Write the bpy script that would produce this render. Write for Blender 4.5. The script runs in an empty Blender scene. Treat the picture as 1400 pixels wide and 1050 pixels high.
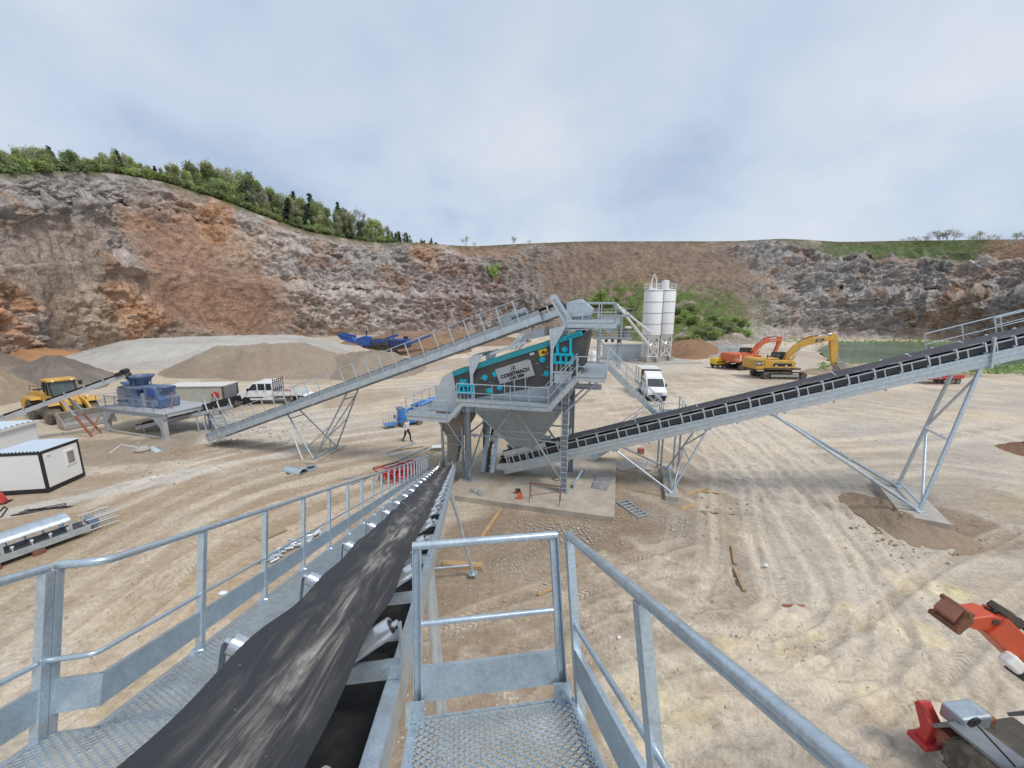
import bpy, bmesh, math, random
import numpy as np
from mathutils import Vector, Matrix, Euler
random.seed(7); rng = np.random.default_rng(11)
R = math.radians
SC = bpy.context.scene
COL = SC.collection
# ------------------------------------------------------------------ camera
PITCH, FPX, CH = R(10.5), 526.0, 10.0        # downward pitch, focal length in photo pixels, eye height
cd = bpy.data.cameras.new('camera'); cam = bpy.data.objects.new('camera', cd); COL.objects.link(cam)
cam.location = (0, 0, CH); cam.rotation_euler = (R(90) - PITCH, 0, 0)
cd.sensor_width = 36; cd.lens = FPX / 1400 * 36; cd.clip_start = .05; cd.clip_end = 3000
SC.camera = cam
# ------------------------------------------------------------------ sky and sun (overcast)
SUN_EL, SUN_AZ = R(58), R(125)
W = bpy.data.worlds.new('World'); SC.world = W; W.use_nodes = True
nt = W.node_tree; nt.nodes.clear()
def wn(t, **k):
    n = nt.nodes.new(t)
    for a, b in k.items(): setattr(n, a, b)
    return n
out = wn('ShaderNodeOutputWorld'); bg = wn('ShaderNodeBackground'); bg.inputs['Strength'].default_value = .1
sky = wn('ShaderNodeTexSky', sky_type='NISHITA', sun_disc=False, sun_elevation=SUN_EL, sun_rotation=SUN_AZ)
tc = wn('ShaderNodeTexCoord'); sx = wn('ShaderNodeSeparateXYZ')
nt.links.new(tc.outputs['Generated'], sx.inputs[0])
zc = wn('ShaderNodeMath', operation='MAXIMUM'); nt.links.new(sx.outputs[2], zc.inputs[0]); zc.inputs[1].default_value = 0.0
za = wn('ShaderNodeMath', operation='ADD'); nt.links.new(zc.outputs[0], za.inputs[0]); za.inputs[1].default_value = .42
dv = []
for i in (0, 1):
    d = wn('ShaderNodeMath', operation='DIVIDE'); nt.links.new(sx.outputs[i], d.inputs[0]); nt.links.new(za.outputs[0], d.inputs[1]); dv.append(d)
cx = wn('ShaderNodeCombineXYZ'); nt.links.new(dv[0].outputs[0], cx.inputs[0]); nt.links.new(dv[1].outputs[0], cx.inputs[1])
def cloud(scale, detail, rough, off, dist=.4):
    n = wn('ShaderNodeTexNoise'); n.inputs['Scale'].default_value = scale; n.inputs['Detail'].default_value = detail
    n.inputs['Roughness'].default_value = rough; n.inputs['Distortion'].default_value = dist
    m = wn('ShaderNodeMapping'); m.inputs['Location'].default_value = off
    nt.links.new(cx.outputs[0], m.inputs[0]); nt.links.new(m.outputs[0], n.inputs['Vector']); return n
c1 = cloud(1.15, 5, .5, (3.1, 1.7, 0)); c2 = cloud(3.2, 4, .5, (7.7, 2.2, 3))
mixn = wn('ShaderNodeMath', operation='MULTIPLY_ADD'); nt.links.new(c2.outputs[0], mixn.inputs[0]); mixn.inputs[1].default_value = .45
nt.links.new(c1.outputs[0], mixn.inputs[2])
rp = wn('ShaderNodeValToRGB'); nt.links.new(mixn.outputs[0], rp.inputs[0])
e = rp.color_ramp.elements
e[0].position = .50; e[0].color = (2.85, 3.5, 4.6, 1)
e[1].position = .92; e[1].color = (4.95, 5.2, 5.65, 1)
m_ = e.new(.68); m_.color = (3.85, 4.45, 5.35, 1)
mx = wn('ShaderNodeMix', data_type='RGBA'); mx.inputs[0].default_value = .9
nt.links.new(sky.outputs[0], mx.inputs[6]); nt.links.new(rp.outputs[0], mx.inputs[7])
nt.links.new(mx.outputs[2], bg.inputs[0]); nt.links.new(bg.outputs[0], out.inputs[0])
sl = bpy.data.lights.new('sun', 'SUN'); sl.energy = 1.5; sl.angle = R(16); sl.color = (1, .96, .9)
so = bpy.data.objects.new('sun', sl); COL.objects.link(so)
so.rotation_euler = Euler((R(90) - SUN_EL, 0, -SUN_AZ + R(180)), 'XYZ')
so.location = (0, 0, 60)
SC.view_settings.view_transform = 'Standard'; SC.view_settings.look = 'None'
SC.view_settings.exposure = 0.62; SC.view_settings.gamma = 1
SC.render.engine = 'CYCLES'
# ------------------------------------------------------------------ survey helpers (photo survey -> metres)
_s, _c = math.sin(PITCH), math.cos(PITCH)
def ray(x, y):
    a, b = (x - 700) / FPX, -(y - 525) / FPX
    return Vector((a, _c + b * _s, -_s + b * _c))
def G(x, y, z=0):
    d = ray(x, y); return Vector((0, 0, CH)) + d * ((z - CH) / d.z)
def atY(x, y, Y):
    d = ray(x, y); return Vector((0, 0, CH)) + d * (Y / d.y)
def atR(x, y, r):
    d = ray(x, y); return Vector((0, 0, CH)) + d * (r / math.hypot(d.x, d.y))
# ------------------------------------------------------------------ materials
MATS = {}
def mat(name, col, rough=.6, metal=0., var=.12, scale=2., dirt=None, damt=.3, dscale=1.2, bump=0., bscale=40., spec=.5, stretch=None, spangle=0):
    m = bpy.data.materials.new(name); m.use_nodes = True; t = m.node_tree; N = t.nodes; Lk = t.links
    p = N['Principled BSDF']; p.inputs['Roughness'].default_value = rough; p.inputs['Metallic'].default_value = metal
    p.inputs['Specular IOR Level'].default_value = spec
    tcn = N.new('ShaderNodeTexCoord'); vec = tcn.outputs['Object']
    if stretch:
        mp = N.new('ShaderNodeMapping'); mp.inputs['Scale'].default_value = stretch; Lk.new(vec, mp.inputs[0]); vec = mp.outputs[0]
    n = N.new('ShaderNodeTexNoise'); n.inputs['Scale'].default_value = scale; n.inputs['Detail'].default_value = 6; n.inputs['Roughness'].default_value = .65
    Lk.new(vec, n.inputs['Vector'])
    r = N.new('ShaderNodeValToRGB'); Lk.new(n.outputs[0], r.inputs[0])
    r.color_ramp.elements[0].position = .3; r.color_ramp.elements[1].position = .7
    r.color_ramp.elements[0].color = tuple(max(0, c * (1 - var)) for c in col) + (1,)
    r.color_ramp.elements[1].color = tuple(min(1, c * (1 + var)) for c in col) + (1,)
    co = r.outputs[0]
    if dirt:
        n2 = N.new('ShaderNodeTexNoise'); n2.inputs['Scale'].default_value = dscale; n2.inputs['Detail'].default_value = 8; n2.inputs['Roughness'].default_value = .7
        Lk.new(vec, n2.inputs['Vector'])
        r2 = N.new('ShaderNodeMapRange'); Lk.new(n2.outputs[0], r2.inputs[0])
        r2.inputs[1].default_value = .45; r2.inputs[2].default_value = .72; r2.inputs[3].default_value = damt * .25; r2.inputs[4].default_value = min(1, damt * 1.6)
        mm = N.new('ShaderNodeMix'); mm.data_type = 'RGBA'; Lk.new(r2.outputs[0], mm.inputs[0]); Lk.new(co, mm.inputs[6])
        mm.inputs[7].default_value = tuple(dirt) + (1,); co = mm.outputs[2]
    if spangle:
        vo_ = N.new('ShaderNodeTexVoronoi'); vo_.inputs['Scale'].default_value = spangle; Lk.new(vec, vo_.inputs['Vector']); sc_ = N.new('ShaderNodeSeparateColor'); Lk.new(vo_.outputs['Color'], sc_.inputs[0])
        mr = N.new('ShaderNodeMapRange'); Lk.new(sc_.outputs[0], mr.inputs[0]); mr.inputs[3].default_value = .91; mr.inputs[4].default_value = 1.08
        vm = N.new('ShaderNodeVectorMath'); vm.operation = 'SCALE'; Lk.new(co, vm.inputs[0]); Lk.new(mr.outputs[0], vm.inputs[3]); co = vm.outputs[0]
    Lk.new(co, p.inputs['Base Color'])
    rr = N.new('ShaderNodeMapRange'); Lk.new(n.outputs[0], rr.inputs[0]); rr.inputs[3].default_value = max(.05, rough - .12); rr.inputs[4].default_value = min(1, rough + .12)
    Lk.new(rr.outputs[0], p.inputs['Roughness'])
    if bump:
        n3 = N.new('ShaderNodeTexNoise'); n3.inputs['Scale'].default_value = bscale; n3.inputs['Detail'].default_value = 4; Lk.new(vec, n3.inputs['Vector'])
        b = N.new('ShaderNodeBump'); b.inputs['Strength'].default_value = bump; b.inputs['Distance'].default_value = .02
        Lk.new(n3.outputs[0], b.inputs['Height']); Lk.new(b.outputs[0], p.inputs['Normal'])
    MATS[name] = m; return m
TAN = (.36, .29, .2)
mat('galv', (.56, .65, .72), .36, .68, .16, 7, dirt=(.42, .44, .44), damt=.25, dscale=3)
mat('galv_near', (.53, .625, .70), .33, .70, .13, 9, dirt=(.5, .49, .46), damt=.14, dscale=3, bump=.06, bscale=45, spangle=80)
mat('galv_dull', (.37, .435, .49), .5, .5, .15, 4, dirt=TAN, damt=.25)
mat('galv_dark', (.2, .225, .25), .6, .35, .2, 4, dirt=TAN, damt=.25)
mat('roller', (.60, .64, .68), .3, .75, .12, 12)
mat('rubber', (.035, .037, .042), .62, 0, .3, 3, dirt=(.16, .15, .14), damt=.18, dscale=2, stretch=(1, .3, 1))
mat('belt_return', (.012, .012, .014), .7, 0, .4, 8, dirt=(.2, .19, .17), damt=.08, dscale=9)
mat('teal', (.0, .29, .36), .45, 0, .1, 2, dirt=TAN, damt=.12)
mat('teal_bright', (.0, .42, .55), .45, 0, .1, 2)
mat('anthracite', (.055, .058, .063), .5, 0, .2, 1.5, dirt=TAN, damt=.12)
mat('plate', (.42, .44, .46), .45, .4, .1, 2)
mat('black', (.018, .018, .02), .55, 0, .3, 3)
mat('white', (.78, .78, .77), .45, 0, .05, 1.2, dirt=(.5, .45, .36), damt=.2)
mat('white_dirty', (.70, .69, .66), .5, 0, .06, 1.2, dirt=(.42, .36, .27), damt=.3)
mat('vwhite', (.80, .81, .82), .25, 0, .02, 1, dirt=(.5, .44, .36), damt=.12)
mat('glass', (.03, .04, .045), .08, 0, .2, 1, spec=.8)
mat('glass_cab', (.05, .075, .08), .1, 0, .2, 1, dirt=TAN, damt=.15, spec=.8)
mat('tyre', (.04, .038, .036), .85, 0, .3, 4, dirt=(.36, .30, .22), damt=.75, dscale=2)
mat('rim', (.35, .36, .37), .5, .4, .2, 4, dirt=TAN, damt=.4)
mat('yellow', (.62, .34, .035), .5, 0, .15, 1.5, dirt=(.36, .27, .16), damt=.42)
mat('yellow_new', (.75, .5, .03), .4, 0, .1, 1.2, dirt=(.38, .3, .18), damt=.15)
mat('orange', (.66, .12, .035), .48, 0, .15, 1.5, dirt=(.36, .22, .14), damt=.34)
mat('red_orange', (.58, .075, .025), .42, 0, .14, 2, dirt=(.28, .12, .07), damt=.25)
mat('red', (.5, .03, .035), .45, 0, .15, 2, dirt=TAN, damt=.15)
mat('rust', (.22, .09, .05), .85, 0, .35, 5, dirt=(.12, .07, .05), damt=.4)
mat('oxide', (.33, .10, .06), .75, 0, .2, 3, dirt=TAN, damt=.25)
mat('blue', (.05, .11, .25), .55, 0, .2, 1.5, dirt=(.3, .3, .3), damt=.5)
mat('blue_pale', (.13, .2, .35), .6, 0, .2, 1.5, dirt=(.36, .35, .32), damt=.5)
mat('blue_mobile', (.015, .075, .33), .45, 0, .12, 1, dirt=(.2, .2, .22), damt=.12)
mat('blue_lift', (.02, .2, .55), .4, 0, .1, 2, dirt=TAN, damt=.1)
mat('grey_paint', (.42, .45, .49), .5, .1, .08, 1, dirt=TAN, damt=.3)
mat('beige', (.50, .49, .41), .6, 0, .08, .8, dirt=(.4, .35, .27), damt=.2)
mat('iron', (.06, .055, .05), .7, .3, .3, 3, dirt=(.25, .2, .14), damt=.4)
mat('steel_worn', (.36, .35, .33), .4, .6, .2, 3, dirt=TAN, damt=.3)
mat('concrete', (.44, .39, .32), .9, 0, .2, 1.3, dirt=(.27, .21, .15), damt=.5, dscale=.8, bump=.25, bscale=18)
mat('concrete_grey', (.42, .4, .36), .9, 0, .15, 1.6, dirt=(.3, .24, .17), damt=.35, bump=.2, bscale=18)
mat('timber', (.46, .31, .15), .8, 0, .22, 5, dirt=(.3, .22, .14), damt=.3, bump=.2, bscale=30)
mat('timber_old', (.36, .27, .17), .85, 0, .25, 5, dirt=(.24, .18, .12), damt=.4)
mat('bark', (.075, .058, .045), .9, 0, .3, 3)
mat('skin', (.5, .28, .2), .55, 0, .05, 5); mat('hair', (.06, .04, .03), .7, 0, .2, 5)
mat('shirt', (.62, .6, .66), .85, 0, .06, 6); mat('trousers', (.014, .014, .018), .85, 0, .2, 6)
mat('silo', (.78, .79, .80), .45, 0, .04, .6, dirt=(.52, .48, .42), damt=.25, stretch=(1, 1, .25))
mat('silo_seam', (.3, .32, .34), .6, .2, .1, 1)
mat('plastic_sheet', (.20, .21, .23), .35, 0, .35, 4, dirt=TAN, damt=.35)
mat('chute_steel', (.24, .21, .175), .6, .3, .25, 2, dirt=(.3, .24, .17), damt=.4); mat('lamp', (.8, .8, .78), .2, 0, .03, 2); mat('red_lens', (.5, .02, .02), .25, 0, .05, 2)
mat('sticker_yellow', (.8, .6, .03), .5, 0, .05, 5)
mat('roof_sheet', (.62, .70, .78), .45, .25, .06, 1, dirt=(.5, .47, .42), damt=.1)
# ------------------------------------------------------------------ mesh builder
def V(p): return Vector(p)
def basis(d, up=(0, 0, 1)):
    d = V(d).normalized(); up = V(up)
    s = d.cross(up)
    if s.length < 1e-4: s = d.cross(V((0, 1, 0)))
    s.normalize(); return d, s, s.cross(d).normalized()
class MB:
    def __init__(s): s.v = []; s.f = []; s.mi = []
    def add(s, vs, fs, mi=0):
        o = len(s.v); s.v += [tuple(p) for p in vs]; s.f += [tuple(o + i for i in f) for f in fs]; s.mi += [mi] * len(fs); return s
    HX = ((0, 3, 2, 1), (4, 5, 6, 7), (0, 1, 5, 4), (1, 2, 6, 5), (2, 3, 7, 6), (3, 0, 4, 7))
    def hexa(s, p8, mi=0): return s.add(p8, s.HX, mi)
    def box(s, c, d, rz=0, mi=0, M=None):
        x, y, z = (k / 2 for k in d); c = V(c); m = Matrix.Rotation(rz, 3, 'Z') if M is None else M
        return s.hexa([c + m @ V(p) for p in ((-x, -y, -z), (x, -y, -z), (x, y, -z), (-x, y, -z), (-x, -y, z), (x, -y, z), (x, y, z), (-x, y, z))], mi)
    def beam(s, p, q, w, h, up=(0, 0, 1), mi=0):
        p, q = V(p), V(q); d, a, b = basis(q - p, up); a = a * w / 2; b = b * h / 2
        return s.hexa([p - a - b, p + a - b, q + a - b, q - a - b, p - a + b, p + a + b, q + a + b, q - a + b], mi)
    def chan(s, p, q, h, b, t=.012, up=(0, 0, 1), side=1, mi=0):     # C section, web on the +side face
        p, q = V(p), V(q); d, a, u = basis(q - p, up); a = a * side
        s.beam(p + a * (b / 2 - t / 2), q + a * (b / 2 - t / 2), t, h - 2 * t, up, mi)
        for k in (1, -1): s.beam(p + u * k * (h / 2 - t / 2), q + u * k * (h / 2 - t / 2), b, t, up, mi)
        return s
    def ibeam(s, p, q, h, b, t=.014, up=(0, 0, 1), mi=0):
        p, q = V(p), V(q); d, a, u = basis(q - p, up)
        s.beam(p, q, t, h - 2 * t, up, mi)
        for k in (1, -1): s.beam(p + u * k * (h / 2 - t / 2), q + u * k * (h / 2 - t / 2), b, t, up, mi)
        return s
    def tube(s, p, q, r, n=10, r2=None, mi=0, cap=True):
        p, q = V(p), V(q); d, a, b = basis(q - p); r2 = r if r2 is None else r2
        c = [(math.cos(2 * math.pi * i / n), math.sin(2 * math.pi * i / n)) for i in range(n)]
        vs = [p + (a * x + b * y) * r for x, y in c] + [q + (a * x + b * y) * r2 for x, y in c]
        fs = [(i, (i + 1) % n, n + (i + 1) % n, n + i) for i in range(n)]
        if cap: fs += [tuple(range(n))[::-1], tuple(range(n, 2 * n))]
        return s.add(vs, fs, mi)
    def path(s, pts, r, n=8, mi=0):
        pts = [V(p) for p in pts]; vs = []; fs = []
        for i, p in enumerate(pts):
            d = (pts[min(i + 1, len(pts) - 1)] - pts[max(i - 1, 0)]); d, a, b = basis(d)
            vs += [p + (a * math.cos(2 * math.pi * k / n) + b * math.sin(2 * math.pi * k / n)) * r for k in range(n)]
        for i in range(len(pts) - 1):
            fs += [(i * n + k, i * n + (k + 1) % n, (i + 1) * n + (k + 1) % n, (i + 1) * n + k) for k in range(n)]
        m = (len(pts) - 1) * n; fs += [tuple(range(n))[::-1], tuple(range(m, m + n))]
        return s.add(vs, fs, mi)
    def prism(s, pts, vec, mi=0):
        pts = [V(p) for p in pts]; vec = V(vec); n = len(pts)
        return s.add(pts + [p + vec for p in pts], [tuple(range(n))[::-1], tuple(range(n, 2 * n))] + [(i, (i + 1) % n, n + (i + 1) % n, n + i) for i in range(n)], mi)
    def loft(s, secs, mi=0, caps=True, closed=True):
        n = len(secs[0]); vs = [p for q in secs for p in q]; fs = []
        for i in range(len(secs) - 1):
            for k in range(n if closed else n - 1): fs.append((i * n + k, i * n + (k + 1) % n, (i + 1) * n + (k + 1) % n, (i + 1) * n + k))
        if caps: fs += [tuple(range(n))[::-1], tuple(range((len(secs) - 1) * n, len(secs) * n))]
        return s.add(vs, fs, mi)
    def lathe(s, prof, n=20, M=None, mi=0):      # prof = [(r, z)], axis z, moved by M
        M = M or Matrix.Identity(4)
        vs = [M @ V((r * math.cos(2 * math.pi * k / n), r * math.sin(2 * math.pi * k / n), z)) for r, z in prof for k in range(n)]
        fs = [(i * n + k, i * n + (k + 1) % n, (i + 1) * n + (k + 1) % n, (i + 1) * n + k) for i in range(len(prof) - 1) for k in range(n)]
        m = (len(prof) - 1) * n; fs += [tuple(range(n))[::-1], tuple(range(m, m + n))]
        return s.add(vs, fs, mi)
    def mesh(s, name, mats, smooth=False):
        me = bpy.data.meshes.new(name); me.from_pydata(s.v, [], s.f); me.validate()
        mats = mats if isinstance(mats, (list, tuple)) else [mats]
        for m in mats: me.materials.append(MATS[m] if isinstance(m, str) else m)
        if len(mats) > 1 and len(me.polygons) == len(s.mi): me.polygons.foreach_set('material_index', s.mi)
        bm = bmesh.new(); bm.from_mesh(me); bmesh.ops.recalc_face_normals(bm, faces=bm.faces); bm.to_mesh(me); bm.free()
        if smooth: me.shade_smooth(); me.set_sharp_from_angle(angle=R(38))
        return me
    def build(s, name, mats, parent=None, smooth=False, bevel=0.):
        o = bpy.data.objects.new(name, s.mesh(name, mats, smooth)); COL.objects.link(o)
        if parent: o.parent = parent
        if bevel:
            b = o.modifiers.new('bevel', 'BEVEL'); b.width = bevel; b.segments = 2; b.limit_method = 'ANGLE'; b.angle_limit = R(40)
        return o
def tag(o, label, cat, group=None):
    o['label'] = label; o['category'] = cat
    if group: o['group'] = group
    return o
def struct(o): o['kind'] = 'structure'; return o
def thing(name, label, cat, loc=(0, 0, 0), rz=0, group=None, M=None):
    o = bpy.data.objects.new(name, None); COL.objects.link(o); o.empty_display_size = .3
    if M is not None: o.matrix_world = M
    else: o.location = loc; o.rotation_euler = (0, 0, rz)
    return tag(o, label, cat, group)
def part(name, me, parent, loc=(0, 0, 0), rz=0):         # a part that shares mesh data
    o = bpy.data.objects.new(name, me); COL.objects.link(o); o.parent = parent; o.location = loc; o.rotation_euler = (0, 0, rz); return o
def dup(root, loc, rz, label=None, sc=None):
    r = root.copy(); COL.objects.link(r); r.location = loc; r.rotation_euler = (0, 0, rz)
    if label: r['label'] = label
    if sc: r.scale = sc
    for ch in list(root.children):
        c = ch.copy(); COL.objects.link(c); c.parent = r
        for g in ch.children:
            d = g.copy(); COL.objects.link(d); d.parent = c
    return r
def text(body, size, M, material, parent, name='lettering', depth=.006, bold=0.):
    cu = bpy.data.curves.new('t', 'FONT'); cu.body = body; cu.size = size; cu.extrude = depth; cu.align_x = 'CENTER'; cu.align_y = 'CENTER'; cu.offset = bold
    o = bpy.data.objects.new('t', cu); COL.objects.link(o)
    dg = bpy.context.evaluated_depsgraph_get(); me = bpy.data.meshes.new_from_object(o.evaluated_get(dg))
    bpy.data.objects.remove(o); bpy.data.curves.remove(cu)
    me.name = name; me.transform(M); me.materials.clear(); me.materials.append(MATS[material])
    r = bpy.data.objects.new(name, me); COL.objects.link(r); r.parent = parent; return r
def frame3(o, x, y, z=None):                 # matrix from axes
    x = V(x).normalized(); y = V(y).normalized(); z = x.cross(y).normalized() if z is None else V(z)
    M = Matrix((x, y, z)).transposed().to_4x4(); M.translation = V(o); return M
# ---- noise in numpy
def vnoise(p, seed=0):
    p = np.asarray(p, float); i = np.floor(p).astype(np.int64); f = p - i; f = f * f * (3 - 2 * f)
    def h(a, b, c):
        n = (a * 374761393 + b * 668265263 + c * 1274126177 + seed * 974711) & 0xffffffff
        n = ((n ^ (n >> 13)) * 1274126177) & 0xffffffff; n = n ^ (n >> 16)
        return (n & 0xffff) / 65535.0
    r = 0
    for dx in (0, 1):
        for dy in (0, 1):
            for dz in (0, 1):
                w = (f[..., 0] if dx else 1 - f[..., 0]) * (f[..., 1] if dy else 1 - f[..., 1]) * (f[..., 2] if dz else 1 - f[..., 2])
                r = r + w * h(i[..., 0] + dx, i[..., 1] + dy, i[..., 2] + dz)
    return r
def fbm(p, oct=4, seed=0, gain=.5, ridged=False):
    a, s, t = 1., 0, 0; p = np.asarray(p, float)
    for k in range(oct):
        n = vnoise(p * 2 ** k + k * 17.3, seed + k)
        if ridged: n = 1 - np.abs(2 * n - 1)
        s = s + a * n; t += a; a *= gain
    return s / t
def grid_mesh(name, P, col, material, extra=None, smooth=True):      # P: (m, n, 3) grid of points, col: (m, n, 3)
    m, n = P.shape[:2]; me = bpy.data.meshes.new(name)
    idx = np.arange(m * n).reshape(m, n)
    q = np.stack([idx[:-1, :-1], idx[1:, :-1], idx[1:, 1:], idx[:-1, 1:]], -1).reshape(-1, 4)
    me.vertices.add(m * n); me.vertices.foreach_set('co', P.reshape(-1).astype(np.float32))
    me.loops.add(q.size); me.loops.foreach_set('vertex_index', q.reshape(-1).astype(np.int32))
    me.polygons.add(len(q)); me.polygons.foreach_set('loop_start', (np.arange(len(q)) * 4).astype(np.int32))
    me.update(calc_edges=True); me.validate()
    if col is not None:
        a = me.color_attributes.new('tint', 'FLOAT_COLOR', 'POINT'); c4 = np.ones((m * n, 4), np.float32); c4[:, :3] = col.reshape(-1, 3); a.data.foreach_set('color', c4.reshape(-1))
    for k, v in (extra or {}).items():
        a = me.attributes.new(k, 'FLOAT', 'POINT'); a.data.foreach_set('value', v.reshape(-1).astype(np.float32))
    me.materials.append(material)
    if smooth: me.shade_smooth()
    return me
def cells(p, seed=0):            # nearest-cell value of a jittered lattice: angular blocks
    p = np.asarray(p, float); i0 = np.floor(p).astype(np.int64); best = np.full(p.shape[:-1], 9.); val = np.zeros(p.shape[:-1])
    def h(c, k):
        n = (c[..., 0] * 374761393 + c[..., 1] * 668265263 + c[..., 2] * 1274126177 + (seed * 7 + k) * 974711) & 0xffffffff
        n = ((n ^ (n >> 13)) * 1274126177) & 0xffffffff; return ((n ^ (n >> 16)) & 0xffff) / 65535.0
    for dx in (-1, 0, 1):
        for dy in (-1, 0, 1):
            for dz in (-1, 0, 1):
                c = i0 + np.array([dx, dy, dz]); d = c + np.stack([h(c, 1), h(c, 2), h(c, 3)], -1) - p; dd = (d * d).sum(-1); w = dd < best; best = np.where(w, dd, best); val = np.where(w, h(c, 4), val)
    return val
def earth(name, attr=True, col=(.4, .32, .22), scales=(.35, 2.5, 14), amt=(.12, .16, .16), bump=.6, bdist=.12, speck=None, tread=False, rock=False):
    m = bpy.data.materials.new(name); m.use_nodes = True; t = m.node_tree; N = t.nodes; Lk = t.links
    p = N['Principled BSDF']; p.inputs['Roughness'].default_value = .95; p.inputs['Specular IOR Level'].default_value = .15
    tcn = N.new('ShaderNodeTexCoord')
    if attr: a = N.new('ShaderNodeAttribute'); a.attribute_name = 'tint'; co = a.outputs['Color']
    else: rg = N.new('ShaderNodeRGB'); rg.outputs[0].default_value = tuple(col) + (1,); co = rg.outputs[0]
    hs = []
    for sc, am in zip(scales, amt):
        n = N.new('ShaderNodeTexNoise'); n.inputs['Scale'].default_value = sc; n.inputs['Detail'].default_value = 7; n.inputs['Roughness'].default_value = .68
        Lk.new(tcn.outputs['Object'], n.inputs['Vector'])
        r = N.new('ShaderNodeMapRange'); Lk.new(n.outputs[0], r.inputs[0]); r.inputs[1].default_value = .3; r.inputs[2].default_value = .7
        r.inputs[3].default_value = 1 - am; r.inputs[4].default_value = 1 + am
        mm = N.new('ShaderNodeVectorMath'); mm.operation = 'SCALE'; Lk.new(co, mm.inputs[0]); Lk.new(r.outputs[0], mm.inputs[3]); co = mm.outputs[0]; hs.append(n.outputs[0])
    h = hs[-1]
    if speck:                                    # pale or dark stones, from a voronoi cell colour
        sc, c2, th = speck
        v = N.new('ShaderNodeTexVoronoi'); v.inputs['Scale'].default_value = sc; Lk.new(tcn.outputs['Object'], v.inputs['Vector'])
        sp = N.new('ShaderNodeSeparateColor'); Lk.new(v.outputs['Color'], sp.inputs[0])
        g = N.new('ShaderNodeMath'); g.operation = 'GREATER_THAN'; g.inputs[1].default_value = th; Lk.new(sp.outputs[0], g.inputs[0])
        l = N.new('ShaderNodeMath'); l.operation = 'LESS_THAN'; l.inputs[1].default_value = .38; Lk.new(v.outputs['Distance'], l.inputs[0])
        k = N.new('ShaderNodeMath'); k.operation = 'MULTIPLY'; Lk.new(g.outputs[0], k.inputs[0]); Lk.new(l.outputs[0], k.inputs[1])
        mm = N.new('ShaderNodeMix'); mm.data_type = 'RGBA'; Lk.new(k.outputs[0], mm.inputs[0]); Lk.new(co, mm.inputs[6]); mm.inputs[7].default_value = tuple(c2) + (1,); co = mm.outputs[2]
    if tread:
        tu = N.new('ShaderNodeAttribute'); tu.attribute_name = 'tu'; tv = N.new('ShaderNodeAttribute'); tv.attribute_name = 'tv'; tm = N.new('ShaderNodeAttribute'); tm.attribute_name = 'tm'
        def tn(vec, sc, det=6, ro=.6):
            n = N.new('ShaderNodeTexNoise'); n.inputs['Scale'].default_value = sc; n.inputs['Detail'].default_value = det; n.inputs['Roughness'].default_value = ro; Lk.new(vec, n.inputs['Vector']); return n.outputs[0]
        def mp_(rot, sc): q = N.new('ShaderNodeMapping'); q.inputs['Rotation'].default_value = (0, 0, rot); q.inputs['Scale'].default_value = sc; Lk.new(tcn.outputs['Object'], q.inputs[0]); return q.outputs[0]
        def mixv(f, a, b): q = N.new('ShaderNodeMix'); q.data_type = 'FLOAT'; (Lk.new(f, q.inputs[0]) if not isinstance(f, float) else q.inputs[0].__setattr__('default_value', f)); Lk.new(a, q.inputs[2]); Lk.new(b, q.inputs[3]); return q.outputs[0]
        def rng_(v, a, b, c=0., d=1.): q = N.new('ShaderNodeMapRange'); q.interpolation_type = 'SMOOTHSTEP'; Lk.new(v, q.inputs[0]); q.inputs[1].default_value = a; q.inputs[2].default_value = b; q.inputs[3].default_value = c; q.inputs[4].default_value = d; return q.outputs[0]
        def mul_(a, b): q = N.new('ShaderNodeMath'); q.operation = 'MULTIPLY'; Lk.new(a, q.inputs[0]); Lk.new(b, q.inputs[1]); return q.outputs[0]
        s1, s2 = tn(mp_(.75, (.35, 2.2, 1)), 1.), tn(mp_(-.12, (.22, 2.0, 1)), 1.)
        low = tn(tcn.outputs['Object'], .06, 3); st_ = mixv(rng_(low, .44, .56), s1, s2)
        cu_ = N.new('ShaderNodeCombineXYZ'); Lk.new(tu.outputs['Fac'], cu_.inputs[0]); q5 = N.new('ShaderNodeMath'); q5.operation = 'MULTIPLY'; q5.inputs[1].default_value = 6.; Lk.new(tv.outputs['Fac'], q5.inputs[0]); Lk.new(q5.outputs[0], cu_.inputs[1])
        tr_ = tn(cu_.outputs[0], 1.6); st_ = mixv(tm.outputs['Fac'], st_, tr_)
        clod = tn(tcn.outputs['Object'], 9., 6, .7); pm = mul_(rng_(st_, .47, .66), rng_(clod, .38, .6, .25, 1.))
        sc1 = N.new('ShaderNodeSeparateColor'); Lk.new(a.outputs['Color'], sc1.inputs[0]); pm = mul_(pm, rng_(sc1.outputs[0], .30, .56, .08, 1.))
        dm = mul_(rng_(st_, .47, .30), rng_(tn(tcn.outputs['Object'], 3.1, 6), .4, .62))
        for fac, c2, k in ((pm, (.65, .58, .485, 1), .68), (dm, (.29, .23, .17, 1), .5)):
            q6 = N.new('ShaderNodeMath'); q6.operation = 'MULTIPLY'; q6.inputs[1].default_value = k; Lk.new(fac, q6.inputs[0])
            mm = N.new('ShaderNodeMix'); mm.data_type = 'RGBA'; Lk.new(q6.outputs[0], mm.inputs[0]); Lk.new(co, mm.inputs[6]); mm.inputs[7].default_value = c2; co = mm.outputs[2]
        ab2 = N.new('ShaderNodeMath'); ab2.operation = 'ABSOLUTE'; Lk.new(tv.outputs['Fac'], ab2.inputs[0])
        m2_ = N.new('ShaderNodeMath'); m2_.operation = 'MULTIPLY_ADD'; Lk.new(ab2.outputs[0], m2_.inputs[0]); m2_.inputs[1].default_value = 1.1; Lk.new(tu.outputs['Fac'], m2_.inputs[2])
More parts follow.
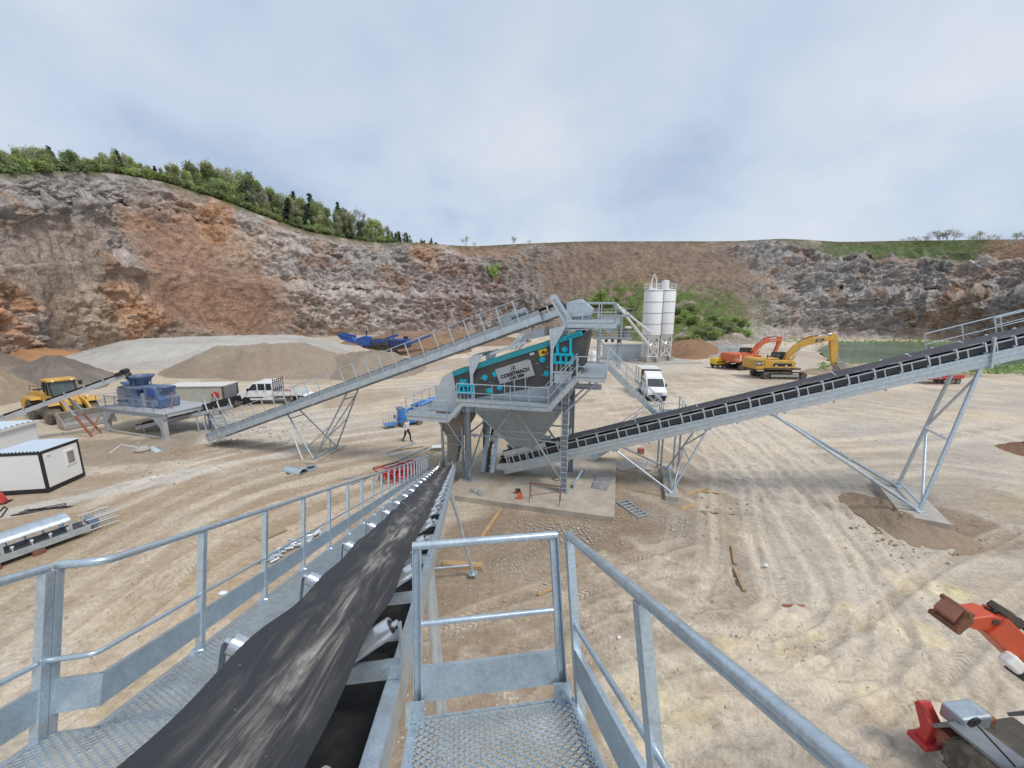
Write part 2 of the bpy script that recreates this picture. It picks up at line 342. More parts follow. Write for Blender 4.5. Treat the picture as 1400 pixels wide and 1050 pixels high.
        m3_ = N.new('ShaderNodeMath'); m3_.operation = 'MULTIPLY_ADD'; m3_.inputs[1].default_value = 6.283 / .21; Lk.new(m2_.outputs[0], m3_.inputs[0]); Lk.new(rng_(clod, 0., 1., -1.2, 1.2), m3_.inputs[2])
        s3_ = N.new('ShaderNodeMath'); s3_.operation = 'SINE'; Lk.new(m3_.outputs[0], s3_.inputs[0])
        tf_ = mul_(mul_(rng_(s3_.outputs[0], .1, .7), rng_(tm.outputs['Fac'], .35, .9)), rng_(tn(tcn.outputs['Object'], .45, 4), .40, .6))
        for fac, c2, k in ((tf_, (.66, .585, .48, 1), .6),):
            q6 = N.new('ShaderNodeMath'); q6.operation = 'MULTIPLY'; q6.inputs[1].default_value = k; Lk.new(fac, q6.inputs[0])
            mm = N.new('ShaderNodeMix'); mm.data_type = 'RGBA'; Lk.new(q6.outputs[0], mm.inputs[0]); Lk.new(co, mm.inputs[6]); mm.inputs[7].default_value = c2; co = mm.outputs[2]
        hq = N.new('ShaderNodeMath'); hq.operation = 'MULTIPLY_ADD'; Lk.new(pm, hq.inputs[0]); hq.inputs[1].default_value = .3; Lk.new(h, hq.inputs[2]); h = hq.outputs[0]
    Lk.new(co, p.inputs['Base Color'])
    if rock:
        v = N.new('ShaderNodeTexVoronoi'); v.inputs['Scale'].default_value = .55; v.distance = 'MANHATTAN'; v.inputs['Detail'].default_value = 3
        mp = N.new('ShaderNodeMapping'); mp.inputs['Scale'].default_value = (1, 1, .75); mp.inputs['Rotation'].default_value = (.3, .5, 0)
        Lk.new(tcn.outputs['Object'], mp.inputs[0]); Lk.new(mp.outputs[0], v.inputs['Vector'])
        ad = N.new('ShaderNodeMath'); ad.operation = 'MULTIPLY_ADD'; Lk.new(v.outputs['Distance'], ad.inputs[0]); ad.inputs[1].default_value = .8; Lk.new(hs[-1], ad.inputs[2]); h = ad.outputs[0]
    if tread:
        tu = N.new('ShaderNodeAttribute'); tu.attribute_name = 'tu'; tv = N.new('ShaderNodeAttribute'); tv.attribute_name = 'tv'; tm = N.new('ShaderNodeAttribute'); tm.attribute_name = 'tm'
        ab = N.new('ShaderNodeMath'); ab.operation = 'ABSOLUTE'; Lk.new(tv.outputs['Fac'], ab.inputs[0])
        ma = N.new('ShaderNodeMath'); ma.operation = 'MULTIPLY_ADD'; Lk.new(ab.outputs[0], ma.inputs[0]); ma.inputs[1].default_value = 1.1; Lk.new(tu.outputs['Fac'], ma.inputs[2])
        sc_ = N.new('ShaderNodeMath'); sc_.operation = 'MULTIPLY'; sc_.inputs[1].default_value = 6.283 / .21; Lk.new(ma.outputs[0], sc_.inputs[0])
        sn = N.new('ShaderNodeMath'); sn.operation = 'SINE'; Lk.new(sc_.outputs[0], sn.inputs[0])
        ml = N.new('ShaderNodeMath'); ml.operation = 'MULTIPLY'; Lk.new(sn.outputs[0], ml.inputs[0]); Lk.new(tm.outputs['Fac'], ml.inputs[1])
        nb = N.new('ShaderNodeMath'); nb.operation = 'MULTIPLY'; Lk.new(ml.outputs[0], nb.inputs[0]); Lk.new(hs[0], nb.inputs[1])
        ad = N.new('ShaderNodeMath'); ad.operation = 'MULTIPLY_ADD'; Lk.new(nb.outputs[0], ad.inputs[0]); ad.inputs[1].default_value = .2; Lk.new(h, ad.inputs[2]); h = ad.outputs[0]
    b = N.new('ShaderNodeBump'); b.inputs['Strength'].default_value = bump; b.inputs['Distance'].default_value = bdist
    Lk.new(h, b.inputs['Height']); Lk.new(b.outputs[0], p.inputs['Normal'])
    MATS[name] = m; return m
# ================================================================== SETTING
def interp(x, xs, ys): return np.interp(x, xs, ys)
# ---- ground
def axis(a, segs):
    r = [a]
    for end, st in segs:
        n = max(1, int(round((end - r[-1]) / st))); r += list(np.linspace(r[-1], end, n + 1)[1:])
    return np.array(r)
gx = axis(-700, [(-250, 45), (-120, 6), (-60, 1.6), (-32, .5), (-14, .22), (26, .13), (45, .4), (80, 1.2), (190, 5), (250, 12), (700, 45)])
gy = axis(-300, [(-40, 26), (-4, 3), (6, .4), (26, .13), (40, .25), (65, .6), (110, 2), (240, 6), (900, 60)])
X, Y = np.meshgrid(gx, gy, indexing='ij')
P3 = np.stack([X, Y, X * 0], -1)
big = fbm(P3 * .035, 4, 3); med = fbm(P3 * .22, 4, 5); fine = fbm(P3 * 1.3, 4, 9)
Z = (med - .5) * .07 + (fine - .5) * .035
base = np.array([.445, .37, .285]); pale = np.array([.56, .485, .39]); brown = np.array([.31, .24, .175]); grey = np.array([.40, .37, .33]); ochre = np.array([.48, .385, .235])
def sst(a, lo, hi): t = np.clip((a - lo) / (hi - lo), 0, 1); return (t * t * (3 - 2 * t))[..., None]
C = base + 0 * X[..., None]
C = C + (pale - C) * sst(big, .46, .62) * .75
C = C + (ochre - C) * sst(fbm(P3 * .11, 4, 21), .56, .68) * .45
C = C + (brown - C) * sst(fbm(P3 * .16, 5, 31), .55, .66) * .6
C = C + (grey - C) * sst(fbm(P3 * .09, 4, 41), .56, .66) * .55
jit = (fbm(P3 * .5, 4, 55) - .5) * 1.4
def blob(px, py, rx, ry, col, k=.8, rot=0):           # a patch of other soil on the yard, radii in metres
    global C
    c = G(px, py); dx, dy = X - c.x, Y - c.y; (rx, ry, k) = (rx * 1.2, ry * 1.2, min(.95, k * 1.15)) if rx > 1.7 else (rx, ry, k); ca, sa = math.cos(rot), math.sin(rot)
    d = np.sqrt(((dx * ca + dy * sa) / rx) ** 2 + ((-dx * sa + dy * ca) / ry) ** 2) + jit
    C = C + (np.array(col) - C) * sst(-d, -1.15, -.7) * k
DK = (.235, .175, .125)
for b in ((760, 760, 5, 3.6, DK, .75, -.2), (690, 810, 4, 2.6, DK, .7), (900, 720, 3.6, 2.4, DK, .75), (890, 650, 3, 3, DK, .6), (960, 690, 3, 3, (.3, .25, .2), .6),
          (980, 780, 2.6, 2, (.31, .26, .21), .7), (1230, 700, 4.2, 2.4, DK, .8, -.5), (350, 655, 2.6, 2.0, grey, .7), (420, 690, 4, 3, (.31, .24, .175), .6), (560, 640, 5, 3.5, (.32, .26, .19), .6),
          (180, 615, 5, 3, (.25, .2, .15), .7), (300, 615, 5, 2, (.3, .22, .15), .6), (60, 700, 6, 4, (.3, .23, .165), .6), (240, 700, 8, 5, (.33, .25, .17), .75), (120, 800, 5, 4, (.34, .26, .175), .7), (430, 640, 6, 3, (.33, .26, .185), .6), (800, 820, 5, 3, (.32, .25, .18), .7), (760, 930, 4, 3, (.33, .26, .19), .6), (200, 890, 3, 3, (.43, .32, .19), .5),
          (1180, 650, 8, 4, (.33, .3, .27), .45), (1270, 610, 6, 4, (.33, .3, .27), .4), (860, 960, 2, 2, (.3, .235, .16), .5), (950, 870, 3, 2, (.3, .25, .19), .5), (640, 900, 3, 2.5, (.27, .205, .145), .6),
          (200, 660, 9, .8, (.46, .43, .38), .8, .75), (330, 760, 5, 3, (.36, .27, .18), .5), (880, 520, 10, 6, (.36, .29, .21), .5), (1150, 545, 14, 6, (.37, .31, .24), .5),
          (250, 560, 7, 4, (.27, .22, .17), .6), (310, 575, 4, 3, (.33, .31, .28), .6)):
    blob(*b)
for px, py, r in ((1262, 798, .9), (1170, 840, .6), (1215, 940, 1.0), (1090, 855, .7), (1130, 925, .7), (905, 960, .8), (960, 940, .6), (1060, 900, .9), (1240, 860, .6), (870, 1010, .6)):
    blob(px, py, r * 1.5, r, (.60, .50, .29), .75, -.5)
# wheel tracks pressed into the yard: (points in photo survey, wheel gauge, tyre width, strength)
tu = X * 0; tv = X * 0; tm = X * 0
def track(pts, width, k, pale_k=.5):
    global Z, C, tu, tv, tm
    P = [G(*p) for p in pts]; Q = []
    for i in range(len(P) - 1):                       # Catmull-Rom
        a, b, c, d = P[max(i - 1, 0)], P[i], P[i + 1], P[min(i + 2, len(P) - 1)]
        for t in np.linspace(0, 1, 9)[:-1]: Q.append(.5 * ((2 * b) + (c - a) * t + (2 * a - 5 * b + 4 * c - d) * t * t + (3 * b - a - 3 * c + d) * t ** 3))
    Q.append(P[-1]); return Q
def press(Q, off, width, k, pk):
    global Z, C, tu, tv, tm
    Q = [V((q.x, q.y, 0)) for q in Q]; L = 0; best = np.full(X.shape, 9.); bu = X * 0; bv = X * 0
    pts = []
    for i, q in enumerate(Q):
        d = (Q[min(i + 1, len(Q) - 1)] - Q[max(i - 1, 0)]).normalized(); pts.append(q + V((-d.y, d.x, 0)) * off)
    for a, b in zip(pts[:-1], pts[1:]):
        d = b - a; l = d.length
        if l < 1e-6: continue
        i0, i1 = np.searchsorted(gx, [min(a.x, b.x) - 1, max(a.x, b.x) + 1]); j0, j1 = np.searchsorted(gy, [min(a.y, b.y) - 1, max(a.y, b.y) + 1])
        if i1 <= i0 or j1 <= j0: L += l; continue
        sl_ = np.s_[i0:i1, j0:j1]; x, y = X[sl_] - a.x, Y[sl_] - a.y
        t = np.clip((x * d.x + y * d.y) / l, 0, l); dx, dy = x - t * d.x / l, y - t * d.y / l; ds = np.hypot(dx, dy); sg = np.sign(d.x * dy - d.y * dx)
        w = ds < best[sl_]; best[sl_] = np.where(w, ds, best[sl_]); bu[sl_] = np.where(w, L + t, bu[sl_]); bv[sl_] = np.where(w, ds * sg, bv[sl_]); L += l
    h = width / 2; inn = 1 - sst(best, h * .7, h * 1.15)[..., 0]; rim = np.exp(-((best - h * 1.3) / (h * .4)) ** 2)
    fade = .55 + .45 * np.clip((fbm(P3 * .3, 3, int(L * 7) % 91) - .35) * 4, 0, 1)
    inn = inn * fade; rim = rim * fade
    Z = Z - .065 * k * inn + .045 * k * rim
    col = pale if pk > 0 else brown
    C = C + (col - C) * (inn * abs(pk))[..., None]
    C = C + (np.array([.60, .52, .41]) - C) * (rim * .32 * k)[..., None]
    nw = inn > tm; tu = np.where(nw, bu, tu); tv = np.where(nw, bv, tv); tm = np.maximum(tm, inn)
TR = [([(960, 575), (1040, 640), (1110, 720), (1170, 810), (1165, 870), (1080, 905), (960, 890), (850, 850)], 2.0, .5, 1.2, .45),
      ([(1000, 570), (1085, 640), (1160, 720), (1215, 800), (1240, 900), (1200, 1010)], 2.0, .5, 1.0, .5),
      ([(900, 640), (1010, 690), (1075, 770), (1100, 840), (1030, 890), (900, 860), (790, 800)], 1.8, .45, 1.1, .4),
      ([(1000, 1000), (1100, 950), (1220, 890), (1330, 800), (1440, 740)], 2.0, .5, 1.1, -.35),
      ([(850, 930), (960, 985), (1080, 1000), (1230, 1040), (1350, 1100)], 2.0, .55, 1.2, -.3),
      ([(830, 1020), (930, 960), (1060, 930), (1190, 960), (1300, 980)], 1.9, .5, 1.0, .4),
      ([(-40, 900), (110, 800), (240, 720), (360, 665), (480, 635), (600, 612)], 2.0, .5, 1.1, .35),
      ([(20, 1000), (180, 850), (300, 760), (420, 700), (520, 660)], 2.0, .55, 1.2, .3),
      ([(120, 700), (240, 650), (330, 625), (450, 605), (560, 590)], 2.0, .5, .8, .4),
      ([(840, 570), (980, 558), (1150, 560), (1330, 590), (1480, 640)], 2.2, .55, .9, .5),
      ([(640, 560), (800, 548), (960, 535), (1100, 538), (1250, 560)], 2.2, .6, .8, .5),
      ([(1010, 610), (1130, 610), (1260, 600), (1420, 575)], 2.2, .55, .9, .5),
      ([(1000, 650), (1130, 650), (1270, 640), (1430, 660)], 2.0, .5, .8, .45),
      ([(180, 540), (330, 528), (480, 530), (640, 520), (800, 510)], 2.4, .7, .6, .55),
      ([(300, 590), (430, 575), (560, 560), (660, 545)], 2.2, .6, .6, .5),
      ([(940, 500), (1000, 525), (1090, 545), (1250, 580)], 2.4, .6, .7, -.3),
      ([(860, 515), (900, 560), (960, 610), (1060, 650), (1200, 690)], 2.0, .5, .8, .5),
      ([(600, 900), (680, 860), (760, 830), (860, 790), (960, 760)], 1.9, .5, .8, -.3),
      ([(1120, 700), (1090, 640), (1040, 590), (960, 545), (900, 520)], 2.1, .5, .9, .55),
      ([(500, 505), (620, 515), (760, 530), (900, 545)], 2.4, .7, .5, .5)]
for pts, ga, wd, k, pk in TR:
    Q = track(pts, wd, k)
    for o_ in (-ga / 2, ga / 2): press(Q, o_, wd, k, pk)
    for rep in range(2):
        off = rng.uniform(-4.5, 4.5); Q2 = [q + V((.5 * math.sin(i * .2 + rep), .5 * math.cos(i * .17 + off), 0)) for i, q in enumerate(Q)]
        for o_ in (-ga / 2, ga / 2): press(Q2, off + o_, wd * .85, k * .75, pk * .8)
# pond basin
PONDN = [G(1118, 478), G(1135, 493), G(1190, 500), G(1260, 503), G(1330, 504), G(1420, 505), G(1500, 503)]
PONDF = [G(1500, 470), G(1400, 470), G(1300, 467), G(1200, 466), G(1140, 467)]
pond = [(p.x, p.y) for p in PONDN + PONDF]
def inside(px_, py_, poly):
    r = np.zeros(px_.shape, bool); n = len(poly)
    for i in range(n):
        (x1, y1), (x2, y2) = poly[i], poly[(i + 1) % n]
        c = ((y1 > py_) != (y2 > py_)) & (px_ < (x2 - x1) * (py_ - y1) / ((y2 - y1) or 1e-9) + x1); r ^= c
    return r
inp = inside(X, Y, pond); Z = np.where(inp, -1.2, Z); C = np.where(inp[..., None], np.array([.12, .13, .08]), C)
P3[..., 2] = Z; C = np.where(inp[..., None], C, C * 1.07)
earth('ground_soil', scales=(.6, 4.5, 24), amt=(.14, .22, .24), bump=.5, bdist=.06, speck=(13, (.5, .46, .4), .972), tread=True)
ground = bpy.data.objects.new('ground', grid_mesh('ground', P3, C, MATS['ground_soil'], {'tu': tu, 'tv': tv, 'tm': tm})); COL.objects.link(ground); struct(ground)
# pond water
m = mat('water', (.15, .225, .145), .16, 0, .3, .05, spec=.6); wb = m.node_tree
nz = wb.nodes.new('ShaderNodeTexNoise'); nz.inputs['Scale'].default_value = 1.3; nz.inputs['Detail'].default_value = 4
bp = wb.nodes.new('ShaderNodeBump'); bp.inputs['Strength'].default_value = .25; bp.inputs['Distance'].default_value = .1
wb.links.new(nz.outputs[0], bp.inputs['Height']); wb.links.new(bp.outputs[0], wb.nodes['Principled BSDF'].inputs['Normal'])
mb = MB(); mb.add([(x, y, -.1) for x, y in pond], [tuple(range(len(pond)))]); struct(mb.build('pond_water', 'water'))
# ---- quarry wall: survey columns (x, base y, base range, top y, top range, benched 0..1)
QC = [(-700, 560, 96, 210, 130, 1), (-420, 535, 100, 225, 140, 1), (-200, 515, 112, 236, 152, 1), (0, 495, 131, 238, 168, 1), (75, 485, 146, 234, 184, 1), (150, 475, 163, 236, 202, 1), (220, 470, 172, 248, 206, 1),
      (290, 467, 178, 270, 206, 1), (340, 464, 181, 288, 206, 1), (400, 461, 182, 312, 206, 1), (460, 459, 185, 325, 208, .7), (520, 456, 188, 333, 210, .5), (560, 455, 190, 331, 212, .4),
      (640, 452, 195, 337, 216, .3), (720, 452, 190, 333, 222, .1), (800, 456, 168, 330, 226, 0), (860, 460, 146, 330, 228, 0), (920, 465, 134, 330, 228, 0), (1000, 468, 136, 330, 226, 0), (1050, 462, 158, 328, 222, .1),
      (1090, 460, 188, 327, 220, .3), (1150, 460, 202, 331, 232, .6), (1250, 462, 214, 329, 244, .6), (1400, 466, 206, 327, 238, .6), (1600, 478, 186, 323, 214, .6), (1900, 500, 150, 318, 180, .6), (2400, 540, 120, 310, 150, .6)]
qx = np.array([c[0] for c in QC], float)
NC, NR = 860, 190
dens = np.concatenate([np.linspace(-700, -60, 60)[:-1], np.linspace(-60, 1460, NC - 120), np.linspace(1460, 2400, 60)[1:]])
def smoothi(x, xs, ys):
    # monotone-ish smooth interpolation by averaging neighbours
    return (np.interp(x - 14, xs, ys) + 2 * np.interp(x, xs, ys) + np.interp(x + 14, xs, ys)) / 4
cb, cr, ct, ctr, cben = (smoothi(dens, qx, np.array([c[i] for c in QC], float)) for i in (1, 2, 3, 4, 5))
kk = np.linspace(0, 1, NR)
KB = [0, .06, .40, .45, .74, .78, 1.0]
SB = np.interp(kk, KB, [0, .06, .16, .40, .68, .84, 1]); HB = np.interp(kk, KB, [0, .05, .44, .455, .77, .785, 1])
SS = np.interp(kk, [0, .15, 1], [0, .2, 1]); HS = np.interp(kk, [0, .15, .6, 1], [0, .1, .57, 1])
P = np.zeros((len(dens), NR, 3)); yy = np.zeros((len(dens), NR))
for i, x in enumerate(dens):
    b = atR(x, cb[i], cr[i]); t = atR(x, ct[i], ctr[i]); w = cben[i]
    s_ = SB * w + SS * (1 - w); h_ = HB * w + HS * (1 - w)
    P[i, :, 0] = b.x + (t.x - b.x) * s_; P[i, :, 1] = b.y + (t.y - b.y) * s_; P[i, :, 2] = (b.z - 1.5) + (t.z - b.z + 1.5) * h_
    yy[i] = cb[i] + (ct[i] - cb[i]) * h_
xx = dens[:, None] + 0 * yy
# zones of rock and soil: (x, y, rx, ry, colour, rockiness, weight)
RED = (.245, .142, .092); BRN = (.172, .122, .088); ORG = (.40, .205, .10); GRY = (.285, .26, .245); DGR = (.215, .208, .205); PAL = (.40, .35, .32); TAL = (.26, .205, .165); PUR = (.27, .215, .205); GRN = (.085, .12, .04); TNN = (.36, .26, .18)
ZN = [(100, 265, 150, 38, GRY, 1, 1.6), (30, 300, 60, 22, DGR, 1, .9), (215, 300, 60, 30, RED, .6, 1.0), (290, 300, 34, 36, ORG, .7, 1.1), (245, 275, 30, 20, RED, .7, 1), (175, 285, 26, 26, TAL, .1, 1.3), (70, 360, 95, 55, TAL, .15, 1.6),
      (150, 350, 16, 36, GRY, 1, 1.2), (190, 375, 40, 10, PAL, 1, .9), (255, 350, 70, 32, RED, .25, 1.5), (330, 345, 50, 30, TNN, .5, .9), (345, 305, 30, 16, GRY, 1, 1.3), (300, 415, 95, 34, RED, .2, 1.7), (190, 435, 34, 26, ORG, .7, 1.2),
      (130, 430, 40, 30, TNN, .6, .9), (8, 430, 26, 34, ORG, .8, 1.6), (40, 445, 26, 24, GRY, .9, 1.0), (75, 430, 22, 40, BRN, .1, 1), (480, 365, 90, 26, GRY, 1, 1.5), (390, 350, 40, 26, PAL, .9, .9), (480, 420, 80, 34, PAL, 1, 1.7), (430, 430, 26, 26, TNN, .7, 1),
      (550, 352, 24, 24, DGR, 1, 1.6), (590, 352, 26, 22, ORG, .8, .9), (620, 350, 20, 16, PAL, .9, .9), (600, 410, 70, 44, PUR, 1, 1.8), (660, 345, 36, 10, RED, .3, 1.5), (700, 395, 40, 44, DGR, .9, .8), (690, 420, 20, 40, BRN, .4, 1.1),
      (760, 350, 60, 20, BRN, .6, 1.1), (730, 355, 30, 16, DGR, .9, .8), (850, 365, 130, 50, BRN, .15, 2.4), (880, 390, 60, 20, RED, .1, .8), (930, 335, 60, 8, RED, .2, 1), (990, 350, 50, 22, BRN, .4, 1.3), (1010, 400, 40, 40, BRN, .1, 1.6), (975, 345, 26, 10, TAL, .5, 1),
      (1050, 345, 50, 22, DGR, 1, 1.7), (1100, 400, 60, 50, GRY, 1, 2), (1150, 390, 50, 40, DGR, 1, .9), (1200, 420, 50, 34, GRY, 1, 1.2), (1270, 395, 26, 30, DGR, 1, 1.7), (1290, 420, 34, 34, TNN, .5, 1.2), (1320, 390, 30, 20, TNN, .4, 1.1), (1350, 420, 60, 40, GRY, 1, 1.4), (1330, 380, 20, 16, DGR, 1, 1.2),
      (1240, 342, 110, 13, GRN, .1, 3.2), (1170, 345, 40, 10, GRN, .1, 1.5), (1370, 346, 34, 11, RED, .2, 2.6), (1120, 455, 160, 8, PAL, .3, 1.2), (1300, 458, 80, 8, TNN, .3, .9),
      (-150, 330, 120, 70, GRY, .9, 1.2), (-300, 430, 150, 50, RED, .4, 1.2), (1700, 390, 200, 60, GRY, 1, 1.6), (2100, 380, 200, 80, TNN, .6, 1.3), (-550, 380, 140, 100, TAL, .5, 1.2)]
q3 = P * .045
hfrac = (yy - cb[:, None]) / (ct - cb)[:, None]; led = np.clip(np.minimum(np.abs(hfrac - .445), np.abs(hfrac - .775)) * 9, .12, 1)
wx = (fbm(q3, 3, 71) - .5) * 80; wy = (fbm(q3 + 40, 3, 72) - .5) * 40 * led
wx2 = (fbm(P * .2, 3, 73) - .5) * 34; wy2 = (fbm(P * .2 + 9, 3, 74) - .5) * 26
cs = np.array(TAL) * .25 + 0 * xx[..., None]; ws = .25 + 0 * xx; rk = .25 * .5 + 0 * xx
for zx, zy, rx, ry, c_, ro, wt in ZN:
    d2 = ((xx + wx + wx2 - zx) / rx) ** 2 + ((yy + wy + wy2 - zy) / ry) ** 2
    g = wt * np.exp(-d2 ** 1.7 * 1.0)
    cs += g[..., None] * np.array(c_); ws += g; rk += g * ro
QCOL = cs / ws[..., None] * 1.42; rk = np.clip(rk / ws, 0, 1); rk = np.clip((rk - .22) / .6, 0, 1); rk = rk * rk * (3 - 2 * rk); lumq = QCOL.mean(-1, keepdims=True); QCOL = QCOL + (lumq * np.array([1.05, .99, .96]) - QCOL) * .10
# veins and streaks (iron stains, dust runs)
st = fbm(np.stack([P[..., 0] * .25, P[..., 1] * .25, P[..., 2] * .05], -1), 4, 81)
QCOL = QCOL * (1 + (st - .5)[..., None] * .55)
ir = sst(fbm(P * .13, 4, 83), .58, .68)[..., 0] * .45 * (rk > .3)
QCOL = QCOL + (np.array([.36, .19, .09]) - QCOL) * ir[..., None]
lt = sst(fbm(P * .45, 5, 84, .6), .54, .66)[..., 0] * .6 * rk
QCOL = QCOL + (np.array([.54, .50, .46]) - QCOL) * lt[..., None]
grow = np.clip(1 - np.minimum(1, np.abs(kk - 1) * 14), 0, 1)[None, :] * sst(fbm(P * .2, 3, 85), .35, .5)[..., 0]
QCOL = QCOL + (np.array([.13, .125, .06]) - QCOL) * grow[..., None] * .85
# vegetation creeping over the soil tip behind the silos
vg = np.exp(-(((xx + wx2 * 1.5 - 930) / 105) ** 2 + ((yy + wy2 - 440) / 34) ** 2) * 1.2) + .8 * np.exp(-(((xx + wx2 - 850) / 50) ** 2 + ((yy + wy2 - 425) / 30) ** 2))
vg = np.clip(vg * 2.0 - .25, 0, 1) * sst(fbm(P * .28, 4, 86), .32, .46)[..., 0]
QCOL = QCOL + (np.array([.135, .17, .06]) - QCOL) * vg[..., None]
# relief
tang = np.gradient(P, axis=0); upv = np.gradient(P, axis=1)
nrm = np.cross(tang, upv); nrm /= np.linalg.norm(nrm, axis=-1, keepdims=True) + 1e-9
# unit normals point out of the rock
cen = np.array([10., 70., 10.]); sgn = np.sign(((cen - P) * nrm).sum(-1, keepdims=True)); nrm = nrm * sgn
rg = fbm(P * np.array([.11, .11, .075]), 5, 91, .55, True); rg2 = fbm(P @ np.array([[.34, .0, .12], [.0, .34, .1], [-.1, .08, .26]]), 5, 92, .62, True)
lay = P[..., 2] * .55 + (fbm(P * .06, 3, 93) - .5) * 9; strat = np.abs((lay % 1) - .5) * 2
disp = (rg - .5) * (2.2 + 6.0 * rk) + (rg2 - .5) * (.45 + 3.2 * rk) + (strat - .5) * 1.5 * rk * (np.exp(-(((xx - 80) / 130) ** 2 + ((yy - 268) / 36) ** 2)) + np.exp(-(((xx - 155) / 26) ** 2 + ((yy - 350) / 36) ** 2)) + .12) + (fbm(P * 1.1, 3, 94) - .5) * (.15 + .8 * rk)
gul = np.abs(((np.arctan2(P[..., 0] - 10, P[..., 1] - 40) * 30 + (fbm(P * .08, 3, 95) - .5) * 5) % 1) - .5) * 2
disp += (gul - .5) * .8 * (1 - rk)
tilt = np.array([[1, 0, .25], [0, 1, .2], [-.2, -.15, 1.]])
disp += (cells(P @ tilt * np.array([.22, .22, .30]), 3) - .5) * 2.3 * rk ** 1.3 + (cells(P @ tilt * np.array([.5, .5, .8]), 5) - .5) * 1.4 * rk + (cells(P * np.array([1.0, 1.0, 1.5]), 7) - .5) * (.12 + .5 * rk)
edge = (np.minimum(1, (1 - kk) * 6 + .06) * np.minimum(1, kk * 9 + .05))[None, :]
P += nrm * (disp * edge)[..., None]
earth('quarry_rock', scales=(.12, .6, 2.4), amt=(.12, .30, .30), bump=.9, bdist=.5, rock=True)
qo = bpy.data.objects.new('quarry_wall', grid_mesh('quarry_wall', P, QCOL, MATS['quarry_rock'], smooth=False)); COL.objects.link(qo); struct(qo)
# ---- ground above the wall
NB = 16; HP = np.zeros((len(dens), NB, 3)); rise = smoothi(dens, [-700, 0, 200, 330, 450, 540, 600, 2400], [.1, .10, .14, .3, .3, .16, .0, .0])
kb = np.array([0, 1, 2.5, 4.5, 7, 10, 14, 19, 25, 33, 45, 60, 80, 120, 200, 420.])
topz = P[:, -1, :]
for i in range(len(dens)):
    d = topz[i, :2] / np.linalg.norm(topz[i, :2]); HP[i, :, 0] = topz[i, 0] + d[0] * kb; HP[i, :, 1] = topz[i, 1] + d[1] * kb
    HP[i, :, 2] = topz[i, 2] - .03 + np.minimum(kb, 60) * rise[i] - np.maximum(kb - 60, 0) * (.1 + rise[i])
HP[:, 1:, 2] += (fbm(HP[:, 1:] * .12, 3, 61) - .5) * 1.2
hc = np.array([.12, .135, .055]) + 0 * HP; bt = sst(fbm(HP * .1, 3, 62), .48, .6); hc = hc + (np.array([.22, .17, .11]) - hc) * bt * .7
earth('hill_grass', scales=(.2, 1.2, 5), amt=(.2, .25, .25), bump=.8, bdist=.3)
ho = bpy.data.objects.new('hilltop', grid_mesh('hilltop', HP, hc, MATS['hill_grass'])); COL.objects.link(ho); struct(ho)
def hill_at(x, dr):
    i = int(np.clip(np.searchsorted(dens, x), 0, len(dens) - 1)); return V((np.interp(dr, kb, HP[i, :, 0]), np.interp(dr, kb, HP[i, :, 1]), np.interp(dr, kb, HP[i, :, 2])))
def wall_at(x, f):
    i = int(np.clip(np.searchsorted(dens, x), 0, len(dens) - 1)); j = int(np.clip(f, 0, 1) * (NR - 1)); return V(P[i, j])
# ---- vegetation
def leafmat(name, col, var=.35):
    m = bpy.data.materials.new(name); m.use_nodes = True; t = m.node_tree; N = t.nodes; p = N['Principled BSDF']; p.inputs['Roughness'].default_value = .75; p.inputs['Specular IOR Level'].default_value = .2
    a = N.new('ShaderNodeObjectInfo'); g = N.new('ShaderNodeNewGeometry')
    hv = N.new('ShaderNodeHueSaturation'); hv.inputs['Color'].default_value = tuple(col) + (1,)
    r = N.new('ShaderNodeMapRange'); t.links.new(a.outputs['Random'], r.inputs[0]); r.inputs[3].default_value = 1 - var; r.inputs[4].default_value = 1 + var
    r2 = N.new('ShaderNodeMapRange'); t.links.new(g.outputs['Random Per Island'], r2.inputs[0]); r2.inputs[3].default_value = .6; r2.inputs[4].default_value = 1.45
    mm = N.new('ShaderNodeMath'); mm.operation = 'MULTIPLY'; t.links.new(r.outputs[0], mm.inputs[0]); t.links.new(r2.outputs[0], mm.inputs[1]); t.links.new(mm.outputs[0], hv.inputs['Value'])
    r3 = N.new('ShaderNodeMapRange'); t.links.new(a.outputs['Random'], r3.inputs[0]); r3.inputs[3].default_value = .485; r3.inputs[4].default_value = .515; t.links.new(r3.outputs[0], hv.inputs['Hue'])
    t.links.new(hv.outputs[0], p.inputs['Base Color'])
    tr = N.new('ShaderNodeBsdfTranslucent'); t.links.new(hv.outputs[0], tr.inputs[0]); ms = N.new('ShaderNodeMixShader'); ms.inputs[0].default_value = .45
    t.links.new(p.outputs[0], ms.inputs[1]); t.links.new(tr.outputs[0], ms.inputs[2]); t.links.new(ms.outputs[0], N['Material Output'].inputs[0])
    MATS[name] = m; return m
leafmat('leaf_spring', (.40, .45, .20)); leafmat('leaf_mid', (.28, .34, .17)); leafmat('leaf_olive', (.40, .39, .27)); leafmat('needle', (.10, .14, .105), .25); leafmat('leaf_bush', (.34, .40, .15)); leafmat('reed', (.26, .33, .13))
def leaves(pts, size, rnd, flat=.0):
    vs, fs = [], []
    for p in pts:
        s = size * rnd.uniform(.6, 1.4); a = V((rnd.gauss(0, 1), rnd.gauss(0, 1), rnd.gauss(0, 1) * (1 - flat))).normalized(); b = a.cross(V((rnd.gauss(0, 1), rnd.gauss(0, 1), rnd.gauss(0, 1)))).normalized()
        p = V(p); o = len(vs); vs += [p + a * s, p + b * s * .6, p - a * s * .8, p - b * s * .6]; fs.append((o, o + 1, o + 2, o + 3))
    return vs, fs
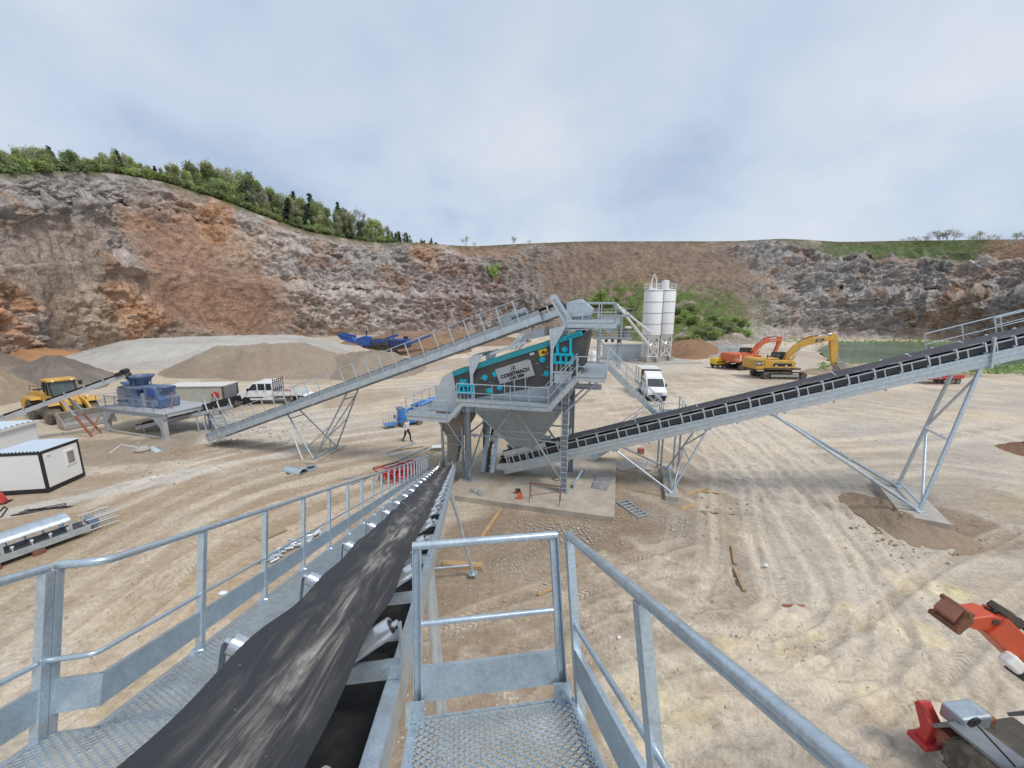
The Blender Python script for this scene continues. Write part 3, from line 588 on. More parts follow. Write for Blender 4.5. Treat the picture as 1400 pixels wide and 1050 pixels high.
def limbs(mb, p, d, l, r, depth, rnd, tips, spread=.55):
    q = p + d * l; mb.tube(p, q, r, 6 if depth > 1 else 4, r * .62, cap=False); tips.append(q)
    if depth == 0: return
    for _ in range(3 if depth > 1 else 3):
        nd = (d + V((rnd.gauss(0, spread), rnd.gauss(0, spread), rnd.gauss(0.08, spread * .6)))).normalized()
        limbs(mb, q if _ else p + d * l * .7, nd, l * rnd.uniform(.55, .8), r * .58, depth - 1, rnd, tips, spread)
def deciduous(seed, n=2000, size=.28, slim=1.0, density=1.):       # unit tree about 10 m tall
    rnd = random.Random(seed); t = MB(); tips = []
    t.tube((0, 0, -.6), (0, 0, 2.2), .17, 8, .14, cap=False)
    for k in range(3): a = rnd.uniform(0, 6.28); limbs(t, V((0, 0, 1.0 + .5 * k)), V((math.cos(a) * .8, math.sin(a) * .8, .6)).normalized(), 1.1, .06, 2, rnd, tips, .45)
    limbs(t, V((0, 0, 2.0)), V((rnd.gauss(0, .1), rnd.gauss(0, .1), 1)).normalized(), 2.3, .13, 3, rnd, tips, .42 * slim)
    tips = [p for p in tips if p.z > .8]; mxz = max(p.z for p in tips); pts = []
    for k in range(n):
        c = rnd.choice(tips); q = c + V((rnd.gauss(0, .55 * slim), rnd.gauss(0, .55 * slim), rnd.gauss(0, .5)))
        if q.z > .3: pts.append(q * 1.0)
    sc = 10 / (max(p.z for p in pts)); lv = MB(); v_, f_ = leaves(pts, size, rnd); lv.add(v_, f_)
    for b in (t, lv): b.v = [(x * sc, y * sc, z * sc) for x, y, z in b.v]
    return t, lv
def conifer(seed, size=.36):
    rnd = random.Random(seed); t = MB(); t.tube((0, 0, -.6), (0, 0, 10), .17, 7, .02, cap=False); pts = []
    z = 1.2
    while z < 9.8:
        rr = (10 - z) * .235 * rnd.uniform(.7, 1.1) + .1; nb = 7 if z < 8 else 5
        for k in range(nb):
            a = rnd.uniform(0, 6.283); tip = V((math.cos(a) * rr, math.sin(a) * rr, z - rr * .28 + rnd.uniform(-.1, .2)))
            t.tube((0, 0, z), tip, .03, 4, .01, cap=False)
            for j in range(max(3, int(rr * 7))):
                f = rnd.uniform(.15, 1.02); pts.append(V((0, 0, z)).lerp(tip, f) + V((rnd.gauss(0, .12), rnd.gauss(0, .12), rnd.gauss(-.06, .1))))
        z += rnd.uniform(.3, .46)
    lv = MB(); v_, f_ = leaves(pts, size, rnd, .5); lv.add(v_, f_); return t, lv
def bare(seed):
    rnd = random.Random(seed); t = MB(); tips = []; t.tube((0, 0, -.6), (0, 0, 1.8), .14, 7, .1, cap=False)
    [limbs(t, V((0, 0, .8 + .4 * k)), V((rnd.gauss(0, .5), rnd.gauss(0, .5), 1)).normalized(), 1.9, .07, 4, rnd, tips, .34) for k in range(3)]; sc = 10 / max(p.z for p in tips)
    tw = MB(); v_, f_ = leaves([p + V((rnd.gauss(0, .3), rnd.gauss(0, .3), rnd.gauss(0, .3))) for p in tips for _ in range(2)], .13, rnd); tw.add(v_, f_)
    for b in (t, tw): b.v = [(x * sc, y * sc, z * sc) for x, y, z in b.v]
    return t, tw
def bush(seed, n=700, size=.16):                      # about 2 m across, 1.6 m tall
    rnd = random.Random(seed); t = MB(); pts = []
    for k in range(7):
        a = rnd.uniform(0, 6.28); tip = V((math.cos(a) * rnd.uniform(.2, .8), math.sin(a) * rnd.uniform(.2, .8), rnd.uniform(.7, 1.5))); t.tube((0, 0, -.2), tip, .03, 4, .01, cap=False)
        for j in range(n // 7): pts.append(V((0, 0, .1)).lerp(tip, rnd.uniform(.25, 1.05)) + V((rnd.gauss(0, .24), rnd.gauss(0, .24), rnd.gauss(0, .18))))
    lv = MB(); v_, f_ = leaves([p for p in pts if p.z > .05], size, rnd); lv.add(v_, f_); return t, lv
PROTO = {}
def proto(kind, fn, seed, leaf, bark='bark', **k):
    t, l = fn(seed, **k); PROTO.setdefault(kind, []).append((t.mesh('trunk', bark, True), l.mesh('crown', leaf)))
for s_ in (1, 2, 3): proto('spring', deciduous, s_, 'leaf_spring')
for s_ in (4, 5): proto('mid', deciduous, s_, 'leaf_mid', n=2200)
for s_ in (6, 7): proto('olive', deciduous, s_, 'leaf_olive', n=800, size=.28)
for s_ in (8, 9): proto('conifer', conifer, s_, 'needle')
for s_ in (10, 11): proto('bare', bare, s_, 'leaf_olive')
for s_ in (12, 13, 14): proto('bush', bush, s_, 'leaf_bush')
for s_ in (15, 16): proto('bush_dark', bush, s_, 'leaf_mid')
NMS = {'spring': 'broadleaf_tree', 'mid': 'broadleaf_tree', 'olive': 'broadleaf_tree', 'conifer': 'conifer_tree', 'bare': 'bare_tree', 'bush': 'bush', 'bush_dark': 'bush'}
def plant(kind, loc, h, label, cat, group, wide=1.0):
    t, l = random.choice(PROTO[kind]); unit = 10 if 'bush' not in kind else 1.6; s = h / unit
    r = thing(NMS[kind], label, cat, loc, random.uniform(0, 6.28), group); r.scale = (s * wide, s * wide, s)
    part('stem' if 'bush' in kind else 'trunk', t, r); part('foliage' if 'bush' in kind else 'crown', l, r); return r
LBL = {'spring': 'fresh green broadleaf tree in the wood on the hill above the quarry wall', 'mid': 'deep green broadleaf tree in the wood on the hill above the quarry wall',
       'olive': 'thin olive broadleaf tree in early leaf in the wood on the hill', 'conifer': 'dark pointed conifer standing out of the wood on the hill', 'bare': 'leafless twiggy tree standing in the wood on the hill'}
tpx = [-400, -60, 0, 70, 120, 165, 200, 240, 300, 330, 370, 400, 440, 490, 540, 590, 610]; tpy = [190, 205, 206, 203, 214, 209, 230, 230, 220, 234, 250, 260, 272, 293, 317, 330, 334]
rnd = random.Random(5); cnt = {}
def try_tree(x, dr, kind, hmax, over=0):
    b = hill_at(x, dr); rr = math.hypot(b.x, b.y); top = atR(x, np.interp(x, tpx, tpy) - over, rr).z; h = min(hmax, top - b.z)
    if h < 2.2: return
    plant(kind, b, h, LBL[kind], 'tree', 'wood on the hill: ' + kind, rnd.uniform(.5, .8) if kind != 'conifer' else rnd.uniform(1.1, 1.5))
x = -130.0
while x < 560:
    for dr in ((4 + rnd.uniform(-2, 3)), (10 + rnd.uniform(-3, 3)), 17 + rnd.uniform(-3, 3), 27 + rnd.uniform(-5, 6)):
        if x < 240 and dr > 20: continue
        k = rnd.choices(['spring', 'mid', 'olive', 'conifer'], [4, 3.4, 2.6, .45] if x > 170 else [2.5, 2.8, 2, 1.8])[0]
        xj = x + rnd.uniform(-7, 7)
        try_tree(xj, dr, k, rnd.uniform(5, 9) if dr < 8 else rnd.uniform(9, 18), rnd.uniform(-15, 7))
    x += 7.3 if x > 260 else 8.0
for x, dr, k, h, ov in ((70, 8, 'conifer', 16, 3), (163, 6, 'conifer', 13, 3), (97, 6, 'conifer', 12, 2), (30, 9, 'bare', 12, 4), (142, 7, 'bare', 12, 2), (213, 9, 'conifer', 7, 4), (340, 8, 'conifer', 12, 6), (395, 10, 'conifer', 12, 3), (405, 11, 'conifer', 10, 0), (310, 9, 'bare', 13, 4), (490, 9, 'bare', 14, 14), (545, 6, 'conifer', 5, 6), (556, 5, 'conifer', 5, 8), (540, 7, 'conifer', 5, 4), (588, 6, 'conifer', 4.5, 5), (574, 6, 'conifer', 3, 4)):
    try_tree(x, dr, k, h, ov)
x = -60.0
while x < 600:
    plant(rnd.choice(['bush', 'bush_dark', 'bush_dark']), hill_at(x, rnd.uniform(.5, 5)), rnd.uniform(1.6, 3.8) * (1 if x < 540 else .5), 'low leafy bush in the undergrowth along the edge of the wood above the wall', 'bush', 'undergrowth along the wood edge', rnd.uniform(1.0, 1.7)); x += 8.5
for x, h in ((637, 6), (648, 3), (700, 5.5), (722, 2.5)):
    plant('bare', hill_at(x, 6), h, 'small leafless tree standing alone on the skyline above the middle of the quarry wall', 'tree', 'bare trees above the wall')
for x, h in ((1240, 4), (1262, 4.2), (1285, 6.2), (1296, 5.5), (1338, 5.4), (1350, 4), (1388, 4.5), (1420, 5)):
    plant('bare', hill_at(x, 14) - V((0, 0, 1.3)), h + 1.0, 'leafless bush-like tree standing on the grassy rim of the grey cliff', 'tree', 'bare trees on the grassy rim', 1.25)
for x, f, h, k, w in ((672, .62, 6.5, 'bush', 1.1),):
    plant(k, wall_at(x, f), h, 'round green bush growing alone on the ledge of the bare quarry wall', 'bush', None, w)
rb = random.Random(9)
for i in range(34):
    x = rb.choice([rb.gauss(985, 22), rb.gauss(940, 36), rb.uniform(820, 1035)]); f = rb.uniform(.0, .2 if x > 960 else .32)
    plant(rb.choice(['bush', 'bush', 'bush_dark']), wall_at(x, f), rb.uniform(1.6, 3.4), 'leafy green bush growing on the earth bank behind the silos', 'bush', 'bushes on the bank behind the silos', rb.uniform(1, 1.5))
for x, f in ((822, .34), (815, .3), (830, .30)):
    plant('bush', wall_at(x, f), 4.5, 'pale green bush growing high on the bank behind the elevated platform', 'bush', 'pale bushes behind the platform', 1.1)
# reeds and low growth round the pond (one mass)
rs, pts = random.Random(3), []
for i in range(2600):
    u = rs.random(); e_ = rs.choice([0, 0, 1])
    if e_ == 0: a = G(rs.uniform(1118, 1420), 0 + rs.gauss(506, 4)); 
    else: a = G(rs.uniform(900, 1400), rs.gauss(467, 2))
    if not (20 < a.y < 170): continue
    if fbm(np.array([[a.x * .12, a.y * .12, 0]]), 2, 5)[0] < .42 and e_ == 0: continue
    pts.append(a + V((0, 0, rs.uniform(-.1, .5))))
lv = MB(); v_, f_ = leaves(pts, .4, rs); lv.add(v_, f_); o = lv.build('waterside_growth', 'reed'); o['kind'] = 'stuff'; tag(o, 'low green reeds and weeds along the edge of the pond', 'weeds')
# ---- stockpiles
earth('grit_brown', scales=(.25, 1.5, 9), amt=(.1, .12, .16), bump=.5, bdist=.08)
def pile(name, label, outline, h, col, seed, cat='stockpile', ridge=.25, n=70, col2=None, lumps=.12, power=1.0, group=None):
    """heap of loose material: outline (world x, y), the height follows the distance from the rim at the angle of repose"""
    o2 = [(p.x, p.y) for p in outline]; cx0 = sum(p[0] for p in o2) / len(o2); cy0 = sum(p[1] for p in o2) / len(o2)
    ang = np.linspace(0, 2 * np.pi, n * 2, endpoint=False); po = np.array(o2) - [cx0, cy0]; pa = np.arctan2(po[:, 1], po[:, 0]); pr = np.hypot(po[:, 0], po[:, 1]); od = np.argsort(pa)
    pa, pr = pa[od], pr[od]; aa = (ang + np.pi) % (2 * np.pi) - np.pi
    rr = np.interp(aa, np.concatenate([[pa[-1] - 2 * np.pi], pa, [pa[0] + 2 * np.pi]]), np.concatenate([[pr[-1]], pr, [pr[0]]]))
    rr = (rr + np.roll(rr, 1) + np.roll(rr, -1) + np.roll(rr, 2) + np.roll(rr, -2)) / 5
    kr = np.linspace(1.04, 0.0, n); PX = np.zeros((len(ang) + 1, n, 3))
    for j, k in enumerate(kr):
        for s_ in (0,):
            PX[:-1, j, 0] = cx0 + np.cos(ang) * rr * k; PX[:-1, j, 1] = cy0 + np.sin(ang) * rr * k
        f = np.clip((1 - k) / (1 - ridge), 0, 1); PX[:, j, 2] = h * f ** power
    PX[-1] = PX[0]
    nn = fbm(PX * np.array([.25, .25, 0]) + seed, 4, seed, .55); PX[..., 2] *= (1 + (nn - .5) * 1.1 * lumps * 4)
    aw = np.concatenate([ang, ang[:1]])[:, None] + 0 * PX[..., 0]; gq = np.stack([np.cos(aw) * 7, np.sin(aw) * 7, np.linspace(0, 1.6, n)[None, :] + 0 * aw], -1); PX[..., 2] += (fbm(gq, 4, seed + 5, .6) - .5) * .16 * h * np.clip(PX[..., 2] / max(h, .1) * 3, 0, 1)
    PX[..., 2] += (fbm(PX * 1.1, 3, seed + 3) - .5) * .3 * np.minimum(1, PX[..., 2]) + (fbm(PX * 2.6, 4, seed + 4, .65) - .5) * (.55 if cat == 'mound' else .2) * np.clip(PX[..., 2] * 2, 0, 1); PX[:, 0, 2] = -.25
    cl = np.array(col) + 0 * PX; c2 = np.array(col2 or [c * .72 for c in col]); w_ = sst(fbm(PX * np.array([.12, .12, .3]) + 3, 4, seed + 7), .45, .62); cl = cl + (c2 - cl) * w_ * .7
    dx, dy = cx0, cy0; PX[..., 0] -= dx; PX[..., 1] -= dy
    o = bpy.data.objects.new(name, grid_mesh(name, PX, cl, MATS['grit_brown'])); COL.objects.link(o); o.location = (dx, dy, 0); return tag(o, label, cat, group)
def ring(pts): return [G(*p) for p in pts]
pile('gravel_pile', 'long low pale grey gravel stockpile lying at the foot of the red wall', [G(75, 500), G(150, 506), G(240, 503), G(330, 497), G(440, 486), G(480, 478), G(470, 471), G(380, 469), G(250, 473), G(140, 480), G(90, 488)], 3.4, (.44, .42, .385), 3, ridge=.62, lumps=.05, col2=(.37, .34, .30))
pile('gravel_pile', 'broad brown crushed gravel stockpile behind the crew cab truck', [G(222, 509), G(300, 517), G(400, 518), G(470, 517), G(500, 508), G(480, 497), G(400, 494), G(300, 495), G(245, 500)], 3.9, (.29, .23, .175), 5, ridge=.5, lumps=.1, col2=(.31, .255, .195))
pile('gravel_pile', 'brown sandy stockpile with slumped flank in front of the blue tracked crusher', [G(440, 516), G(500, 521), G(550, 516), G(578, 506), G(560, 497), G(510, 494), G(455, 498)], 2.7, (.27, .22, .17), 8, ridge=.45, lumps=.2, col2=(.3, .25, .2))
pile('gravel_pile', 'dark grey brown cone of fine gravel behind the yellow wheel loader', [G(22, 530), G(70, 534), G(130, 533), G(142, 522), G(110, 513), G(60, 511), G(25, 515)], 3.6, (.215, .185, .155), 11, ridge=.1, lumps=.05)
pile('gravel_pile', 'sandy brown heap beyond the rear of the wheel loader', [G(-60, 560), G(0, 556), G(28, 548), G(34, 540), G(0, 532), G(-60, 530)], 3.4, (.33, .26, .185), 13, ridge=.1, lumps=.08)
pile('gravel_pile', 'low dark heap behind the sandy brown heap', [G(-60, 532), G(20, 531), G(62, 526), G(50, 515), G(0, 508), G(-60, 512)], 3.8, (.225, .18, .14), 17, ridge=.2, lumps=.08)
pile('earth_mound', 'orange earth bank at the foot of the wall beyond the grey gravel', [G(-40, 500), G(40, 500), G(110, 493), G(95, 484), G(30, 482), G(-40, 486)], 2.2, (.42, .22, .11), 19, 'mound', ridge=.3, lumps=.25, col2=(.3, .17, .1))
pile('earth_mound', 'reddish brown earth mound right of the blue tracked crusher', [G(545, 486), G(590, 488), G(628, 484), G(615, 475), G(575, 472), G(548, 476)], 3.0, (.30, .185, .11), 23, 'mound', ridge=.2, lumps=.15)
pile('earth_mound', 'long low brown earth bank along the foot of the middle wall', [G(470, 470), G(560, 473), G(640, 474), G(700, 472), G(720, 464), G(640, 460), G(540, 462), G(480, 465)], 3.0, (.28, .19, .125), 27, 'mound', ridge=.4, lumps=.2)
pile('earth_mound', 'red brown earth mound beside the silos', [G(922, 489), G(945, 492), G(970, 488), G(975, 481), G(955, 476), G(928, 478)], 3.6, (.27, .165, .10), 29, 'mound', ridge=.2, lumps=.1)
pile('earth_mound', 'grey rubble mound between the red earth mound and the orange excavator', [G(970, 489), G(1000, 490), G(1025, 484), G(1010, 478), G(980, 478)], 2.0, (.34, .33, .31), 31, 'mound', ridge=.3, lumps=.3)
pile('earth_mound', 'low sandy bank between the yellow excavator and the pond', [G(1100, 512), G(1180, 516), G(1260, 514), G(1330, 511), G(1330, 506), G(1230, 504), G(1130, 503)], 1.1, (.36, .29, .205), 37, 'mound', ridge=.4, lumps=.25)
pile('earth_mound', 'dug out brown soil heaped around the concrete footing of the tall conveyor trestle', [G(1162, 672), G(1185, 708), G(1245, 745), G(1325, 757), G(1338, 740), G(1290, 722), G(1215, 690), G(1200, 668)], .6, (.29, .22, .16), 41, 'mound', ridge=.05, lumps=.7, col2=(.19, .14, .1))
pile('earth_mound', 'small red brown soil heap on the open yard beyond the conveyor trestle', [G(1385, 620), G(1405, 625), G(1450, 624), G(1450, 610), G(1405, 610)], .9, (.24, .14, .09), 43, 'mound', ridge=.2, lumps=.25)
# ================================================================== CONVEYORS
def dustbelt(name, xc, half, streak=.75, base=(.032, .034, .04)):
    m = bpy.data.materials.new(name); m.use_nodes = True; t = m.node_tree; N = t.nodes; Lk = t.links; p = N['Principled BSDF']; p.inputs['Roughness'].default_value = .6
    tcn = N.new('ShaderNodeTexCoord'); mp = N.new('ShaderNodeMapping'); mp.inputs['Scale'].default_value = (8.5, 1.1, 2); Lk.new(tcn.outputs['Object'], mp.inputs[0])
    n1 = N.new('ShaderNodeTexNoise'); n1.inputs['Scale'].default_value = 1.; n1.inputs['Detail'].default_value = 9; n1.inputs['Roughness'].default_value = .66; n1.inputs['Distortion'].default_value = .9; Lk.new(mp.outputs[0], n1.inputs['Vector'])
    n2 = N.new('ShaderNodeTexNoise'); n2.inputs['Scale'].default_value = 26; n2.inputs['Detail'].default_value = 6; Lk.new(tcn.outputs['Object'], n2.inputs['Vector'])
    sp = N.new('ShaderNodeSeparateXYZ'); Lk.new(tcn.outputs['Object'], sp.inputs[0])
    a = N.new('ShaderNodeMath'); a.operation = 'SUBTRACT'; a.inputs[1].default_value = xc; Lk.new(sp.outputs[0], a.inputs[0])
    b = N.new('ShaderNodeMath'); b.operation = 'ABSOLUTE'; Lk.new(a.outputs[0], b.inputs[0])
    r = N.new('ShaderNodeMapRange'); Lk.new(b.outputs[0], r.inputs[0]); r.inputs[1].default_value = 0; r.inputs[2].default_value = half; r.inputs[3].default_value = .17; r.inputs[4].default_value = -.14
    s = N.new('ShaderNodeMath'); s.operation = 'ADD'; Lk.new(n1.outputs[0], s.inputs[0]); Lk.new(r.outputs[0], s.inputs[1])
    rp = N.new('ShaderNodeValToRGB'); Lk.new(s.outputs[0], rp.inputs[0]); e = rp.color_ramp.elements
    e[0].position = .47; e[0].color = tuple(base) + (1,); e[1].position = .84; e[1].color = (.42, .405, .38, 1); k = e.new(.60); k.color = (.07, .067, .066, 1); k = e.new(.70); k.color = (.19, .175, .155, 1)
    mp3 = N.new('ShaderNodeMapping'); mp3.inputs['Scale'].default_value = (34, 1.6, 4); mp3.inputs['Rotation'].default_value = (0, 0, .12); Lk.new(tcn.outputs['Object'], mp3.inputs[0]); n4 = N.new('ShaderNodeTexNoise'); n4.inputs['Scale'].default_value = 1; n4.inputs['Detail'].default_value = 8; n4.inputs['Roughness'].default_value = .75; n4.inputs['Distortion'].default_value = .6; Lk.new(mp3.outputs[0], n4.inputs['Vector'])
    r4 = N.new('ShaderNodeMapRange'); Lk.new(n4.outputs[0], r4.inputs[0]); r4.inputs[1].default_value = .35; r4.inputs[2].default_value = .7; r4.inputs[3].default_value = -.09; r4.inputs[4].default_value = .10; s4 = N.new('ShaderNodeMath'); s4.operation = 'ADD'; Lk.new(s.outputs[0], s4.inputs[0]); Lk.new(r4.outputs[0], s4.inputs[1]); Lk.new(s4.outputs[0], rp.inputs[0])
    mx_ = N.new('ShaderNodeMix'); mx_.data_type = 'RGBA'; rr = N.new('ShaderNodeMapRange'); Lk.new(n2.outputs[0], rr.inputs[0]); rr.inputs[1].default_value = .68; rr.inputs[2].default_value = .78; rr.inputs[4].default_value = .5
    Lk.new(rr.outputs[0], mx_.inputs[0]); Lk.new(rp.outputs[0], mx_.inputs[6]); mx_.inputs[7].default_value = (.36, .34, .31, 1); Lk.new(mx_.outputs[2], p.inputs['Base Color'])
    bp_ = N.new('ShaderNodeBump'); bp_.inputs['Strength'].default_value = .25; bp_.inputs['Distance'].default_value = .01; Lk.new(n1.outputs[0], bp_.inputs['Height']); Lk.new(bp_.outputs[0], p.inputs['Normal']); MATS[name] = m
dustbelt('belt_dusty', -.905, .40)
dustbelt('belt_far', 0, .5, base=(.045, .045, .06))
def grating(w, l, lw=.052, sw=.0215, th=.0065, hh=.009):
    m = MB(); nx, ny = int(round(w / (lw / 2))), int(round(l / sw)); dx, dy = w / nx, l / ny
    for j in range(ny):
        pts = [V((i * dx, (j + .5) * dy + (dy * .5 if (i + j) % 2 else -dy * .5) * .94, 0)) for i in range(nx + 1)]
        for a, b in zip(pts[:-1], pts[1:]):
            d, s, u = basis(b - a); s = s * th / 2; u = V((0, 0, hh))
            m.add([a - s, a + s, b + s, b - s, a - s - u, a + s - u, b + s - u, b - s - u], ((0, 1, 2, 3), (0, 3, 7, 4), (1, 5, 6, 2)))
    return m
def trough(xs, y0, y1, n, zc, half, flat, ang, th=.014, sag=.0, sp=1.0, ph=0, seed=1):
    m = MB(); secs = []; rn = random.Random(seed)
    for k in range(n + 1):
        y = y0 + (y1 - y0) * k / n; w = math.sin(math.pi * ((y - ph) / sp)) ** 2 * sag; dx = .012 * math.sin(y * 1.9 + seed) + .008 * math.sin(y * 4.3)
        lx = half - flat; top = []
        for f, s_ in ((1, -1), (.55, -1), (.1, -1), (0, -1), (0, 1), (.1, 1), (.55, 1), (1, 1)):
            x = s_ * (flat + lx * f * math.cos(ang)); z = zc + lx * f * math.sin(ang) - w * (.35 + .65 * f) + (.008 * math.sin(y * 3.1 + s_) * f)
            top.append(V((xs + x + dx, y, z)))
        secs.append(top + [p - V((0, 0, th)) for p in top[::-1]])
    return m.loft(secs)
def rail_set(root, pts, h, posts, up=(0, 0, 1), mid=True, kick=True, mt='galv', r=.022, post=.045, kickh=.12, kicko=0, tube_n=8, postdepth=.06):
    """pts = floor-edge points (local); posts = list of points that carry posts"""
    up = V(up); pts = [V(p) for p in pts]
    for q in posts:
        q = V(q); MB().beam(q - up * postdepth, q + up * (h - r * .5), post, post * .7, up=(1, .01, 0)).build('post', mt, root)
    MB().path([p + up * h for p in pts], r, tube_n).build('top_rail', mt, root, True)
    if mid: MB().path([p + up * h * .52 for p in pts], r * .75, tube_n).build('mid_rail', mt, root, True)
    if kick:
        for a, b in zip(pts[:-1], pts[1:]): MB().beam(a + up * (.02 + kickh / 2), b + up * (.02 + kickh / 2), .008, kickh, up).build('kick_plate', mt, root)
def lin(a, b, n): a, b = V(a), V(b); return [a.lerp(b, k / (n - 1)) for k in range(n)]
def idler_meshes(half, flat, ang, zc, r=.05, foot=0., reach=None, mt='galv'):
    """brackets + 3 rollers for a trough of that shape, cross beam underside at z = foot"""
    br = MB(); reach = reach or half + .12; lx = half - flat + .10
    br.beam((-reach, 0, foot + .035), (reach, 0, foot + .035), .09, .07)
    rc = zc - .012 - r; ends = []
    for s in (-1, 1):
        e0 = V((s * (flat + .02), 0, rc + .005)) ; e1_ = e0 + V((s * math.cos(ang), 0, math.sin(ang))) * lx
        ends.append((e0, e1_)); t = e1_ + V((s * .05, 0, .012)); br.beam((t.x + s * .015, 0, foot + .07), (t.x, 0, t.z), .07, .012, up=(1, 0, 0)); br.beam((s * flat, 0, foot + .07), (s * flat, 0, rc + .03), .06, .012, up=(1, 0, 0))
        br.beam((t.x + s * .015, 0, foot + .0705), (t.x - s * .10, 0, foot + .0705), .085, .006)
    rolls = [MB().tube((-flat + .015, 0, rc), (flat - .015, 0, rc), r, 14)] + [MB().tube(a, b, r, 14).tube(b, b + (b - a).normalized() * .045, .016, 8) for a, b in ends]
    hub = []
    for a, b in ends: d = (b - a).normalized(); hub.append(MB().tube(b - d * .001, b + d * .004, r * .72, 12).mesh('bearing_seal', 'black'))
    return br.mesh('bracket', mt), [q.mesh('roller', 'roller', True) for q in rolls], hub
def place_idler(root, y, ms, x=0, dz=0):
    i = part('idler', ms[0], root, (x, y, dz))
    for q in ms[1]: part('roller', q, i)
    for q in ms[2]: part('bearing_seal', q, i)
    return i
# ---------------- the conveyor the picture was taken from
vx = V((.99068, .13607, 0)); ux = V((-.1283, .9338, -.3340)).normalized(); vx = (vx - ux * vx.dot(ux)).normalized(); wx_ = vx.cross(ux).normalized()
MF = frame3(V((0, 0, CH)) - wx_ * 1.46, vx, ux, wx_); MFI = MF.inverted()
fc = thing('belt_conveyor', 'long galvanized conveyor with dusty black belt and railed walkway running down to the slab', 'conveyor', M=MF)
XB, ZB = -.905, .29; T0, T1 = -1.6, 25.0; ANG = R(29)
trough(XB, T0, T1, 260, ZB, .37, .14, ANG, sag=.028, sp=1.14, ph=.37).build('belt', 'belt_dusty', fc, True)
MB().box((XB, (T0 + T1) / 2, -.22), (.70, T1 - T0, .014)).build('return_belt', 'belt_return', fc)
for s, nm in ((1, 'side_channel'), (-1, 'side_channel')):
    x = XB + s * .47; c = MB().chan((x, T0, .01), (x, T1, .01), .2, .085, .01, side=s); c.build(nm, 'galv_near', fc, bevel=.004)
ym = T0 + .6
while ym < T1:
    MB().beam((XB - .42, ym, -.055), (XB + .42, ym, -.055), .06, .06, up=(0, 1, 0)).build('cross_member', 'galv_near', fc); ym += 2.28
IM = idler_meshes(.37, .14, ANG, ZB, .058, .112, .50, 'galv_near')
y = .37
while y < T1 - 3: place_idler(fc, y, IM, XB); y += 1.14
while y < T1 - .4: place_idler(fc, y, IM, XB); y += .42
rr_ = MB().tube((-.4, 0, -.29), (.4, 0, -.29), .055, 14).mesh('return_roller', 'roller', True); rb_ = MB()
for s in (-1, 1): rb_.beam((s * .41, 0, -.30), (s * .43, 0, -.09), .05, .01, up=(1, 0, 0))
rb_ = rb_.mesh('hanger', 'galv_near'); y = -.4
while y < T1 - .5: h_ = part('return_idler', rr_, fc, (XB, y, 0)); part('hanger', rb_, h_); y += 2.9
MB().tube((XB - .38, T1, .06), (XB + .38, T1, .06), .21, 20).build('tail_pulley', 'iron', fc, True)
for s in (-1, 1): MB().prism([(XB + s * .45, T1 - .7, -.12), (XB + s * .45, T1 + .35, -.05), (XB + s * .45, T1 + .35, .30), (XB + s * .45, T1 - .5, .42)], (.012 * s, 0, 0)).build('tail_plate', 'galv', fc)
MB().beam((XB - .45, T1 + .3, .2), (XB + .45, T1 + .3, .2), .1, .12).build('tail_guard', 'galv', fc)
for s in (-1, 1): MB().beam((XB + s * .36, T1 - 2.4, .5), (XB + s * .36, T1, .5), .03, .3).build('skirt_board', 'galv', fc)
# left walkway
gr = grating(.52, 1.0).mesh('grating_panel', 'galv_near'); gw = grating(.74, 1.0).mesh('grating_panel', 'galv_near')
XL = -2.06
for k in range(23): part('grating_panel', gr, fc, (XL + .02, 2.72 + k, 0))['kind'] = 'stuff'
for k in range(3): part('grating_panel', gw, fc, (-2.30 + .02, -.3 + k * 1.005, 0))['kind'] = 'stuff'
for x in (XL, XL + .55): MB().chan((x, 2.62, -.035), (x, T1 + .6, -.035), .07, .05, .006, side=-1 if x == XL else 1).build('walkway_angle', 'galv_near', fc)
MB().chan((-2.30, -.6, -.035), (-2.30, 2.70, -.035), .07, .05, .006, side=-1).build('walkway_angle', 'galv_near', fc)
MB().beam((-2.30, 2.712, -.03), (-1.5, 2.712, -.03), .02, .06).build('walkway_angle', 'galv_near', fc)
k = 2.9
while k < T1: MB().prism([(XL, k, -.07), (XB - .51, k, -.075), (XB - .51, k, -.3)], (0, .05, 0)).build('walkway_bracket', 'galv_near', fc); k += 2.28
HR = .895; up = (0, 0, 1); kp = .17
def curve(pts, r=.09, n=5):              # rounded corners
    out = [V(pts[0])]
    for a, b, c in zip(pts[:-2], pts[1:-1], pts[2:]):
        a, b, c = V(a), V(b), V(c); p, q = b + (a - b).normalized() * r, b + (c - b).normalized() * r
        out += [p.lerp(b, t).lerp(b.lerp(q, t), t) for t in np.linspace(0, 1, n)]
    return out + [V(pts[-1])]
def near_rail(pts, posts, z0=0, doubles=()):
    for q in posts: MB().chan(V(q) + V((0, .085 if q[0] < 0 else 0, -.12)), V(q) + V((0, 0, HR - .02)), .05, .045, .007, up=(0, 1, 0), side=-1 if q[0] < 0 else 1).build('post', 'galv_near', fc, bevel=.002)
    lift = lambda z: [V(p) + V((0, 0, z)) for p in pts]
    MB().path(curve(lift(HR)), .0235, 14).build('top_rail', 'galv_near', fc, True); MB().path(curve(lift(.40), .05), .0145, 10).build('mid_rail', 'galv_near', fc, True)
    for a, b in zip(lift(0)[:-1], lift(0)[1:]):
        ex_ = (b - a).normalized() * .012; MB().chan(a - ex_ + V((0, .06 if a.x < 0 else 0, .19)), b + ex_ + V((0, .06 if a.x < 0 else 0, .19)), kp, .028, .005, side=1 if a.x < 0 else -1).build('kick_plate', 'galv_near', fc)
near_rail([(-2.30, -.8, 0), (-2.30, 2.59, 0)], [(-2.30, 1.3, 0), (-2.30, 2.585, 0)])
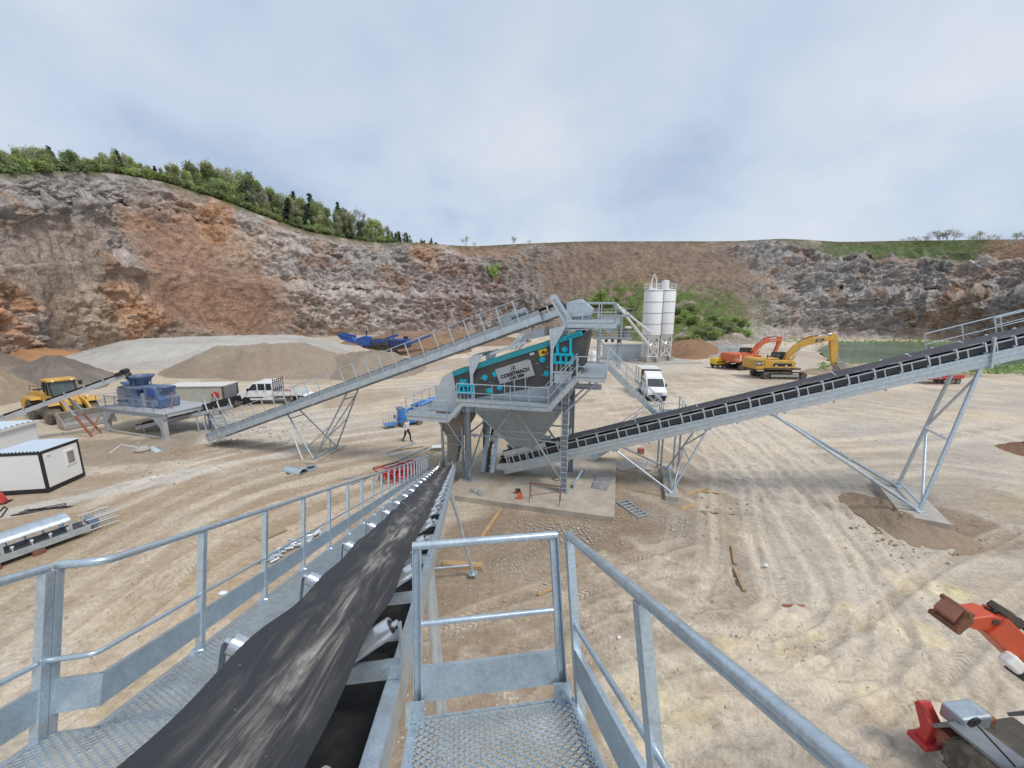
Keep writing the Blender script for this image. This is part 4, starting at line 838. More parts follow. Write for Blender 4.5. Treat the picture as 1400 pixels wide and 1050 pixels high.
near_rail([(-2.30, 2.64, 0), (-2.07, 2.66, 0), (-2.07, T1 + .5, 0)], [(-2.30, 2.64, 0)] + [(-2.07, 3.52 + 1.0 * k, 0) for k in range(22)])
for k in range(22): MB().box((-2.04, 3.52 + k, .0), (.05, .10, .06)).tube((-2.02, 3.52 + k, .005), (-1.995, 3.52 + k, .005), .014, 6).build('post_foot', 'galv_near', fc)
# right-hand landing
gp = grating(.86, 1.0).mesh('grating_panel', 'galv_near')
for k in range(3): part('grating_panel', gp, fc, (-.285, 2.395 - 1.0 * (k + 1), 0))['kind'] = 'stuff'
MB().beam((-.30, 2.405, -.025), (.60, 2.405, -.025), .012, .07).build('landing_angle', 'galv_near', fc)
for x, s in ((-.295, -1), (.59, 1)): MB().chan((x, -.9, -.035), (x, 2.40, -.035), .07, .045, .006, side=s).build('landing_angle', 'galv_near', fc)
for yb in (1.9, 1.0, .1): MB().beam((-.36, yb, -.05), (.6, yb, -.05), .05, .05, up=(0, 1, 0)).build('landing_bearer', 'galv_near', fc)
near_rail([(.63, -.9, 0), (.63, 2.41, 0)], [(.63, .43, 0), (.63, 1.43, 0), (.63, 2.38, 0)])
for q in ((-.275, 2.43), (.545, 2.43)): MB().chan((q[0], q[1], -.03), (q[0], q[1], HR - .02), .05, .04, .006, up=(1, 0, 0)).build('post', 'galv_near', fc, bevel=.002); MB().box((q[0] - .01, q[1] - .045, .045), (.10, .012, .11)).tube((q[0] - .01, q[1] - .05, .05), (q[0] - .01, q[1] - .075, .05), .014, 6).box((q[0] - .01, q[1] - .03, -.006), (.10, .06, .012)).build('post_foot', 'galv_near', fc)
MB().path([(-.30, 2.43, HR), (.57, 2.43, HR)], .0235, 14).build('top_rail', 'galv_near', fc, True); MB().path([(-.255, 2.43, .47), (.525, 2.43, .47)], .016, 10).build('mid_rail', 'galv_near', fc, True)
MB().chan((-.252, 2.43, .165), (.52, 2.43, .165), .17, .03, .005, side=1).build('kick_plate', 'galv_near', fc)
# trestles under it
def leg_world(root, MI, p_local, ground_pt, r, mt, nm='leg', foot=True):
    q = MI @ V(ground_pt); MB().tube(p_local, q, r, 10).build(nm, mt, root, True)
def trestle(t, spread, along, r=.045):
    top = []
    for s in (-1, 1):
        p = V((XB + s * .47, t, -.09)); w = MF @ p; foots = []
        for da in (-along, along):
            g = V((w.x + vx.x * s * spread + ux.x * da, w.y + vx.y * s * spread + ux.y * da, 0.02)); leg_world(fc, MFI, p + V((0, da * .15, 0)), g, r, 'galv'); foots.append(MFI @ (g + V((0, 0, .08))))
            MB().box(MFI @ (g + V((0, 0, .0))), (.28, .28, .03), M=(MFI.to_3x3())).build('base_plate', 'galv', fc)
        MB().tube(foots[0], foots[1], .03, 8).build('tie', 'galv', fc, True); m1 = (V(p) + foots[0]) / 2; MB().tube(m1, (V(p) + foots[1]) / 2, .025, 8).build('brace', 'galv', fc, True)
def bent(t, spread, r=.06):
    fs_ = []
    for s in (-1, 1):
        p = V((XB + s * .47, t, -.09)); w = MF @ p; g = V((w.x + vx.x * s * spread, w.y + vx.y * s * spread, .2)); q = MFI @ g; fs_.append((p, q)); MB().tube(p, q, r, 12).build('leg', 'galv', fc, True); MB().box(MFI @ (g - V((0, 0, .01))), (.3, .3, .03), M=MFI.to_3x3()).build('base_plate', 'galv', fc)
        MB().tube(p + V((0, -1.4, 0)), p.lerp(q, .45), r * .6, 10).build('brace', 'galv', fc, True)
    for f in (.62, .9): MB().tube(fs_[0][0].lerp(fs_[0][1], f), fs_[1][0].lerp(fs_[1][1], f), r * .7, 10).build('tie', 'galv', fc, True)
bent(14.6, .75); trestle(5.2, .25, .8, .05)
# ---------------- generic tall conveyor
def conveyor(root, L, hw, chh, belt_half, sp, mt='galv', idl=True, n=60, deep=None, belt='belt_far', r=.055, top=0.):
    flat, ang, zc = belt_half * .38, R(27), .26 + top
    trough(0, 0, L, n, zc, belt_half, flat, ang, sag=.01, sp=sp).build('belt', belt, root, True)
    MB().box((0, L / 2, -chh - .05), (belt_half * 2, L - .4, .015)).build('return_belt', 'rubber', root)
    for s in (-1, 1): MB().chan((s * hw, 0, -chh / 2), (s * hw, L, -chh / 2), chh, .1, .012, side=s).build('side_channel', mt, root)
    if idl:
        ms = idler_meshes(belt_half, flat, ang, zc, r, .002 + top, hw + .03, mt); y = .5
        while y < L - .4: place_idler(root, y, ms); y += sp
    y = .4
    while y < L: MB().beam((-hw + .05, y, -chh * .6), (hw - .05, y, -chh * .6), .08, .08).build('cross_member', mt, root); y += 2.4
    for y in (0., L): MB().tube((-belt_half, y, .0), (belt_half, y, .0), .22 if y else .2, 20).build('pulley', 'iron', root, True)
# ---------------- screen plant frame of reference
SO = V((-2.55, 21.3, 0)); SRZ = math.atan2(-.2672, .9636); MS = Matrix.Translation(SO) @ Matrix.Rotation(SRZ, 4, 'Z')
E1 = (MS.to_3x3() @ V((1, 0, 0))); E2 = (MS.to_3x3() @ V((0, 1, 0)))
def Sw(s, q, z): return MS @ V((s, q, z))
# feed conveyor rising to the screen
th = math.atan(.359); yb = E1 * math.cos(th) + V((0, 0, math.sin(th))); zb = -E1 * math.sin(th) + V((0, 0, math.cos(th))); QB = 1.85
MBm = frame3(Sw(-21.8, QB, .62), yb.cross(zb), yb, zb); MBI = MBm.inverted()
bc = thing('belt_conveyor', 'galvanized feed conveyor with one handrail rising to the top of the vibrating screen', 'conveyor', M=MBm)
LB = 28.6
conveyor(bc, LB, .52, .34, .4, 1.3, idl=True)
MB().chan((1.05, .3, -.15), (1.05, LB - 1.2, -.15), .34, .05, .008, side=1).build('walkway_edge', 'galv', bc); MB().chan((1.04, .3, .15), (1.04, LB - 1.2, .15), .26, .03, .006, side=1).build('kick_plate', 'galv_dull', bc)
MB().box((.80, LB / 2 - 1, -.02), (.42, LB - 3.2, .02)).build('walkway_floor', 'galv_dull', bc)
pp = [(1.10, .7 + 1.02 * k, 0) for k in range(26)]
rail_set(bc, [(1.10, .7, 0), (1.10, LB - 1.9, 0)], 1.2, pp, mid=False, kick=False, post=.06, r=.024, postdepth=.3)
for k in range(14): MB().box((1.08, 1.2 + 1.95 * k, -.33), (.06, .07, .10)).build('walkway_bracket', 'galv', bc)
MB().path([(1.10, LB - 5.2, .65), (1.10, LB - 1.9, .65)], .02, 8).build('mid_rail', 'galv', bc, True)
MB().box((.75, LB - 3.2, .45), (.4, .8, .4)).build('gearbox', 'galv_dull', bc, bevel=.03); MB().tube((.75, LB - 2.8, .5), (.75, LB - 1.9, .5), .2, 14).build('drive_motor', 'galv_dull', bc, True)
# head: drive guard and hood
gz = MB(); c0, c1 = MBI @ Sw(4.72, .75, 10.75), MBI @ Sw(5.5, .75, 9.55); d_ = (c1 - c0)
a_ = d_.normalized(); b_ = V((1, 0, 0)).cross(a_).normalized(); pr = []
for k in range(7): t = math.pi * k / 6; pr.append(c0 - a_ * math.sin(t) * .2 + b_ * math.cos(t) * .2)
for k in range(7): t = math.pi * k / 6; pr.append(c1 + a_ * math.sin(t) * .24 - b_ * math.cos(t) * .24)
gz.prism(pr, (.14, 0, 0)).build('belt_guard', 'galv', bc, bevel=.015)
text('CONSTMACH', .2, Matrix.Translation((c0 + c1) / 2 + V((.145, 0, 0))) @ frame3((0, 0, 0), a_, -b_, V((1, 0, 0))), 'black', bc)
Mh = MBI @ MS
def inb(s, q, z): return Mh @ V((s, q, z))
MB().prism([inb(5.35, 1.1, 9.75), inb(5.45, 1.1, 10.55), inb(6.1, 1.1, 10.72), inb(6.75, 1.1, 10.2), inb(6.6, 1.1, 9.85)], (Mh.to_3x3() @ V((0, 1.5, 0)))).build('discharge_hood', 'galv', bc, bevel=.02)
MB().prism([inb(5.6, 1.3, 9.75), inb(6.6, 1.3, 9.85), inb(6.3, 1.3, 9.05), inb(5.9, 1.3, 8.9)], (Mh.to_3x3() @ V((0, 1.1, 0)))).build('discharge_chute', 'galv_dull', bc)
# head platform
def hexs(mb, s0, s1, q0, q1, z0, z1, M): return mb.hexa([M @ V(p) for p in ((s0, q0, z0), (s1, q0, z0), (s1, q1, z0), (s0, q1, z0), (s0, q0, z1), (s1, q0, z1), (s1, q1, z1), (s0, q1, z1))])
hexs(MB(), 5.4, 7.9, .3, 3.2, 9.46, 9.5, Mh).build('platform_floor', 'galv_dull', bc)
for q in (.3, 3.2): hexs(MB(), 5.3, 7.9, q - .03, q + .03, 9.24, 9.45, Mh).build('platform_beam', 'galv', bc)
hexs(MB(), 7.9, 7.96, .3, 3.2, 9.24, 9.45, Mh).build('platform_beam', 'galv', bc)
upb = (Mh.to_3x3() @ V((0, 0, 1)))
for a, b, n in (((5.5, .3), (7.9, .3), 4), ((7.9, .3), (7.9, 3.2), 4), ((5.5, 3.2), (7.9, 3.2), 4)):
    rail_set(bc, [inb(*a, 9.5), inb(*b, 9.5)], 1.0, [inb(*(V((*a, 0)).lerp(V((*b, 0)), k / (n - 1)).xy), 9.5) for k in range(n)], up=upb, post=.05, r=.025)
for q in (.5, 3.0):
    MB().beam(inb(5.5, q, 9.24), inb(4.9, q, 9.1), .1, .1).beam(inb(7.6, q, 9.22), inb(5.3, q, 8.2 + .9), .08, .08).build('platform_bracket', 'galv', bc)
# lower trestle of the feed conveyor
def Bl(s, dq, dz=0): z = .62 + (s + 21.8) * .359; return MBI @ Sw(s, QB + dq, z - .34 + dz)
for dq, qf, sf, tops in ((-.55, .62, -11.65, (-10.2, -9.0, -14.2)), (.55, 3.2, -11.9, (-10.2, -9.0, -14.2))):
    f = MBI @ Sw(sf, qf, .12)
    for k, tp in enumerate(tops):
        if k == 0: continue
        MB().tube(Bl(tp, dq), f, .055, 10).build('leg', 'galv_dull', bc, True)
    MB().tube(Bl(-9.0, dq).lerp(f, .5), Bl(-14.2, dq).lerp(f, .75), .035, 8).build('brace', 'galv_dull', bc, True)
for a, b, r in (((-9.0, -.55), (-9.0, .55), 0), ((-14.2, -.55), (-14.2, .55), 0)): MB().tube(Bl(*a).lerp(MBI @ Sw(-11.65, .62, .12), .12), Bl(*b).lerp(MBI @ Sw(-11.9, 3.2, .12), .12), .04, 8).build('tie', 'galv_dull', bc, True)
MB().tube(MBI @ Sw(-11.65, .62, .14), Bl(-9.0, .55).lerp(MBI @ Sw(-11.9, 3.2, .12), .1), .04, 8).build('brace', 'galv_dull', bc, True)
MB().tube(MBI @ Sw(-11.65, .62, .14), MBI @ Sw(-11.9, 3.2, .14), .06, 8).build('tie', 'galv_dull', bc, True)
# ---------------- discharge conveyor climbing to the right
az = R(-9); hd = V((math.cos(az), math.sin(az), 0)); th = math.atan(.303); yc = hd * math.cos(th) + V((0, 0, math.sin(th))); zc_ = -hd * math.sin(th) + V((0, 0, math.cos(th))); xc_ = yc.cross(zc_)
near0 = G(690, 648, .5)
MC = frame3(near0 - xc_ * .62 + zc_ * .55, xc_, yc, zc_); MCI = MC.inverted()
cc = thing('belt_conveyor', 'long galvanized conveyor climbing from under the screen hopper over two splayed tube trestles', 'conveyor', M=MC)
LC = 30.; HWc = .60
trough(0, 0, LC, 90, .40, .56, .2, R(27), sag=.012, sp=1.15, ph=.5).build('belt', 'belt_far', cc, True)
MB().box((0, LC / 2, -.30), (1.1, LC - .5, .015)).build('return_belt', 'rubber', cc)
for s in (-1, 1):
    MB().chan((s * HWc, 0, -.27), (s * HWc, LC, -.27), .60, .11, .012, side=s).build('side_channel', 'galv', cc)
    MB().beam((s * (HWc + .075), 0, -.02), (s * (HWc + .075), LC, -.02), .04, .05).build('channel_rib', 'galv', cc); MB().beam((s * (HWc + .075), 0, -.25), (s * (HWc + .075), LC, -.25), .04, .05).build('channel_rib', 'galv', cc)
    MB().beam((s * (HWc + .03), .3, .44), (s * (HWc + .03), LC, .44), .05, .05).build('top_chord', 'galv', cc)
    y = .55
    while y < LC: MB().beam((s * (HWc + .03), y, .032), (s * (HWc + .03), y, .415), .05, .04, up=(1, 0, 0)).build('upright', 'galv', cc); y += 1.15
    MB().box((s * (HWc - .075), LC / 2, .25), (.012, LC - 1, .34)).build('skirt', 'rubber', cc)
ms = idler_meshes(.56, .2, R(27), .40, .06, .04, .60, 'galv'); y = .4
while y < 2.2: place_idler(cc, y, ms); y += .4
while y < LC - .4: place_idler(cc, y, ms); y += 1.15
for s in (-1, 1):
    y = 1.6
    while y < LC: MB().box((s * (HWc + .05), y, -.615), (.09, .07, .09)).build('bolt_lug', 'galv_dull', cc); y += 2.3
MB().tube((-.58, 0, .05), (.58, 0, .05), .22, 20).build('tail_pulley', 'iron', cc, True)
for s in (-1, 1): MB().prism([(s * .68, -.4, -.12), (s * .68, .7, -.5), (s * .68, .7, .04), (s * .68, -.25, .2)], (.015 * s, 0, 0)).build('tail_plate', 'galv', cc)
for s in (-1, 1): MB().box((s * .66, 1.6, .66), (.03, 2.6, .3)).build('skirt_board', 'galv', cc)
MB().box((-.05, 2.0, .75), (1.0, 2.4, .05)).build('feed_box_rim', 'galv_dull', cc)
# head platform at the far end
for s in (-1,):
    MB().box((s * 1.0, 26.8, .0), (.7, 6.4, .04)).build('platform_floor', 'galv_dull', cc)
    zl = MC.inverted().to_3x3() @ V((0, 0, 1))
    rail_set(cc, [(s * 1.34, 23.4, 0), (s * 1.34, 30, 0)], 1.15, [(s * 1.34, 23.4 + 1.65 * k, 0) for k in range(5)], post=.05, r=.028)
    rail_set(cc, [(s * .7, 25.9, .5), (s * .7, 30, .5)], .75, [(s * .7, 25.9 + 1.3 * k, .5) for k in range(4)], post=.05, r=.028, kick=False)
MB().beam((.70, 24.3, -.7), (.70, 24.6, .75), .09, .12, up=(1, 0, 0)).build('splice_plate', 'galv', cc)
MB().box((.4, 24.0, -.52), (.5, .5, .2)).build('splice_bracket', 'galv_dull', cc)
def Cl(y, s): return V((s * HWc, y, -.58))
def ctrestle(base_near, base_far, tops, r, zf):
    fn, ff = MCI @ V((base_near.x, base_near.y, zf)), MCI @ V((base_far.x, base_far.y, zf))
    for s, f in ((1, fn), (-1, ff)):
        for k, tp in enumerate(tops): MB().tube(Cl(tp, s), f, r, 12).build('leg', 'galv', cc, True); MB().box(Cl(tp, s) + V((0, 0, -.03)), (.2, .34, .05)).build('cap_plate', 'galv_dull', cc)
        MB().box(f, (.4, .4, .05), M=MCI.to_3x3()).build('base_plate', 'galv', cc)
    MB().tube(fn.lerp(Cl(tops[1], 1), .04), ff.lerp(Cl(tops[1], -1), .04), r * .8, 10).build('tie', 'galv', cc, True)
    MB().tube(fn.lerp(Cl(tops[1], 1), .05), ff.lerp(Cl(tops[1], -1), .52), r * .75, 10).build('brace', 'galv', cc, True)
    MB().tube(ff.lerp(Cl(tops[1], -1), .52), Cl(tops[1], 1) .lerp(fn, .06), r * .75, 10).build('brace', 'galv', cc, True)
    MB().tube(ff.lerp(Cl(tops[1], -1), .5), fn.lerp(Cl(tops[1], 1), .5), r * .6, 10).build('tie', 'galv', cc, True)
    MB().tube(fn.lerp(Cl(tops[0], 1), .5), ff.lerp(Cl(tops[0], -1), .35), r * .6, 10).build('brace', 'galv', cc, True)
sup1n, sup1f = G(918, 676, .2), G(912, 642, .2)
ctrestle(sup1n, sup1f, (6.6, 11.6), .055, .32)
sup2n, sup2f = G(1256, 702, .3), G(1226, 668, .3)
ctrestle(sup2n, sup2f, (14.9, 24.0), .085, .44)
# concrete footings
def footing(name, label, a, b, wid, z0, z1, over=.5, m='concrete_grey'):
    a, b = V((a.x, a.y, 0)), V((b.x, b.y, 0)); d = (b - a).normalized(); a = a - d * over; b = b + d * over; l = (b - a).length; c = (a + b) / 2
    o = MB().box((0, 0, (z0 + z1) / 2), (l, wid, z1 - z0)).build(name, m, None, bevel=.03); o.location = c; o.rotation_euler[2] = math.atan2(d.y, d.x); return tag(o, label, 'footing')
footing('concrete_footing', 'narrow concrete plinth under the splayed trestle beside the slab', sup1n, sup1f, .7, -.3, .295, .45)
footing('concrete_footing', 'long concrete footing half dug out under the tall conveyor trestle', sup2n, sup2f, 1.7, -.4, .415, .9)
footing('concrete_footing', 'low concrete strip under the trestle of the railed feed conveyor', Sw(-11.65, .62, 0), Sw(-11.9, 3.2, 0), .8, -.3, .10, .5, 'concrete')
# ================================================================== SCREENING PLANT
sb = thing('slab', 'wide pale concrete slab under the screening plant', 'slab', SO, SRZ)
o = MB().prism([(-.6, -2.05, -.35), (8.35, -2.05, -.35), (8.35, 5.8, -.35), (-.6, 5.8, -.35)], (0, 0, .65)).build('slab_body', 'concrete', sb, bevel=.03)
sf = thing('screen_support_frame', 'grey steel legs, hopper, railed walkways and stair that carry the dark vibrating screen', 'steel frame', SO, SRZ)
g = 'galv'; GD = 'galv_dull'
for s, q, zt in ((0, 0, 5.0), (0, 3.05, 5.0), (5.6, 0, 6.2), (5.6, 3.05, 6.2)):
    MB().ibeam((s, q, .33), (s, q, zt), .3, .26, .02, up=(1, 0, 0)).build('leg', GD, sf); MB().box((s, q, .315), (.5, .5, .03)).build('base_plate', GD, sf)
    MB().prism([(s - .13, q - .16, zt), (s - .45, q - .16, zt), (s - .13, q - .16, zt - .7)], (0, .02, 0)).prism([(s + .13, q - .16, zt), (s + .5, q - .16, zt), (s + .13, q - .16, zt - .7)], (0, .02, 0)).build('gusset', GD, sf)
for q in (0, 3.05):
    MB().ibeam((-.6, q, 5.02), (5.75, q, 5.02), .3, .2, .02).build('main_beam', GD, sf)
    MB().ibeam((5.0, q, 6.25), (7.4, q, 6.25), .26, .2, .02).build('main_beam', GD, sf)
    MB().tube((2.75, q - .14, 4.85), (.2, q - .14, 1.15), .06, 10).tube((.2, q - .14, 1.15), (.05, q - .14, .6), .06, 10).build('brace', GD, sf, True)
    MB().tube((2.85, q - .14, 4.85), (5.5, q - .14, .95), .06, 10).build('brace', GD, sf, True)
    MB().tube((.16, q - .02, 3.1), (5.45, q - .02, 3.1), .05, 10).build('tie', GD, sf, True)
    for s in (.45, 1.55, 4.05, 5.2): MB().prism([(s - .14, q - .1, 3.1), (s, q - .1, 3.24), (s + .14, q - .1, 3.1), (s, q - .1, 2.96)], (0, .02, 0)).build('node_plate', GD, sf)
for s in (0, 5.6): MB().ibeam((s, .16, 4.75), (s, 2.9, 4.75), .24, .16, .015).build('cross_beam', GD, sf); MB().tube((s, .1, 3.1), (s, 2.95, 3.1), .05, 10).tube((s, .1, .9), (s, 2.95, 3.0), .045, 10).build('tie', GD, sf, True)
# hopper under the deck
T = [(.35, .25, 5.2), (5.35, .25, 6.33), (5.35, 2.8, 6.33), (.35, 2.8, 5.2)]; M_ = [(.35, .25, 4.45), (5.35, .25, 4.75), (5.35, 2.8, 4.75), (.35, 2.8, 4.45)]; B_ = [(2.55, 1.1, 2.05), (3.55, 1.1, 2.05), (3.55, 1.95, 2.05), (2.55, 1.95, 2.05)]
MB().loft([[V(p) for p in k] for k in (T, M_, B_)], caps=False).build('hopper', GD, sf)
for a, b in ((M_, B_),):
    for i in (0, 1): MB().beam(V(a[i]) + V((0, -.02, 0)), V(b[i]) + V((0, -.02, 0)), .03, .06).build('hopper_rib', g, sf)
MB().beam((1.45, .655, 3.25), (4.35, .655, 3.35), .03, .07).build('hopper_rib', g, sf)
for k in range(2): MB().box((3.4 + .35 * k, .5, 3.6), (.05, .02, .12)).build('hopper_slot', 'black', sf)
# discharge chute on the low end and the transfer chute to the near conveyor
MB().prism([(-1.0, .35, 6.7), (-1.65, .35, 6.35), (-2.35, .35, 4.7), (-2.2, .35, 4.25), (-.7, .35, 4.25), (-.75, .35, 5.0)], (0, 2.1, 0)).build('discharge_hood', g, sf)
MB().loft([[V(p) for p in k] for k in ([(-2.2, .35, 4.24), (-.2, .35, 4.24), (-.2, 2.6, 4.24), (-2.2, 2.6, 4.24)], [(-2.0, .3, 3.6), (-.35, .3, 3.6), (-.35, 2.2, 3.6), (-2.0, 2.2, 3.6)], [(-1.45, .3, 2.7), (-.65, .3, 2.7), (-.65, 1.0, 2.7), (-1.45, 1.0, 2.7)], [(-1.35, .0, 1.3), (-.8, .0, 1.3), (-.8, .4, 1.3), (-1.35, .4, 1.3)])], caps=False).build('discharge_chute', 'chute_steel', sf)
for s in (-1.75, -.45): MB().beam((s, .3, .33), (s, .25, 3.5), .12, .12, up=(1, 0, 0)).build('chute_post', 'galv_dull', sf)
MB().beam((-1.3, -.35, 4.1), (-.15, -.1, 2.2), .05, .05).build('brace', g, sf)
for k in range(5): MB().beam((-1.7, .22, .7 + .55 * k), (-.5, .22, .7 + .55 * k), .05, .05).build('chute_rung', GD, sf)
# side transfer with dark belt behind the left leg
for s in (.55, 1.15): MB().beam((s, .9, .5), (s, 2.6, 3.9), .06, .22, up=(1, 0, 0)).build('side_channel', g, sf)
MB().beam((.85, .85, .55), (.85, 2.6, 4.0), .5, .05, up=(1, 0, 0)).build('transfer_belt', 'rubber', sf)
for k in range(8):
    f = k / 7.5; a = V((.52, .9, .62)).lerp(V((.52, 2.6, 4.05)), f); b = V((1.18, .9, .62)).lerp(V((1.18, 2.6, 4.05)), min(1, f + .12)); MB().beam(a, b, .04, .04).build('lattice_bar', g, sf)
# walkways
def deck(s0, s1, q0, q1, z, z1=None):
    z1 = z if z1 is None else z1
    MB().hexa([(s0, q0, z - .03), (s1, q0, z1 - .03), (s1, q1, z1 - .03), (s0, q1, z - .03), (s0, q0, z), (s1, q0, z1), (s1, q1, z1), (s0, q1, z)]).build('deck_plate', GD, sf)
    for q, sd in ((q0, 1), (q1, -1)): MB().chan((s0, q, z - .13), (s1, q, z1 - .13), .19, .06, .01, side=sd).build('deck_channel', g, sf)
def rails(a, b, n, **k): rail_set(sf, [a, b], 1.02, lin(a, b, n), post=.05, r=.024, **k)
deck(-3.36, -.84, -.9, .1, 4.2); deck(-3.36, -2.4, .1, 2.9, 4.2); deck(.06, 4.82, -.9, .02, 5.22); deck(6.2, 7.6, -.9, 4.5, 6.87)
rails((-3.36, -.93, 4.2), (-.84, -.93, 4.2), 4); rails((-3.39, -.9, 4.2), (-3.39, 2.9, 4.2), 5); rails((-3.36, 2.93, 4.2), (-2.4, 2.93, 4.2), 2); rails((-.2, -.93, 5.22), (4.82, -.93, 5.22), 6)
for q in (-.93, .05): MB().path([(-.84, q, 5.22), (-.15, q, 6.24)], .024, 8).path([(-.84, q, 4.75), (-.1, q, 5.75)], .018, 8).build('stair_rail', g, sf, True)
for q in (-.9, .0): MB().beam((-.84, q, 4.08), (.06, q, 5.1), .03, .24).build('stringer', g, sf)
for k in range(5): f = (k + .5) / 5; MB().box((-.84 + .9 * f, -.45, 4.2 + 1.02 * f), (.24, .86, .03)).build('tread', GD, sf)
for q in (-.9, .0): MB().beam((4.82, q, 5.08), (6.2, q, 6.74), .03, .26).build('stringer', g, sf)
for k in range(8): f = (k + .5) / 8; MB().box((4.82 + 1.38 * f, -.45, 5.22 + 1.65 * f), (.24, .86, .03)).build('tread', GD, sf)
MB().path([(4.82, -.93, 6.24), (6.2, -.93, 7.89)], .024, 8).path([(4.82, -.93, 5.75), (6.2, -.93, 7.38)], .018, 8).build('stair_rail', g, sf, True)
MB().path([(4.5, .0, 6.2), (6.15, .0, 7.95)], .022, 8).build('stair_rail', g, sf, True)
rails((6.2, -.93, 6.87), (7.5, -.93, 6.87), 2); rails((7.63, -.9, 6.87), (7.63, 3.5, 6.87), 4); rails((6.2, 4.53, 6.87), (7.6, 4.53, 6.87), 2)
MB().path([(6.25, -.93, 7.9), (6.25, -.93, 6.9)], .02, 8).path([(6.25, -.93, 7.4), (6.25, -.3, 7.4)], .02, 8).build('gate_rail', g, sf, True)
for q in (-.6, 2.6): MB().beam((7.3, q, 6.7), (5.7, q, 5.0), .09, .09).build('deck_strut', GD, sf)
for q in (0, 3.05): MB().beam((5.6, q, 6.395), (5.6, q, 6.74), .16, .16, up=(1, 0, 0)).build('deck_post', GD, sf)
# stair down behind the discharge conveyor
def flight(s0, z0, s1, z1, q0, q1, n):
    for q in (q0, q1): MB().beam((s0, q, z0 - .1), (s1, q, z1 - .1), .03, .26).build('stringer', g, sf)
    for k in range(n): f = (k + .5) / n; MB().box((s0 + (s1 - s0) * f, (q0 + q1) / 2, z0 + (z1 - z0) * f), (.24, q1 - q0 - .04, .03)).build('tread', GD, sf)
    for q in (q0 - .02, q1 + .02):
        MB().path([(s0, q, z0 + 1.0), (s1, q, z1 + 1.0)], .023, 8).path([(s0, q, z0 + .5), (s1, q, z1 + .5)], .018, 8).build('stair_rail', g, sf, True)
        for k in range(4): f = k / 3; MB().beam((s0 + (s1 - s0) * f, q, z0 + (z1 - z0) * f), (s0 + (s1 - s0) * f, q, z0 + (z1 - z0) * f + 1.0), .045, .03, up=(1, 0, 0)).build('post', g, sf)
flight(7.6, 6.87, 10.85, 3.8, 3.65, 4.45, 14); deck(10.85, 12.0, 3.6, 5.75, 3.8); flight(10.85, 3.8, 6.6, .32, 4.9, 5.7, 18)
rails((12.03, 3.6, 3.8), (12.03, 5.75, 3.8), 3); rails((10.85, 3.57, 3.8), (12.0, 3.57, 3.8), 2); rails((10.85, 5.78, 3.8), (12.0, 5.78, 3.8), 2)
for s, q in ((10.95, 3.7), (11.9, 3.7), (11.9, 5.6), (10.95, 5.6)): MB().beam((s, q, .0), (s, q, 3.6), .1, .1, up=(1, 0, 0)).build('landing_post', GD, sf)
# ladder on the front right leg
for s in (5.42, 5.78): MB().beam((s, -.25, .32), (s, -.25, 6.1), .05, .03, up=(1, 0, 0)).build('ladder_stile', g, sf)
for k in range(18): MB().tube((5.44, -.25, .6 + .3 * k), (5.76, -.25, .6 + .3 * k), .016, 6).build('rung', g, sf)
# posts carrying the feed conveyor over the screen
for s, z0, z1 in ((.27, 5.15, 7.55), (4.8, 6.2, 9.15)):
    for q in (.12, 3.0):
        MB().beam((s, q, z0), (s, q, z1), .15, .15, up=(1, 0, 0)).build('carrier_post', g, sf)
        MB().prism([(s - .17, q - .09, z1), (s + .75, q - .09, z1 + .26), (s + .08, q - .09, z1 - 1.0), (s - .08, q - .09, z1 - 1.0)], (0, .03, 0)).build('carrier_gusset', g, sf)
    MB().ibeam((s + .1, .05, z1 + .02), (s + .1, 3.1, z1 + .02), .2, .16, .015).build('carrier_beam', GD, sf)
for k in range(4):
    s = 2.2 + .2 * k; MB().beam((s, .55 + .1 * k, 8.0), (s + .9, .9, 9.0), .06, .1).build('chute_bar', g, sf)
MB().prism([(2.9, .6, 8.45), (4.3, .6, 8.75), (4.2, .6, 9.2), (3.2, .6, 8.95)], (0, 2.0, 0)).build('feed_chute', GD, sf)
MB().beam((1.2, .55, 7.7), (3.3, .55, 8.45), .05, .16).build('chute_beam', g, sf)
# ---------------- the vibrating screen
vs = thing('vibrating_screen', 'dark grey vibrating screen box with teal top rail and turquoise spring brackets', 'screen', SO, SRZ)
prof = [(-.75, 4.98), (-.93, 6.5), (6.3, 8.93), (6.72, 9.18), (6.55, 8.2), (6.42, 7.2), (5.9, 6.55), (5.0, 6.26), (3, 5.78), (.6, 5.2)]
for q in (.3, 2.5): MB().prism([(s, q, z) for s, z in prof], (0, .05, 0)).build('side_plate', 'anthracite', vs)
sl_ = math.atan2(2.43, 7.23); cs_, sn_ = math.cos(sl_), math.sin(sl_)
for q in (.25, 2.5): MB().chan((-.93, q, 6.55), (6.3, q, 8.98), .28, .12, .02, side=1).build('top_rail', 'teal', vs, bevel=.006)
MB().box((5.85, .172, 8.83), (1.0, .012, .16), M=Matrix.Rotation(-sl_, 3, 'Y')).build('rail_sign', 'teal_bright', vs)
def face(s, z, q): return Matrix.Translation((s, q, z)) @ frame3((0, 0, 0), (cs_, 0, sn_), (-sn_, 0, cs_))
text('CONSTMACH', .13, face(5.85, 8.83, .160), 'black', vs, depth=.004)
MB().hexa([(-.8, .35, 5.15), (6.35, .35, 7.25), (6.35, 2.5, 7.25), (-.8, 2.5, 5.15), (-.8, .35, 5.22), (6.35, .35, 7.32), (6.35, 2.5, 7.32), (-.8, 2.5, 5.22)]).build('screen_deck', 'iron', vs)
MB().hexa([(-.85, .35, 5.95), (6.4, .35, 8.25), (6.4, 2.5, 8.25), (-.85, 2.5, 5.95), (-.85, .35, 6.02), (6.4, .35, 8.32), (6.4, 2.5, 8.32), (-.85, 2.5, 6.02)]).build('screen_deck', 'iron', vs)
